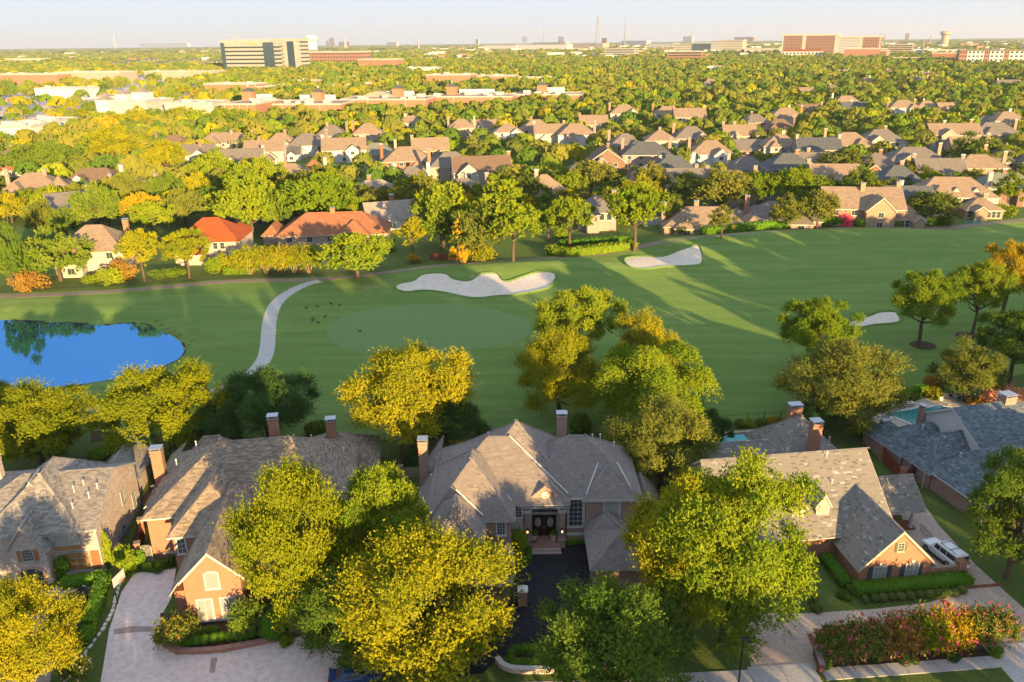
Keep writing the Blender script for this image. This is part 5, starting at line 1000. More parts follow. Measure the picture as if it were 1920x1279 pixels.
# geese
def goose():
    mb = MB(); mb.tube([(-.42,0,.36),(-.2,0,.34),(.1,0,.33),(.28,0,.38)], [.05,.15,.17,.09], 8, 0); mb.tube([(.26,0,.4),(.36,0,.6),(.4,0,.78),(.5,0,.8)], [.06,.045,.05,.03], 6, 1)
    mb.tube([(-.3,0,.3),(.1,0,.24)], [.06,.11], 6, 2)
    for s in (-1,1): mb.tube([(0,s*.07,.25),(.02,s*.07,0)], .015, 4, 1)
    return mb.mesh('goose', [MAT['goose_brown'], MAT['goose_black'], MAT['goose_white']])
GO = goose()
for i, (px_, py_) in enumerate([(575,581),(595,578),(621,573),(637,575),(610,598),(587,602),(586,607),(597,610),(675,627)]):
    g = at(px_, py_); o = link('goose', GO, None, (g.x, g.y, tz(g.x, g.y)+.05), rt.uniform(0, 6.28), 1.05)
    tag(o, ['goose nearest the curve of the cart path, topmost left of the flock','second goose of the upper row left of the putting green','third goose of the upper row left of the putting green','goose at the right end of the upper row by the green','goose alone in the middle of the flock','upper goose of the close pair nearest the cart path','lower goose of the close pair nearest the cart path','lowest goose of the flock left of the green','lone goose standing out on the putting green'][i], 'goose', 'geese on the fairway')
# ------------------------------------------------------------------ cars
def loft(mb, st, mi=None):
    """st: list of (x, [(y, z), ...]) half rings from bottom centre line outward to top; mirrored"""
    rings = []
    for x, h in st: rings.append([(x, y, z) for y, z in h]+[(x, -y, z) for y, z in reversed(h)])
    n = len(rings[0]); vs = [p for r in rings for p in r]; fs = []
    for i in range(len(rings)-1):
        for k in range(n): fs.append((i*n+k, i*n+(k+1)%n, (i+1)*n+(k+1)%n, (i+1)*n+k))
    fs += [tuple(range(n-1,-1,-1)), tuple(range(len(vs)-n, len(vs)))]; mb.add(vs, fs, mi)
CARS = {}
def car_parts(kind):
    if kind in CARS: return CARS[kind]
    suv = kind == 'suv'; L, W, H, zb = (2.6, 1.0, 1.92, 1.12) if suv else (2.35, .9, 1.45, .93)
    def low(w, z0, z1): return [(w*.82, z0), (w*.98, z0+.12), (w, (z0+z1)/2), (w*.97, z1-.08), (w*.86, z1)]
    body = MB(); hood = zb-.06
    loft(body, [(-L, low(W*.9,.42,zb-.1)), (-L+.12, low(W*.98,.34,zb)), (-L*.5, low(W,.32,zb)), (L*.3, low(W,.32,zb)), (L*.45, low(W*.99,.32,hood+.02)), (L*.85, low(W*.96,.34,hood-.08)), (L*.97, low(W*.88,.40,hood-.2)), (L, low(W*.8,.48,hood-.3))])
    def up(w, wt, z1): return [(w*.9, zb-.03), (w*.88, zb+.05), ((w+wt)/2*.9, (zb+z1)/2), (wt*.86, z1-.05), (wt*.72, z1)]
    ca = MB(); 
    if suv: st = [(-L+.06, up(W,W*.92,zb+.05)), (-L+.16, up(W,W*.9,H-.1)), (-L+.4, up(W,W*.88,H)), (L*.05, up(W,W*.88,H-.02)), (L*.18, up(W,W*.86,H-.08)), (L*.43, up(W,W*.95,zb+.03))]
    else: st = [(-L*.72, up(W,W*.9,zb+.02)), (-L*.4, up(W,W*.8,H-.04)), (-.1, up(W,W*.8,H)), (L*.1, up(W,W*.8,H-.04)), (L*.48, up(W,W*.92,zb+.02))]
    loft(ca, st); gl = []
    zt = H-.2 if suv else H-.14
    spans = [(-L+.35,-L*.42),(-L*.39,-L*.08),(-L*.05,L*.24)] if suv else [(-L*.42,-.12),(-.06,L*.22)]
    for s in (-1, 1):
        for x0, x1 in spans:
            g = MB(); y0, y1 = s*(W*.9+.012), s*(W*.825+.012 if suv else W*.79+.012); dx = .12 if suv else .25
            t1 = x1-dx if x1 > L*.15 else x1; t0 = x0+(.3 if not suv and x0 < -L*.3 else 0)
            g.add([(x0,y0,zb+.06),(x1,y0,zb+.06),(t1,y1,zt),(t0,y1,zt)], [(0,1,2,3) if s < 0 else (3,2,1,0)]); gl.append(('window', g))
    g = MB()
    if suv: g.add([(L*.42,-W*.78,zb+.06),(L*.42,W*.78,zb+.06),(L*.19,W*.7,H-.1),(L*.19,-W*.7,H-.1)], [(0,1,2,3)]); gl.append(('windscreen', g)); g = MB(); g.add([(-L+.035,-W*.76,zb+.08),(-L+.035,W*.76,zb+.08),(-L+.13,W*.72,H-.16),(-L+.13,-W*.72,H-.16)], [(3,2,1,0)]); gl.append(('rear_window', g))
    else: g.add([(L*.475,-W*.74,zb+.05),(L*.475,W*.74,zb+.05),(L*.12,W*.64,H-.05),(L*.12,-W*.64,H-.05)], [(0,1,2,3)]); gl.append(('windscreen', g)); g = MB(); g.add([(-L*.71,-W*.72,zb+.05),(-L*.71,W*.72,zb+.05),(-L*.41,W*.64,H-.06),(-L*.41,-W*.64,H-.06)], [(3,2,1,0)]); gl.append(('rear_window', g))
    wr = .40 if suv else .33; ty = MB(); ty.m = Matrix.Rotation(math.pi/2, 4, 'X'); ty.lathe([(wr*.62,-.13),(wr*.93,-.14),(wr,-.09),(wr,.09),(wr*.93,.14),(wr*.62,.13)], 18)
    rm = MB(); rm.m = Matrix.Rotation(math.pi/2, 4, 'X'); rm.lathe([(wr*.64,-.135),(wr*.55,-.12),(wr*.2,-.14),(wr*.2,.14),(wr*.55,.12),(wr*.64,.135)], 12)
    CARS[kind] = dict(L=L, W=W, H=H, zb=zb, wr=wr, body=body.mesh('body', MAT['car_white']), cabin=ca.mesh('cabin', MAT['car_white']), gl=[(n, m.mesh(n, MAT['window_glass'])) for n, m in gl], ty=ty.mesh('tyre', MAT['tyre']), rm=rm.mesh('rim', MAT['metal_grey']))
    return CARS[kind]
def car(kind, x, y, rz, paint, label, group=None, detail=True, scale=1.0, z=.02):
    c = car_parts(kind); o = thing('parked_car', label, 'car', (x, y, z), rz, group); o.scale = (scale,)*3
    b = link('body', c['body'], o); set_mat(b, paint); k = link('cabin', c['cabin'], o); set_mat(k, paint)
    for n, m in c['gl']: link(n, m, o)
    for sx in (-.57, .60):
        for sy in (-1, 1):
            w = link('wheel', c['ty'], o, (sx*c['L'], sy*(c['W']-.12), c['wr']))
            if detail: link('rim', c['rm'], w)
    if not detail: return o
    L, W, zb, H = c['L'], c['W'], c['zb'], c['H']
    for s in (-1, 1):
        mb = MB(); mb.box(-L-.02,-L+.1,s*W*.82-.09,s*W*.82+.09,.72,1.08); mb.obj('tail_light', MAT['tail_red'], o); mb = MB(); mb.box(L*.93,L*.985,s*W*.62-.18,s*W*.62+.18,.66,.84); mb.obj('headlight', MAT['bright_pane'], o)
        mb = MB(); mb.box(L*.3,L*.36,s*W-.02*s,s*(W+.2),zb,zb+.18) if s > 0 else mb.box(L*.3,L*.36,s*(W+.2),s*W+.02,zb,zb+.18); mb.obj('mirror', MAT[paint], o)
        if kind == 'suv': mb = MB(); mb.tube([(-L+.5,s*W*.62,H+.02),(-L+.6,s*W*.62,H+.07),(L*.02,s*W*.62,H+.06),(L*.06,s*W*.62,H)], .028, 5); mb.obj('roof_rail', MAT['metal_dark'], o); mb = MB(); mb.box(-L*.5,L*.42,s*(W+.06)-.08,s*(W+.06)+.08,.3,.36); mb.obj('running_board', MAT['metal_dark'], o)
    mb = MB(); mb.bevbox(-L-.08,-L+.14,-W*.93,W*.93,.38,.62,.04); mb.obj('bumper', MAT[paint], o); mb = MB(); mb.box(-L-.1,-L-.07,-.2,.2,.68,.84); mb.obj('number_plate', MAT['plate'], o)
    for zz in (-1.2, .1) if kind == 'suv' else (): mb = MB(); mb.box(zz-.03,zz+.03,-W*.62,W*.62,H+.05,H+.08); mb.obj('roof_bar', MAT['metal_dark'], o)
    return o
f, r_ = at(1740, 1026), at(1790, 1061); c_ = (f+r_)/2
car('suv', 47.45, 73.85, math.atan2(2.94, -.83), 'car_white', 'white sport utility vehicle parked beside the gabled brick garage')
g = at(668, 1276); car('sedan', g.x, g.y, .15, 'car_blue', 'dark blue car half hidden under the large golden tree'); g = at(140, 1138); car('sedan', g.x, g.y, 1.35, 'car_black', 'black car half hidden under the corner tree')
# ------------------------------------------------------------------ houses beyond the fairway
HOUSES = []   # (x, y, radius, label)
ROOFW = dict(roof_tan='tan', roof_brown='brown', roof_grey='grey', roof_slate='slate-blue', roof_pale='pale', roof_redtile='red-tiled', roof_clay='orange clay', roof_green='grey-green')
WALLW = dict(stucco_white='white', stucco_cream='cream', stucco_tan='tan', brick_red='red brick', brick_rose='rose brick', brick_tan='tan brick', brick_brown='brown brick', limestone='stone', brick_orange='orange brick', stone_pink='pink stone', siding_grey='grey')
def sub_house(px_, py_, w, d, rot, st, wall, roof, style='hip', chim=1, label=None, seed=0, wins=True, sunroom=False):
    if label is None: w, d = w*1.16, d*1.12
    ze = 3.1 if st == 1 else 5.9; g = at(px_, py_, ze+1.6); r = random.Random(int(px_*7+py_*13+seed)); pit = .62+.2*r.random()
    h = House('house', label or 'x', g.x, g.y, rot, wall, roof, 'trim_white' if r.random() < .7 else 'trim_cream', None, 'houses beyond the fairway', seed)
    zr = min(ze+pit*min(w, d)/2, ze+5.2); ax = 'x' if w >= d else 'y'; ends = 'hh' if style != 'gable' else 'gg'
    h.block(-w/2, w/2, -d/2, d/2, ze, zr, ax, ends)
    sg = r.choice((-1, 1)); ww = w*r.uniform(.28, .36); x0 = sg*w*r.uniform(.16, .26); wf = d/2+r.uniform(2.0, 4.2); zw = ze-.05 if st == 1 or r.random() < .5 else 3.2
    h.block(x0-ww/2, x0+ww/2, -wf, 0, zw, min(zr-.4, zw+pit*ww/2*1.15), 'y', ('gh' if style != 'hip' or r.random() < .35 else 'hh'))
    if w > 15: x1 = -sg*w*.3; w1 = w*.3; h.block(x1-w1/2, x1+w1/2, 0, d/2+3.5, ze+.03, min(zr-.3, ze+pit*w1/2), 'y', 'hh')
    if w > 17: s2 = -sg; h.block(s2*w/2-(0 if s2 > 0 else 4.5), s2*w/2+(4.5 if s2 > 0 else 0), -d*.32, d*.38, 3.0, 5.2, 'y', 'hh')
    h.finish()
    for k in range(chim):
        cx = (w/2-.3)*(-sg if k == 0 else sg) if r.random() < .6 else r.uniform(-.2, .2)*w
        h.chimney(cx, r.uniform(-.1, .25)*d, 2, zr+1.0, 1.3, 1.0, wall if 'brick' in wall else r.choice(('brick_orange', 'brick_rose', wall)), 'metal_cap')
    if wins:
        rows = [.9] if st == 1 else [.7, 3.7]
        for zz in rows:
            for i in range(max(2, int(w/5.5))):
                x = -w/2+(i+.6)*w/max(2, int(w/5.5))*.92
                if abs(x-x0) < ww/2+.7: continue
                h.window('S', x, -d/2, zz, 1.5, 1.5, 0, 2, 1, .12)
        h.window('S', x0, -wf, .8, 1.7, 1.5, 0, 2, 1, .12)
        if zw > 4: h.window('S', x0, -wf, 3.8, 1.5, 1.4, 0, 2, 1, .12)
        h.window('E' if px_ < 960 else 'W', w/2 if px_ < 960 else -w/2, 0, rows[-1], 1.3, 1.4, 0, 2, 1, .12)
    HOUSES.append([g.x, g.y, max(w, d)*.5, label, h, ROOFW[roof]+'-roofed '+WALLW[wall]+' house', px_]); return h
S = sub_house
# row along the fairway, left to right
S(180,447,17,13,6,2,'stucco_cream','roof_tan','hip',1,'cream house with tan roof behind the leftmost fairway trees')
h = S(398,430,17,13,2,2,'limestone','roof_redtile','hip',0,'stone house with bright red tiled roof facing the fairway', wins=False)
for x in (-4.2,-2.4,-.6,2.4,4.2): h.window('S', x, -6.5, 3.7, 1.1, 1.6, 0, 1, 2, .12)
h = S(628,418,31,15,4,1,'stone_pink','roof_clay','hip',1,'long low house with orange clay roof facing the fairway')
h = S(742,392,20,13,20,1,'stucco_white','roof_pale','gable',1,'white modern house with pale gabled roofs and white chimney')
S(702,350,19,13,10,1,'stucco_white','roof_pale','hip',1,'white house with pale roof behind the modern white house')
h = S(1118,380,11,12,0,2,'stone_pink','roof_grey','hip',1,'grey pyramid-roofed house with arcade between two fairway trees', wins=False)
for x in (-3.4,-1.1,1.1,3.4): h.window('S', x, -6.0, 3.4, 1.5, 2.0, .6, 1, 1, .14)
S(1318,405,24,14,-4,1,'brick_tan','roof_tan','hip',2,'wide tan-roofed brick house with cypresses facing the fairway')
S(1465,395,21,13,-6,1,'stone_pink','roof_grey','hip',1,'low grey-roofed pink stone house behind two round trees')
h = S(1612,372,23,15,-8,2,'brick_tan','roof_tan','gable',2,'large tan brick house with stepped gables and sunroom')
h = S(1700,395,9,8,-8,1,'brick_tan','roof_tan','hip',0,'sunroom wing with tall windows beside the stepped gabled house', wins=False)
for x in (-3.4,-2,-.6,.8,2.2,3.5): h.window('S', x, -4.0, .6, 1.1, 2.0, 0, 1, 2, .1)
h = S(1782,352,25,14,-8,2,'stucco_cream','roof_tan','hip',1,'large cream house with three small dormers near the right edge')
for x in (-6,0,6):
    mb = MB(); mb.add([(x-.9,-5.4,6.4),(x+.9,-5.4,6.4),(x+.9,-5.4,7.5),(x-.9,-5.4,7.5),(x,-5.4,8.4)], [(0,1,2,4,3)]); mb.box(x-.9,x+.9,-5.39,-2.5,6.2,7.5); dm = mb.obj('dormer', MAT['stucco_cream'], h.root)
    mb = MB(); mb.add([(x-1.1,-5.6,7.35),(x,-5.6,8.5),(x+1.1,-5.6,7.35),(x-1.1,-2,7.35),(x,-2,8.5),(x+1.1,-2,7.35)], [(0,1,4,3),(1,2,5,4)]); mb.obj('dormer_roof', MAT['roof_tan'], dm)
h = S(1838,378,11,9,-8,1,'brick_tan','roof_tan','hip',1,'garden room with many windows at the right end of the far houses', wins=False)
for x in (-4.2,-2.8,-1.4,0,1.4,2.8,4.2): h.window('S', x, -4.5, .5, 1.1, 1.9, 0, 1, 2, .1)
S(1885,338,20,13,-6,2,'brick_brown','roof_green','hip',1,'grey-green roofed house with balconies at the right edge')
S(128,372,13,12,30,2,'brick_rose','roof_grey','gable',1,'rose brick house with white-edged front gable at far left')
h = S(66,342,20,15,15,2,'stucco_cream','roof_tan','hip',2,'cream house with round turret at far left', wins=False)
mb = MB(); mb.lathe([(3.2,0),(3.2,6.2)], 14, c=(9,-5)); h.part('turret', mb, 'stucco_cream'); mb = MB(); mb.lathe([(3.6,6.1),(3.6,6.25),(.05,10.2)], 14, c=(9,-5)); h.part('turret_roof', mb, 'roof_tan')
S(180,328,22,13,6,1,'stucco_white','roof_brown','hip',1,'white house with purple-brown roof at far left')
S(1020,346,15,13,12,2,'stone_pink','roof_tan','hip',2,'stepped tan-roofed house with big brick chimney in the middle')
LIST = [(30,288,16,12,0,1,'stucco_cream','roof_brown'),(20,308,14,10,0,1,'stucco_white','roof_clay'),(360,281,20,12,8,1,'stucco_white','roof_grey'),(328,266,16,12,8,1,'brick_brown','roof_brown'),(425,259,26,13,6,1,'stucco_cream','roof_tan'),
 (497,274,16,12,6,2,'stucco_cream','roof_tan'),(528,262,15,12,6,2,'stucco_white','roof_tan'),(577,263,17,13,10,2,'stucco_white','roof_grey'),(645,271,18,14,10,2,'stucco_white','roof_tan'),(705,279,17,13,10,1,'stucco_tan','roof_green'),(762,290,19,14,12,2,'brick_red','roof_tan'),
 (902,309,20,13,8,2,'stucco_cream','roof_brown'),(772,323,12,10,8,1,'stucco_white','roof_grey'),(588,310,9,8,6,1,'stucco_cream','roof_clay'),(538,281,12,9,6,1,'stucco_white','roof_slate'),(770,224,15,11,4,1,'stucco_white','roof_tan'),(865,232,14,11,4,2,'stucco_tan','roof_tan'),(912,234,16,12,4,1,'stucco_cream','roof_tan'),(952,240,14,11,4,2,'stucco_white','roof_tan'),
 (1005,235,16,12,3,2,'stucco_cream','roof_tan'),(1030,242,15,12,3,2,'stucco_cream','roof_tan'),(1080,244,18,13,2,2,'stucco_white','roof_tan'),(1172,263,14,12,0,2,'brick_rose','roof_grey'),(1135,291,13,14,0,2,'brick_brown','roof_brown'),(1212,279,19,13,-4,2,'stone_pink','roof_slate'),(1332,278,17,13,-4,2,'stucco_white','roof_tan'),(1408,272,18,13,-4,1,'brick_red','roof_grey'),
 (1262,306,15,11,-4,1,'stucco_white','roof_slate'),(1400,305,14,11,-4,1,'stucco_tan','roof_grey'),(1700,362,12,10,-8,2,'stucco_white','roof_slate'),(1642,304,15,13,-6,2,'brick_red','roof_grey'),(1712,290,20,13,-6,2,'brick_tan','roof_grey'),(1532,270,17,13,-5,2,'stucco_tan','roof_slate'),(1590,262,18,13,-5,2,'brick_tan','roof_tan'),(1650,256,18,13,-5,2,'stucco_cream','roof_grey'),
 (1785,244,22,14,-6,2,'stucco_tan','roof_tan'),(1862,242,20,13,-6,2,'stone_pink','roof_grey'),(1772,278,15,11,-6,1,'siding_grey','roof_slate'),(1525,300,13,11,-5,2,'brick_tan','roof_grey'),(1460,234,16,12,-4,1,'brick_brown','roof_brown'),
 (1472,212,18,13,-4,2,'stucco_cream','roof_tan'),(1516,204,16,12,-4,1,'brick_rose','roof_brown'),(1170,206,18,13,0,2,'stucco_cream','roof_tan'),(1250,208,17,13,-2,2,'stucco_white','roof_tan'),(1292,213,18,13,-2,2,'stucco_tan','roof_tan'),(1852,226,17,12,-6,1,'brick_tan','roof_grey'),(1888,219,16,12,-6,2,'stucco_white','roof_tan'),
 (1507,169,16,12,-3,2,'stucco_cream','roof_tan'),(1562,166,16,12,-3,2,'stucco_white','roof_grey'),(1586,188,18,12,-3,2,'stucco_white','roof_tan'),(1600,199,15,11,-3,1,'siding_grey','roof_slate'),(1692,196,19,13,-4,2,'stucco_white','roof_tan'),(1736,198,16,12,-4,1,'stucco_cream','roof_tan'),(1777,200,14,11,-4,1,'brick_rose','roof_tan'),(1625,151,16,12,-3,2,'stucco_white','roof_tan'),(1722,148,17,12,-4,2,'brick_rose','roof_grey'),(1742,141,15,12,-4,2,'stucco_cream','roof_tan'),(1772,150,16,12,-4,1,'stucco_tan','roof_tan'),(1836,137,18,12,-4,2,'stucco_white','roof_grey'),(1890,156,20,12,-4,2,'stucco_white','roof_grey'),(1862,152,14,11,-4,1,'stucco_cream','roof_tan'),
 (1545,133,16,12,-3,2,'stucco_white','roof_grey'),(1580,134,15,12,-3,2,'stucco_white','roof_tan'),(1666,136,16,12,-3,2,'stucco_tan','roof_brown'),(1465,150,15,11,-3,1,'brick_rose','roof_tan'),(1350,167,16,12,-2,1,'siding_grey','roof_slate'),(1332,154,16,12,-2,2,'stucco_cream','roof_tan'),(1062,124,20,12,0,1,'stucco_tan','roof_tan'),(1120,131,22,12,0,1,'stucco_tan','roof_tan'),(1176,136,16,12,0,1,'stucco_white','roof_grey'),(1216,139,20,12,0,1,'stucco_cream','roof_tan'),(905,113,22,14,0,2,'stucco_tan','roof_tan'),(965,112,18,12,0,1,'stucco_cream','roof_tan'),(1415,222,15,12,-3,2,'brick_red','roof_grey'),(1295,332,16,12,-4,1,'brick_tan','roof_grey'),(1222,326,15,12,-4,2,'stone_pink','roof_tan'),(1372,334,16,12,-5,1,'brick_rose','roof_tan'),(1562,322,15,12,-6,2,'brick_tan','roof_tan'),(1478,304,16,12,-5,2,'stucco_tan','roof_slate'),(1462,264,15,12,-4,2,'stucco_cream','roof_tan'),(1385,246,15,12,-3,2,'stucco_tan','roof_tan'),(1296,250,16,12,-3,2,'brick_rose','roof_grey'),(1238,254,14,12,-2,2,'stucco_cream','roof_tan'),(1112,226,15,12,0,2,'stucco_tan','roof_tan'),(868,352,16,13,8,1,'brick_rose','roof_grey'),(845,300,16,12,8,2,'stucco_tan','roof_grey'),(806,272,15,12,8,2,'brick_tan','roof_tan'),(690,243,15,12,6,2,'stucco_cream','roof_tan'),(622,246,15,12,6,2,'stucco_tan','roof_grey'),(455,292,17,12,8,1,'stucco_cream','roof_grey'),(545,318,15,12,8,1,'stucco_tan','roof_tan'),(1832,302,17,12,-6,2,'brick_tan','roof_tan'),(1758,314,15,12,-6,2,'stone_pink','roof_grey'),(1682,328,14,12,-6,2,'brick_rose','roof_slate'),(1885,292,16,12,-6,2,'stucco_tan','roof_grey'),(1815,270,15,12,-6,2,'brick_rose','roof_tan'),(250,345,15,12,8,1,'stucco_tan','roof_grey'),(1090,318,15,12,2,1,'stucco_tan','roof_grey'),(1440,175,15,12,-3,1,'stucco_tan','roof_tan')]
for i, a in enumerate(LIST): S(*a, style=('hip','hip','gable')[i % 3], chim=1+(i % 4 == 0), seed=i, wins=a[1] > 200)
rows = [('second', 300, 420), ('third', 420, 560), ('fourth', 560, 800), ('fifth', 800, 1100), ('sixth', 1100, 9999)]
for rn, a, b in rows:
    q = sorted([h for h in HOUSES if h[3] is None and a <= h[1] < b], key=lambda h: h[6])
    for i, h in enumerate(q): h[3] = '%s, %s from the left in the %s row beyond the fairway' % (h[5], ORD[i] if i < 20 else 'twenty-'+ORD[i-20], rn); h[4].root['label'] = h[3]
for h in HOUSES:
    if h[4].root.get('label') == 'x': h[4].root['label'] = h[3] = h[5]+' near the far edge of the second row'
for h in HOUSES:       # dormer roofs added after finish
    pass
# ------------------------------------------------------------------ trees along the far side of the fairway
fr = dict(lod='mid', group='trees along the far side of the fairway')
for a in [('oak',-25,48,415,545,'leaf_green','green tree at the left edge beyond the pond'),('oak',35,172,428,527,'leaf_green','broad green tree with leaning trunk left of the cream house'),('maple',220,305,430,527,'leaf_gold','golden tree between the cream house and its golden neighbour'),('maple',303,395,430,522,'leaf_gold','golden tree before the red-tiled house'),
 ('oak',600,737,440,526,'leaf_lime','multi-stemmed green tree beside the far path below the clay roof'),('upright',745,805,405,478,'leaf_gold','small gold-green tree right of the orange clay roof'),('oak',132,232,345,442,'leaf_green','dense green tree behind the leftmost golden tree'),('oak',45,105,372,445,'leaf_olive','olive tree in shade at far left'),('maple',228,302,360,440,'leaf_amber','bright yellow tree behind the golden pair'),('oak',300,392,353,425,'leaf_olive','olive tree left of the red-tiled roof'),
 ('elm',398,535,328,440,'leaf_lime','large lime tree between the red-tiled and orange clay roofs'),('oak',530,672,325,425,'leaf_lime','broad lime tree behind the orange clay roof'),('elm',770,895,343,462,'leaf_lime','tall lime tree right of the white modern house'),('oak',845,945,380,488,'leaf_olive','round olive tree left of the big fairway tree'),('cone',838,882,415,496,'leaf_amber','small amber cone-shaped tree by the wooden fence'),
 ('maple',908,1020,385,500,'leaf_lime','big lime tree standing beside the far path in the middle'),('upright',893,992,328,430,'leaf_lime','tall pointed lime tree behind the big path tree'),('maple',1025,1118,368,465,'leaf_lime','round lime tree left of the pyramid-roofed house'),('maple',1138,1252,345,474,'leaf_lime','tall round green tree right of the pyramid-roofed house'),('upright',1330,1382,400,463,'leaf_olive','small young tree before the wide tan-roofed house'),
 ('oak',1445,1512,372,438,'leaf_olive','left of two round olive trees before the low pink stone house'),('oak',1498,1578,363,436,'leaf_olive','right of two round olive trees before the low pink stone house'),('oak',1698,1805,358,420,'leaf_olive','spreading olive tree before the large cream house'),('upright',1868,1925,322,398,'leaf_lime','upright green tree at the right edge of the far houses'),
 ('oak',0,110,268,330,'leaf_green','green tree in front of the brown roof at far left'),('oak',62,155,268,325,'leaf_green','twin green tree at far left'),('oak',185,282,322,400,'leaf_olive','olive tree below the purple-brown roof'),('oak',275,352,322,395,'leaf_green','green tree right of the purple-brown roof'),('elm',272,355,262,330,'leaf_gold','golden tree above the purple-brown roof'),('elm',160,265,235,310,'leaf_gold','large golden tree at the edge of the parking lot'),('elm',350,450,288,350,'leaf_lime','lime tree under the grey roof'),('oak',440,540,295,360,'leaf_lime','lime tree behind the large lime tree'),('oak',565,640,305,355,'leaf_olive','olive tree left of the pale-roofed white house'),
 ('oak',1060,1165,300,372,'leaf_olive','olive tree right of the stepped tan-roofed house'),('oak',1190,1260,305,375,'leaf_olive','olive tree behind the tall round green tree'),('elm',1300,1425,318,400,'leaf_olive','large olive tree behind the wide tan-roofed house'),('oak',1540,1640,280,340,'leaf_olive','round olive tree left of the red brick gables'),('oak',1670,1765,300,350,'leaf_olive','olive tree right of the red brick gables'),('oak',1785,1885,248,320,'leaf_green','dark green tree right of the grey house near the right edge'),('maple',1845,1930,272,325,'leaf_lime','lime tree at the right edge above the green-grey roof'),
 ('oak',475,560,352,432,'leaf_green','green tree in the gap left of the orange clay roof'),('oak',95,150,385,450,'leaf_green','green tree left of the cream house behind the broad tree'),('maple',242,330,378,452,'leaf_lime','lime tree in the gap between the cream and red-tiled houses'),('elm',795,860,365,470,'leaf_green','green tree between the white modern house and the round olive tree'),('oak',1000,1062,378,452,'leaf_green','green tree left of the round lime tree'),('oak',1240,1290,372,432,'leaf_olive','olive tree at the left end of the wide tan-roofed house'),('oak',1110,1200,350,420,'leaf_olive','olive tree between the pyramid roof and the tall green tree'),('elm',960,1035,330,395,'leaf_olive','shaded olive tree left of the stepped house')]:
    T(*a, v=int(a[1]) % 2, **fr)
far_row = dict(group='low shrubs along the far gardens')
for i, (px_, py_, r, hh, mt, lb) in enumerate([(60,541,4.2,4.2,'leaf_rust','pinkish crape myrtle by the far fence at left'),(210,533,3.5,3.6,'leaf_lime','lime shrub by the far fence'),(228,525,3.5,4.5,'leaf_rust','rusty shrub under the golden tree'),(402,512,3,3.5,'leaf_lime','lime shrub right of the golden tree'),(424,508,3,4.0,'leaf_gold','golden shrub before the red-tiled house'),(455,512,3,5.5,'leaf_lime','green bush left of the myrtle row'),(720,470,3.5,3.2,'leaf_green','green shrub at the clay-roofed house corner'),(775,493,2.5,2.0,'leaf_amber','amber shrub at the far lawn'),(905,488,3.5,4,'leaf_gold','golden shrub by the path tree'),(1050,445,3,2.5,'leaf_lime','shrub left of the clipped hedge'),(1410,440,2.5,2.5,'leaf_green','shrub by the far patio'),(1580,425,3.2,4.2,'leaf_blossom','hot pink flowering shrub by the tan brick house'),(1640,412,2.8,3.2,'leaf_amber','amber shrub before the sunroom'),(1770,424,3.5,2.8,'leaf_lime','yellow-green shrub at the garden room'),(1880,405,4,3.5,'leaf_lime','yellow-green shrub at the right end of the gardens'),(690,385,3.2,4.5,'leaf_rust','rusty red shrub before the pale-roofed white house'),(775,370,3.5,4.0,'leaf_rust','rusty shrub right of the white house'),(300,520,3,1.6,'leaf_green','low shrub by the far fence'),(330,516,3,1.6,'leaf_lime','low lime shrub by the far fence'),(175,530,3,1.8,'leaf_lime','low lime shrub behind the fence at left')]):
    g = at(px_, py_); plant(SHRUB_LO[i % 2], g.x, g.y, r, hh, mt, lb)
for i, px_ in enumerate((470,500,527,552,580)): g = at(px_, 514-i*.6); myrtle(g.x, g.y, 4.2, 8.0, 'leaf_gold', 'leaf_rust', '%s golden crape myrtle from the left in the row before the orange clay roof' % ORD[i], 'golden crape myrtle row', i, cat='tree')
for i, (px_, py_) in enumerate(((1278,448),(1286,447),(1293,446),(1303,446))): T('cone', px_-6, px_+6, py_-38+i*4, py_, 'leaf_dark', '%s narrow cypress from the left by the wide tan-roofed house' % ORD[i], lod='mid', name='cypress', v=0, group='narrow cypresses')
for i, px_ in enumerate((392,398,405,411,440,446,452,458,464,470,476)): T('cone', px_-5, px_+5, 262-(i > 3)*2, 288-(i > 3)*2, 'leaf_lime', '%s slim arborvitae from the left beside the long tan roof' % ORD[i], lod='low', name='arborvitae', v=0, group='slim arborvitae row')
H_ = lambda *a, **k: hedge(*a, dens=7, size=.6, wob=.12, **k)
H_(at(1030,476), at(1065,484), 3.0, 2.2, 'clipped hedge corner beside the far path', 'leaf_lime'); H_(at(1065,483), at(1190,468), 3.0, 2.0, 'long clipped hedge along the far path', 'leaf_lime'); H_(at(1315,452), at(1450,438), 2.5, 2.0, 'hedge before the wide tan-roofed house'); H_(at(1450,439), at(1590,424), 2.2, 1.8, 'hedge below the two round olive trees'); H_(at(1605,430), at(1750,425), 2.4, 2.0, 'dark hedge before the stepped gabled house', 'hedge_leaf'); H_(at(420,514), at(475,512), 2.2, 1.6, 'lime hedge by the far fence before the red-tiled house', 'leaf_lime')
H_(at(1050,462), at(1190,452), 2.0, 1.5, 'hedge behind the clipped hedge of the far path'); sheet('far_terrace', P((1395,432),(1450,425),(1470,436),(1410,444)), 'patio', Z1, 'pale terrace beside the low pink stone house'); sheet('far_pool', P((1790,418),(1840,412),(1850,418),(1800,424)), 'pool_teal', Z2, 'small teal pool by the garden room'); sheet('far_street', P((360,415),(500,398),(620,398),(500,420),(400,440)), 'old_asphalt', Z1, 'grey street between the red-tiled and clay-roofed houses')
sheet('far_street', P((1180,408),(1500,352),(1510,360),(1210,425)), 'old_asphalt', Z1, 'grey street behind the wide tan-roofed house'); sheet('far_street', P((560,232),(1000,258),(1500,232),(1960,214),(1960,218),(1500,237),(1000,264),(560,238)), 'old_asphalt', Z1, 'grey residential street farther back')
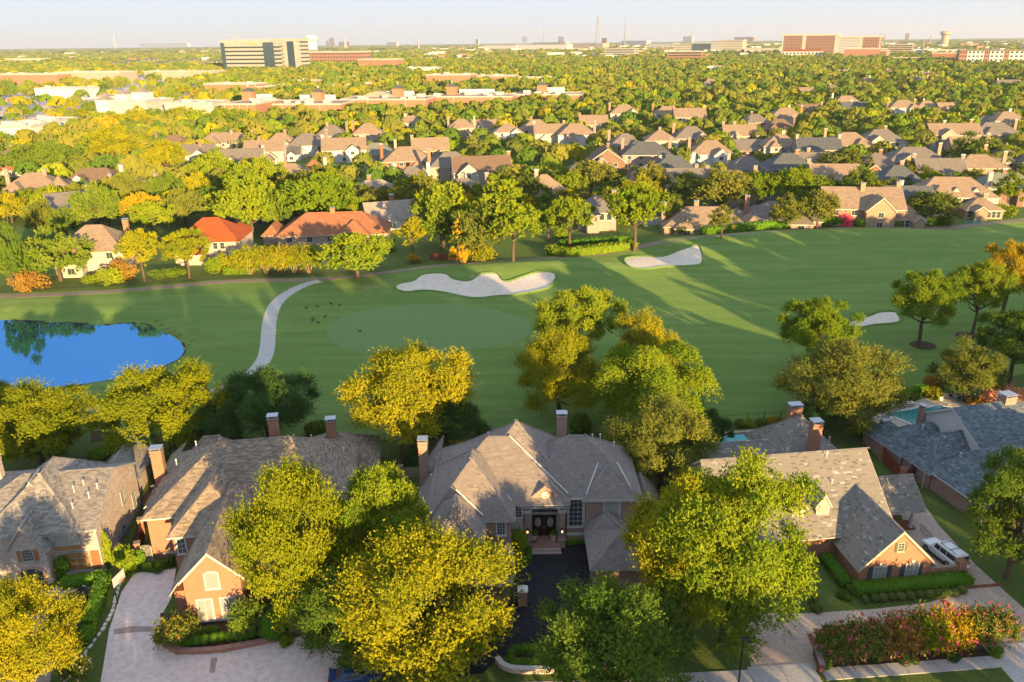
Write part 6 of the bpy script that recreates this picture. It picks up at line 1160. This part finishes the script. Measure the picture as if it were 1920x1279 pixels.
g = at(996,394); car('sedan', g.x, g.y, .3, 'car_red', 'red car parked beside the stepped tan-roofed house', detail=False); g = at(1012,428); car('sedan', g.x, g.y, 1.2, 'car_silver', 'silver car parked left of the round lime tree', detail=False)
g = at(1465,392); 
# ------------------------------------------------------------------ trees among the houses
rs = random.Random(2024); cand = []; HB = [(h[0], h[1], h[2]) for h in HOUSES]
NOGO = [P((-120,268),(150,250),(330,225),(420,228),(420,186),(300,120),(-120,118)), P((400,232),(1145,200),(1145,155),(820,135),(400,150)), P((150,262),(150,228),(415,232),(300,250))]
def inside(x, y, poly):
    c = False; n = len(poly)
    for i in range(n):
        ax, ay = poly[i-1]; bx, by = poly[i]
        if (ay > y) != (by > y) and x < (bx-ax)*(y-ay)/(by-ay)+ax: c = not c
    return c
turf2 = turf_edge
def free(x, y, r, houses=True):
    if any((x-a)**2+(y-b)**2 < (c*.78+r*.72)**2 for a, b, c in HB): return False
    if any(inside(x, y, p) for p in NOGO[:2]): return False
    if y < 330 and inside(x, y-4-r*.6, turf2): return False
    return True
placed = [(t[0], t[1], t[2]) for t in TREES if t[1] > 180]
def hides(x, y, r, hgt):
    px_, yt = to_px(x, y, hgt)
    for a, b, c in HB:
        if b > y:
            hx, hy = to_px(a, b, 6.5)
            if abs(hx-px_) < (c*.85+r*.4)*FOC/b and yt < hy-2 and to_px(x, y, 0)[1] > hy: return True
    return False
tries = 0; auto = []
while len(auto) < 128 and tries < 60000:
    tries += 1; lim = 235+min(1, tries/20000)*130; y = 205+(lim-205)*rs.random()**.8; x = rs.uniform(-.70, .70)*y; r = rs.uniform(4.2, 7.4); hgt = r*rs.uniform(1.45, 1.95)
    bx, by_ = to_px(x, y, 0)
    if by_ > 422-max(0, bx-960)*.055 or not free(x, y, r) or hides(x, y, r, hgt): continue
    if any((x-a)**2+(y-b)**2 < ((r+c)*.74)**2 for a, b, c in placed): continue
    placed.append((x, y, r)); auto.append((x, y, r, hgt))
MATW = dict(leaf_olive='olive', leaf_green='green', leaf_lime='lime-green', leaf_gold='golden', leaf_dark='dark green', leaf_amber='amber'); seen = {}
for x, y, r, hgt in sorted(auto, key=lambda t: t[1]):
    left = max(0, min(1, (.5-x/y)/1.0)); mt = rs.choices(('leaf_olive','leaf_green','leaf_lime','leaf_gold','leaf_dark','leaf_amber'), (26, 26, 34, 8+18*left, 3, 1+left))[0]; kd = rs.choices(('oak','elm','maple','upright'), (5, 3, 3, 1))[0]
    hb = min(HOUSES, key=lambda h: (h[0]-x)**2+(h[1]-y)**2); dx, dy = x-hb[0], y-hb[1]; rel = ('right of' if dx > 0 else 'left of') if abs(dx) > abs(dy) else ('behind' if dy > 0 else 'before')
    nm = hb[3].split(' in the ')[0] if ', ' in hb[3] else hb[3]; core = hb[3] if len(hb[3].split()) <= 10 else (nm if ', ' not in hb[3] else hb[3].replace(' from the left in the ', ' from left, ').replace(' beyond the fairway', ''))
    base = '%s tree %s the %s' % (MATW[mt], rel, core); n = seen.get(base, 0); seen[base] = n+1
    lb = base if n == 0 else ['farther', 'third', 'fourth', 'fifth', 'sixth', 'seventh'][min(n-1, 5)]+' '+base
    lb = ' '.join(lb.split()[:16])
    add_tree(kd, 'mid' if y < 330 else 'low', x, y, hgt, r, mt, lb, 'trees among the houses beyond the fairway', v=rs.randint(0, 1))
# ------------------------------------------------------------------ shops, offices and the skyline
BB = []
def bld(px0, px1, ytop, ybase, depth, wall, label, floors=0, style='none', roof='roof_flat', para='parapet', units=0, name='commercial_building', cat='building', trim=None, rot=None, gm='office_glass', band=.5, extra=0):
    a, b = at(px0, ybase+extra), at(px1, ybase+extra); d = b-a; w = d.length; ang = math.atan2(d.y, d.x); hgt = max(3, solve_top((a.x+b.x)/2, (a.y+b.y)/2, ytop))
    o = thing(name, label, cat, (a.x, a.y, 0), ang, None); m = MB(); m.box(0, w, 0, depth, -.5, hgt); m.obj('wall', MAT[wall], o)
    t = max(.4, hgt*.03); m = MB(); m.box(-t, w+t, -t, 0, hgt-t, hgt+t*2); m.box(-t, w+t, depth, depth+t, hgt-t, hgt+t*2); m.box(-t, 0, 0, depth, hgt-t, hgt+t*2); m.box(w, w+t, 0, depth, hgt-t, hgt+t*2); m.obj('parapet', MAT[para], o)
    m = MB(); m.box(0, w, 0, depth, hgt, hgt+.15); m.obj('roof', MAT[roof], o); r = random.Random(int(px0*3+ybase))
    for k in range(units): x, y, s = r.uniform(.06, .92)*w, r.uniform(.15, .85)*depth, r.uniform(1.4, 3.4); m = MB(); m.bevbox(x-s, x+s, y-s*.7, y+s*.7, hgt+.15, hgt+.15+s*.8, .15); m.obj('roof_unit', MAT['hvac'], o)
    if floors:
        fh = hgt/floors
        for f in range(floors):
            z0 = f*fh+fh*(1-band)*.6; z1 = z0+fh*band
            if style == 'band':
                for (n, bx) in (('window_band', (w*.03, w*.97, -.25, -.02)),): m = MB(); m.box(bx[0], bx[1], bx[2], bx[3], z0, z1); m.obj(n, MAT[gm], o)
                m = MB(); m.box(-.25, -.02, depth*.05, depth*.95, z0, z1); m.obj('window_band', MAT[gm], o); m = MB(); m.box(w+.02, w+.25, depth*.05, depth*.95, z0, z1); m.obj('window_band', MAT[gm], o)
            elif style == 'grid':
                n = max(3, int(w/(fh*.95))); m = MB()
                for i in range(n): x = (i+.28)*w/n; m.box(x, x+w/n*.5, -.22, -.02, z0, z1)
                k = max(2, int(depth/fh))
                for i in range(k):
                    y = (i+.28)*depth/k; m.box(-.22, -.02, y, y+depth/k*.5, z0, z1); m.box(w+.02, w+.22, y, y+depth/k*.5, z0, z1)
                tag(m.obj('window_row', MAT[gm], o), kind='stuff')
    BB.append((a.x, a.y, ang, w, depth)); o['w'] = w; o['h'] = hgt; return o, w, hgt
def tower(o, x, y, s, z0, z1, wall='brick_orange'):
    m = MB(); m.box(x-s, x+s, y-s, y+s, z0, z1); p = m.obj('tower', MAT[wall], o); m = MB(); m.add([(x-s-.5,y-s-.5,z1),(x+s+.5,y-s-.5,z1),(x+s+.5,y+s+.5,z1),(x-s-.5,y+s+.5,z1),(x,y,z1+s*.8)], [(0,1,4),(1,2,4),(2,3,4),(3,0,4),(3,2,1,0)]); m.obj('tower_roof', MAT['roof_slate'], p)
    m = MB(); m.box(x-.4, x+.4, y-.4, y+.4, z1+s*.6, z1+s*1.2); m.obj('finial', MAT['hvac'], p)
# the long brick shopping strip
for i, (x0, x1, yt, yb, lb, tw) in enumerate([(418,482,196,226,'brick shop wing with corner tower at the left end of the long strip',[(.12,1.2)]),(480,640,196,219,'left section of the long brick shopping strip',[(.55,1.0)]),(640,800,187,210,'middle section of the long brick shopping strip with domed canopy',[(.55,1.0)]),(800,960,182,203,'right section of the long brick shopping strip',[(.22,1.0)]),(958,1090,178,198,'far right section of the long brick shopping strip',[(.4,1.0)])]):
    o, w, hgt = bld(x0, x1, yt, yb, 48-i*4, 'brick_orange', lb, units=7, roof='roof_flat')
    for fx, k in tw: tower(o, w*fx, 44-i*4, 4.2, hgt-2, hgt+7)
    m = MB(); m.box(w*.3, w*.72, 47-i*4, 52-i*4, hgt-2, hgt+4.5); m.obj('raised_front', MAT['stucco_white'], o)
    for k in range(4): m = MB(); m.box(w*(.1+.22*k)-.15, w*(.1+.22*k)+.15, -.3, 0, 0, hgt); m.obj('downspout', MAT['trim_white'], o)
    if i == 2: m = MB(); pts = [(w*.1+w*.45*k/10, hgt+5*math.sin(math.pi*k/10)) for k in range(11)]; m.extrude_y([(w*.1, hgt)]+pts+[(w*.55, hgt)], 30, 44); m.obj('barrel_roof', MAT['roof_pale'], o)
for x0, x1, yt, yb, dp, wl_, lb, un, rf in [(-30,62,238,262,30,'stucco_white','white low shop with cluttered roof at the left edge',8,'roof_flat_white'),(40,104,228,250,26,'stucco_white','white stepped shop beside the left parking lot',5,'roof_flat_white'),(68,163,166,186,24,'stucco_white','long white shop behind the parking lot trees',3,'roof_flat_white'),(312,402,194,222,30,'stucco_cream','cream shop with pale roof left of the brick strip',2,'roof_flat_white'),
 (-20,110,140,160,40,'brick_orange','long brick store at the left edge far back',4,'roof_flat_white'),(105,228,136,158,40,'stucco_tan','big cream store with white parapet far left',4,'roof_flat_white'),(272,402,134,150,36,'stucco_tan','flat tan store with dark side wall',2,'roof_flat'),(385,482,158,180,30,'brick_orange','brick and white shops left of the office tower',4,'roof_flat_white'),(10,82,110,118,30,'stucco_cream','cream warehouse on the left horizon',0,'roof_flat_white'),
 (544,592,152,166,22,'brick_orange','small flat brick shop behind the long strip',2,'roof_flat'),(612,696,160,172,26,'stucco_white','white-roofed shop behind the long strip',5,'roof_flat_white'),(620,676,146,156,26,'brick_orange','low brick shop under the amber trees',3,'roof_flat_white'),(480,530,163,180,24,'brick_orange','brick shop at the left behind the strip',2,'roof_flat_white'),
 (800,882,141,165,34,'brick_orange','brick store with white columns in the second strip',4,'roof_flat'),(880,962,143,160,34,'brick_orange','brick store right in the second strip',5,'roof_flat'),(960,1032,146,160,26,'brick_orange','low brick end of the second strip',3,'roof_flat'),(672,744,112,132,36,'office_brick','brick hall with white roofline behind the amber trees',2,'roof_flat_white'),(757,820,127,138,26,'stucco_white','white flat building right of the brick hall',3,'roof_flat_white'),(660,760,130,138,20,'stucco_white','low white annex before the brick hall',0,'roof_flat_white'),
 (1245,1292,130,138,20,'stucco_white','low white building among the right trees',0,'roof_flat_white'),(1325,1353,125,136,18,'stucco_white','small white box building among the right trees',0,'roof_flat_white'),(905,968,85,94,60,'stucco_white','long white warehouse on the middle horizon',0,'roof_flat_white'),(970,1063,84,95,50,'stucco_white','bright white warehouse below the masts',2,'roof_flat_white'),(1000,1060,80,88,60,'stucco_tan','pale block behind the bright white warehouse',0,'roof_flat'),(1070,1130,82,92,60,'stucco_tan','long tan block below the lattice mast',2,'roof_flat'),
 (1215,1262,82,92,50,'siding_grey','grey low block left of the glass offices',2,'roof_flat'),(1395,1462,91,100,50,'stucco_cream','pale low block between the glass offices and the hospital',2,'roof_flat_white'),(1165,1212,77,86,50,'siding_grey','grey block right of the thin mast',2,'roof_flat'),(1580,1660,92,112,30,'office_brick','low brick wing before the hospital',3,'roof_flat'),(1648,1665,95,112,16,'office_tan','narrow tan block beside the brick wing',0,'roof_flat'),(1665,1720,108,118,18,'stucco_cream','low cream showroom right of the brick wing',1,'roof_flat'),
 (1745,1790,100,116,24,'brick_red','red and white store left of the white apartments',2,'roof_flat_white'),(1745,1800,93,102,30,'siding_grey','grey store with blue gable',1,'roof_flat_white'),(1620,1700,120,126,14,'stucco_cream','low cream strip below the hospital',0,'roof_flat_white'),(1760,1792,121,128,14,'stucco_cream','small cream strip at right',0,'roof_flat_white'),(262,352,82,88,60,'stucco_white','white arena on the left horizon',1,'roof_flat_white'),(392,420,76,85,40,'stucco_cream','pale hotel block left of the office tower',0,'roof_flat_white'),
 (618,628,72,86,20,'office_tan','slim tan tower on the horizon right of the water tank',0,'roof_flat'),(612,616,77,86,10,'blue_glass','thin blue tower on the horizon',0,'roof_flat'),(636,655,79,86,20,'office_brick','small brick block on the horizon',0,'roof_flat'),(979,988,69,80,14,'blue_glass','slim blue-grey tower on the middle horizon',0,'roof_flat'),(1046,1057,69,80,16,'office_brick','dark round-topped tower on the horizon',0,'roof_flat'),(1128,1137,72,84,16,'office_brick','dark tower beside the lattice mast',0,'roof_flat'),(892,897,74,86,10,'stucco_cream','slim pale tower left of the white warehouse',0,'roof_flat'),(725,744,80,88,24,'siding_grey','grey flat block on the horizon',0,'roof_flat'),
 (1280,1298,69,80,24,'siding_grey','grey tower behind the glass offices',0,'roof_flat'),(1376,1412,70,80,30,'office_brick','brick block on the horizon right of the glass offices',0,'roof_flat'),(1696,1704,63,75,14,'office_tan','pale tower on the right horizon',0,'roof_flat'),(1648,1658,66,76,16,'office_brick','dark brick tower behind the hospital',0,'roof_flat')]:
    bld(x0, x1, yt, yb, dp, wl_, lb, units=un, roof=rf)
# gabled white shop by the parking lot
o, w, hgt = bld(200, 278, 192, 222, 42, 'stucco_cream', 'large cream shop with hipped towers by the parking lot', units=6, roof='roof_flat_white')
for fx, fy, s, z in ((0,2,5,hgt+2), (-.12,10,5,hgt+4), (.45,30,6,hgt+6), (.1,22,5,hgt+5)):
    m = MB(); x, y = w*fx, fy; m.box(x-s, x+s, y-s, y+s, -.5, z); p = m.obj('tower', MAT['stucco_white'], o); m = MB(); m.add([(x-s-.8,y-s-.8,z),(x+s+.8,y-s-.8,z),(x+s+.8,y+s+.8,z),(x-s-.8,y+s+.8,z),(x,y,z+3)], [(0,1,4),(1,2,4),(2,3,4),(3,0,4),(3,2,1,0)]); m.obj('tower_roof', MAT['roof_pale'], p)
for k in range(3): m = MB(); m.box(w*(.2+.25*k), w*(.2+.25*k)+3, -.3, 0, 0, 3.2); m.obj('shop_window', MAT['office_glass'], o)
# townhouses with steep grey roofs
TOWN = []
for i, px_ in enumerate((228,252,284,306,330,360,385,410)):
    h = House('townhouse', '%s steep-roofed townhouse from the left below the left horizon' % ORD[i], *at(px_, 128-(i % 3)*4, 0)[:2], 0, 'stucco_cream', 'roof_slate' if i != 6 else 'roof_grey', 'trim_white', None, 'townhouses'); h.block(-20, 20, -8, 8, 9, 16, 'x', 'gg'); TOWN.append((h.root.location.x, h.root.location.y, 21))
    for x in (-14, 0, 14): h.block(x-3.2, x+3.2, -9.5, 0, 8.8, 13, 'y', 'gh')
    h.finish()
    for x in (-14, 0, 14): h.window('S', x, -9.5, 5, 2.4, 2.4, 0, 1, 1, .3)
# office tower: two offset stone slabs with glass shafts
o, w, hgt = bld(422, 512, 78, 138, 40, 'office_stone', 'grey-brown stone office tower with dark window bands on the left horizon', 8, 'band', band=.42, units=3, name='office_tower', para='office_stone')
m = MB(); m.box(-2, w+2, -1.2, 41, hgt*.92, hgt*1.04); m.obj('crown_band', MAT['office_stone'], o)
for x0, x1 in ((w*.86, w*1.02),): m = MB(); m.box(x0, x1, -1.5, 8, 0, hgt*.97); m.obj('glass_shaft', MAT['blue_glass'], o)
m = MB(); m.box(-1.5, w*.06, -1.5, 8, 0, hgt*.97); m.obj('glass_shaft', MAT['blue_glass'], o)
m = MB(); m.box(w*.55, w*.72, -1.8, -1.2, hgt*.92, hgt*.95); m.obj('sign_panel', MAT['plastic_yellow'], o)
o, w, hgt = bld(512, 566, 76, 134, 36, 'office_stone', 'taller stone office slab with glass shaft beside the office tower', 8, 'band', band=.36, units=2, name='office_tower', para='office_stone')
m = MB(); m.box(w*.58, w*.8, -1.5, 6, 0, hgt*.96); m.obj('glass_shaft', MAT['blue_glass'], o)
for x0 in (0, w*.44, w*.82): m = MB(); m.box(x0, x0+w*.14, -1.2, 4, 0, hgt*1.01); m.obj('pier', MAT['office_stone'], o)
bld(570, 682, 98, 124, 40, 'office_brick', 'long red brick office with rows of windows right of the office tower', 4, 'grid', units=6, roof='roof_flat_white', name='office_building')
bld(1133, 1190, 92, 108, 34, 'parapet', 'white striped low office among the middle trees', 4, 'band', units=2, roof='roof_flat_white', name='office_building'); bld(1250, 1316, 97, 117, 34, 'office_brick', 'stepped office with dark window bands in the middle', 4, 'band', units=3, roof='roof_flat', name='office_building')
o, w, hgt = bld(1262, 1296, 83, 99, 40, 'stucco_cream', 'cream left wing of the blue glass offices', 4, 'grid', units=1, name='office_building'); bld(1296, 1332, 81, 99, 34, 'blue_glass', 'blue glass block of the horizon offices', 4, 'band', para='siding_grey', units=1, name='office_building', gm='blue_glass')
bld(1332, 1352, 77, 99, 40, 'siding_grey', 'grey glazed link of the horizon offices', 5, 'grid', units=0, name='office_building', gm='blue_glass'); bld(1352, 1391, 76, 99, 40, 'stucco_cream', 'cream framed end block of the horizon offices', 5, 'grid', units=2, name='office_building')
for x0, x1, yt, mt, lb in ((1464,1504,66,'office_brick','left glazed end of the brick hospital'),(1504,1566,66,'office_brick','tall brick hospital block with cream piers'),(1566,1612,70,'siding_grey','middle hospital block with many windows'),(1612,1647,69,'office_brick','right brick end of the hospital')):
    o, w, hgt = bld(x0, x1, yt, 104, 40, mt, lb, 7, 'grid', para='stucco_cream', units=3, name='hospital_block', band=.55)
    for fx in (0, .94): m = MB(); m.box(w*fx, w*(fx+.06), -1.0, 2, 0, hgt*1.03); m.obj('pier', MAT['stucco_cream'], o)
o, w, hgt = bld(1464, 1540, 97, 111, 26, 'stucco_white', 'white hotel with bright red roof before the hospital', 2, 'grid', name='hotel'); m = MB(); m.add([(-1,-1,hgt),(w+1,-1,hgt),(w+1,27,hgt),(-1,27,hgt),(3,13,hgt+6),(w-3,13,hgt+6)], [(0,1,5,4),(1,2,5),(2,3,4,5),(3,0,4)]); m.obj('pitched_roof', MAT['roof_redtile'], o)
bld(1664, 1709, 84, 103, 30, 'office_tan', 'tan parking garage right of the hospital', 5, 'band', name='parking_garage')
for i, (x0, x1, mt) in enumerate(((1795,1810,'office_brick'),(1810,1841,'stucco_white'),(1841,1852,'office_brick'),(1852,1878,'stucco_white'),(1878,1888,'office_brick'),(1888,1925,'stucco_white'))): bld(x0, x1, 95, 124, 26, mt, '%s section from the left of the white and brick apartment block' % ORD[i], 4, 'grid', para='roof_grey', roof='roof_flat', name='apartment_block')
# water tanks and masts
def stand_at(px_, ytop, ybase): g = at(px_, ybase); return g, solve_top(g.x, g.y, ytop)
g, t = stand_at(586, 65, 96); o = thing('water_tower', 'white water tower on the left horizon', 'water tower', (g.x, g.y, 0)); r = 11/FOC*g.y; m = MB(); m.lathe([(r*.85,0),(r*.8,t*.62)], 18); m.obj('pedestal', MAT['tank_white'], o); m = MB(); m.lathe([(r*.8,t*.6),(r*1.05,t*.7),(r*1.08,t*.85),(r*.9,t*.94),(r*.3,t*.99),(r*.05,t)], 18); m.obj('tank', MAT['tank_white'], o)
g, t = stand_at(1770, 58, 86); o = thing('water_tower', 'tan water tower on the right horizon', 'water tower', (g.x, g.y, 0)); r = 8/FOC*g.y; m = MB(); m.lathe([(r*.8,0),(r*.75,t*.72)], 18); m.obj('pedestal', MAT['tank_tan'], o); m = MB(); m.lathe([(r*.75,t*.7),(r*1.15,t*.78),(r*1.15,t*.92),(r*.9,t*.98),(r*.1,t)], 18); m.obj('tank', MAT['tank_tan'], o)
def mast(px_, ytop, ybase, wpx, label, mat='steel_galv', guys=False):
    g, t = stand_at(px_, ytop, ybase); s = wpx/2/FOC*g.y; k = thing('lattice_mast', label, 'mast', (g.x, g.y, 0), .4); n = 10; th = max(.25, .5/FOC*g.y)
    for sx, sy in ((-1,-1),(1,-1),(1,1),(-1,1)): m = MB(); m.tube([(s*sx,s*sy,0),(s*sx*.55,s*sy*.55,t*.5),(s*sx*.25,s*sy*.25,t*.9)], th*.5, 4); m.obj('leg', MAT[mat], k)
    m = MB()
    for i in range(n):
        z0, z1 = t*.9*i/n, t*.9*(i+1)/n; f0, f1 = s*(1-.75*i/n), s*(1-.75*(i+1)/n)
        for (ax, ay), (bx, by) in (((-1,-1),(1,-1)),((1,-1),(1,1)),((1,1),(-1,1)),((-1,1),(-1,-1))): m.tube([(ax*f0,ay*f0,z0),(bx*f1,by*f1,z1)], th*.25, 3); m.tube([(bx*f0,by*f0,z0),(ax*f1,ay*f1,z1)], th*.25, 3)
    tag(m.obj('bracing', MAT[mat], k), kind='stuff'); m = MB(); m.tube([(0,0,t*.88),(0,0,t)], th*.3, 4); m.obj('aerial', MAT['mast_red'], k)
mast(1120, 24, 92, 8, 'tall lattice mast with red tip on the middle horizon'); mast(1171, 24, 88, 2.2, 'thin guyed mast right of the tall lattice mast'); mast(1019, 48, 86, 2, 'faint thin mast on the middle horizon'); mast(648, 66, 92, 6, 'pylon right of the white water tower'); mast(785, 70, 92, 4, 'pylon on the horizon above the second strip'); mast(217, 64, 92, 2, 'thin mast on the left horizon'); mast(447, 62, 90, 5, 'aerial behind the office tower'); mast(1296, 58, 86, 2, 'thin mast above the glass offices'); mast(1728, 75, 108, 5, 'pylon right of the hospital'); mast(1846, 73, 104, 5, 'pylon before the tan tower ridge'); mast(1743, 64, 84, 2, 'thin pole left of the tan water tower')
# parking lot, kerbs and cars
sheet('parking_lot', NOGO[0], 'stamped_concrete', Z2, 'pale brown parking lot of the left shops'); sheet('parking_lot', P((400,236),(1090,206),(1090,165),(820,140),(400,152)), 'old_asphalt', Z1, 'grey service yard round the long brick strip'); sheet('boulevard', P((380,232),(330,190),(270,150),(262,150),(318,196),(362,236)), 'old_asphalt', Z3, 'grey road between the shops')
rc = random.Random(8); k = 0
for i, (px_, py_) in enumerate([(120,214),(128,215),(136,218),(3,224),(25,206),(33,206),(212,223),(222,224),(232,223),(240,222),(166,224),(169,232),(186,232),(187,238),(294,183),(299,186),(304,190),(296,178),(110,204),(150,218),(158,222),(46,205),(58,208),(255,220),(262,219),(92,210)]):
    g = at(px_, py_); car('sedan' if i % 3 else 'suv', g.x, g.y, rc.uniform(1.2, 1.7), rc.choice(('car_white','car_silver','car_black','car_red','car_blue','car_white')), '%s parked car counted from the left across the shop parking lot' % (ORD+['twenty-'+q for q in ORD[:9]])[i], 'cars in the shop parking lot', False, 1.15)
lot_trees = [(40,212,5),(28,196,5),(75,196,6),(105,205,5),(95,218,4),(50,222,5),(135,208,5),(138,198,4),(170,214,6),(160,222,5),(250,212,5),(262,222,6),(245,222,4),(150,226,6),(108,236,6),(300,212,6),(310,200,7),(322,188,6),(345,182,7),(372,188,7),(390,196,6),(380,176,7),(20,185,7),(60,178,8),(95,172,8),(128,168,7),(155,180,6),(195,172,6),(0,176,8),(225,200,6),(340,228,7),(370,232,7),(295,232,7),(265,240,7),(230,245,7),(200,250,7),(420,236,7),(450,240,7),(455,170,6),(470,152,6),(520,150,7),(535,172,6),(560,172,5),(590,170,6),(625,178,6),(665,180,5),(700,172,6),(720,160,8),(690,152,7),(735,145,7),(755,165,8),(775,172,7),(790,160,6),(900,172,5),(930,172,5),(700,138,7),(590,140,7),(610,120,6)]
LOTL = []; rown = [('nearest', 215, 999), ('second', 195, 215), ('third', 178, 195), ('fourth', 160, 178), ('farthest', 0, 160)]
def lot_label(i):
    px_, py_, r = lot_trees[i]; rn = [q for q in rown if q[1] <= py_ < q[2]][0]; row = sorted([t for t in lot_trees if rn[1] <= t[1] < rn[2]]); k = row.index(lot_trees[i])
    return '%s tree, %s from the left in the %s row among shops and parking' % ('%s', ORD[k], rn[0])
for i, (px_, py_, r) in enumerate(lot_trees):
    g = at(px_, py_); mt = rc.choice(('leaf_gold','leaf_lime','leaf_gold','leaf_amber','leaf_green') if px_ < 420 else ('leaf_lime','leaf_green','leaf_olive','leaf_amber')); LOTL.append((g.x, g.y, r))
    add_tree('oak', 'low', g.x, g.y, r*rc.uniform(1.5, 1.9), r*1.25, mt, lot_label(i) % MATW[mt], 'trees among the shops and parking', v=i % 2)
# ------------------------------------------------------------------ woodland that reads as one mass out to the horizon
def blocked(x, y, r):
    for a, b, ang, w, d in BB:
        dx, dy = x-a, y-b; u = dx*math.cos(ang)+dy*math.sin(ang); v = -dx*math.sin(ang)+dy*math.cos(ang)
        if -r*.6 < u < w+r*.6 and -r*.9-4 < v < d+r*.6: return True
        if -6 < u < w+6 and v < 0 and v > -(60 if y < 900 else 40) and False: return True
    return False
rs2 = np.random.RandomState(99); pts = []; cell = {}
def try_add(x, y, r, hgt, gap):
    c = 14; k = (int(x//c), int(y//c))
    for i in (-1, 0, 1):
        for j in (-1, 0, 1):
            for (a, b, q) in cell.get((k[0]+i, k[1]+j), ()):
                if (x-a)**2+(y-b)**2 < ((r+q)*gap)**2: return False
    cell.setdefault(k, []).append((x, y, r)); pts.append((x, y, r, hgt)); return True
for a, b, r, hgt, o in TREES: cell.setdefault((int(a//14), int(b//14)), []).append((a, b, r))
HBn = [(h[0], h[1], h[2]) for h in HOUSES]+TOWN
def near_ok(x, y, r):
    if any(abs(x-a) < c+r and abs(y-b) < c+r and (x-a)**2+(y-b)**2 < (c*.75+r*.7)**2 for a, b, c in HBn): return False
    for a, b, c in HBn:                       # keep roofs in sight
        if 0 < b-y < 30+y*.03 and abs(x/y-a/b)*y < c*.6+r*.3: return False
    return True
def seen_ok(x, y, r, hgt):
    """keep the fronts of the shops and offices open to view"""
    for a, b, ang, w, d in BB:
        dx, dy = x-a, y-b; u = dx*math.cos(ang)+dy*math.sin(ang); v = -dx*math.sin(ang)+dy*math.cos(ang)
        if -4 < u < w+4 and -(14+y*.02) < v < 0: return False
    return True
for band, (y0, y1, n, rlo, rhi) in enumerate(((250, 700, 6200, 5, 8.5), (700, 1300, 8000, 7, 11.5), (1300, 2400, 8000, 8, 14), (2400, 5200, 6000, 9, 22), (5200, 12000, 5000, 30, 90))):
    ys = np.sqrt(rs2.uniform(y0**2, y1**2, n)); xs = rs2.uniform(-.72, .72, n)*ys; rr2 = rs2.uniform(rlo, rhi, n)
    for x, y, r in zip(xs, ys, rr2):
        hgt = min(14, r*rs2.uniform(1.15, 1.6)) if y < 2400 else rs2.uniform(8, 13)
        if y < 330:
            bx, by_ = to_px(x, y, 0)
            if by_ > 415-max(0, bx-960)*.055: continue
        if y < 1500 and (((inside(x, y, NOGO[0])) and rs2.rand() < .88) or not near_ok(x, y, r)): continue
        if blocked(x, y, r) or (y < 2600 and not seen_ok(x, y, r, hgt) and rs2.rand() < .75): continue
        try_add(x, y, r, hgt, .62 if y < 2400 else .5)
pts = np.array(pts); 
def clump(n, seed):
    r = np.random.RandomState(seed); d = unit(r.normal(0, 1, (n,3))); d[:,2] = np.abs(d[:,2])*1.1-.25; lob = unit(r.normal(0, 1, (7,3))); f = .62+.38*np.max(d@lob.T, 1)**3; C = d*f[:,None]*np.array([.92,.92,.55]); C[:,2] += .48
    V, F = leaf_cloud(r, C, r.normal(0, 1, (n,3)), d, 2.2/math.sqrt(n)*1.3, .28, wide=.8); return V, F, d
VV, FF, TT, MI = [], [], [], []; base = 0; protos = {n: [clump(n, s) for s in range(5)] for n in (320, 100, 36, 12)}
for x, y, r, hgt in pts:
    n = 320 if y < 480 else 100 if y < 900 else 36 if y < 2400 else 12; V, F, d = protos[n][rs2.randint(5)]; a = rs2.uniform(0, 6.28); c, s = math.cos(a), math.sin(a)
    q = np.stack([(V[:,0]*c-V[:,1]*s)*r+x, (V[:,0]*s+V[:,1]*c)*r+y, V[:,2]*hgt], 1); VV.append(q); FF.append(F+base); base += len(V); w = rs2.rand(); lf = max(0, min(1, .5-x/y)); mi = 0 if w < .48 else 1 if w < .74 else 2 if w < .9-.12*lf else 3 if w > .99-.12*lf else 1
    MI.append(np.full(n, mi)); TT.append(np.clip(rs2.uniform(0, 1)*.7+rs2.uniform(-.05, .2, n), 0, 1))
me = fast_mesh('woodland', np.vstack(VV), np.vstack(FF), [MAT['leaf_olive'], MAT['leaf_green'], MAT['leaf_lime'], MAT['leaf_gold']], np.concatenate(MI), np.concatenate(TT))
tag(link('woodland', me), 'far mass of suburban trees reaching to the horizon', 'woodland', kind='stuff')
# scattered far city beyond the trees
m = MB(); rk = random.Random(31)
for i in range(420):
    y = rk.uniform(2300, 7000); x = rk.uniform(-.1 if rk.random() < .75 else -.66, .68)*y; w = rk.uniform(12, 60); hh = rk.uniform(6, 16); m.cur = rk.choice((0, 0, 1, 2, 3)); m.box(x-w/2, x+w/2, y, y+rk.uniform(15, 40), 0, hh)
tag(m.obj('far_city', [MAT['stucco_white'], MAT['stucco_tan'], MAT['office_brick'], MAT['siding_grey']]), 'faint low buildings along the horizon', 'city', kind='stuff')
# ------------------------------------------------------------------ evening haze
bpy.context.view_layer.update()
ztop = max(max((o.matrix_world @ Vector(c)).z for c in o.bound_box) for o in scene.objects if o.type == 'MESH')+6
gw = max(abs(gx[0]), abs(gx[-1]), abs(gy[0]), abs(gy[-1]))+500
hz = MB(); hz.box(-gw, gw, -gw, gw, -6, ztop); ho = hz.obj('haze', []); tag(ho, 'thin pale evening haze', kind='stuff')
hm = bpy.data.materials.new('haze_air'); hm.use_nodes = True; nt = hm.node_tree; nt.nodes.remove(nt.nodes['Principled BSDF']); pv = nt.nodes.new('ShaderNodeVolumePrincipled')
pv.inputs['Color'].default_value = (.86,.91,1,1); pv.inputs['Density'].default_value = HAZE; pv.inputs['Anisotropy'].default_value = 0.2; nt.links.new(pv.outputs[0], nt.nodes['Material Output'].inputs['Volume']); ho.data.materials.append(hm)
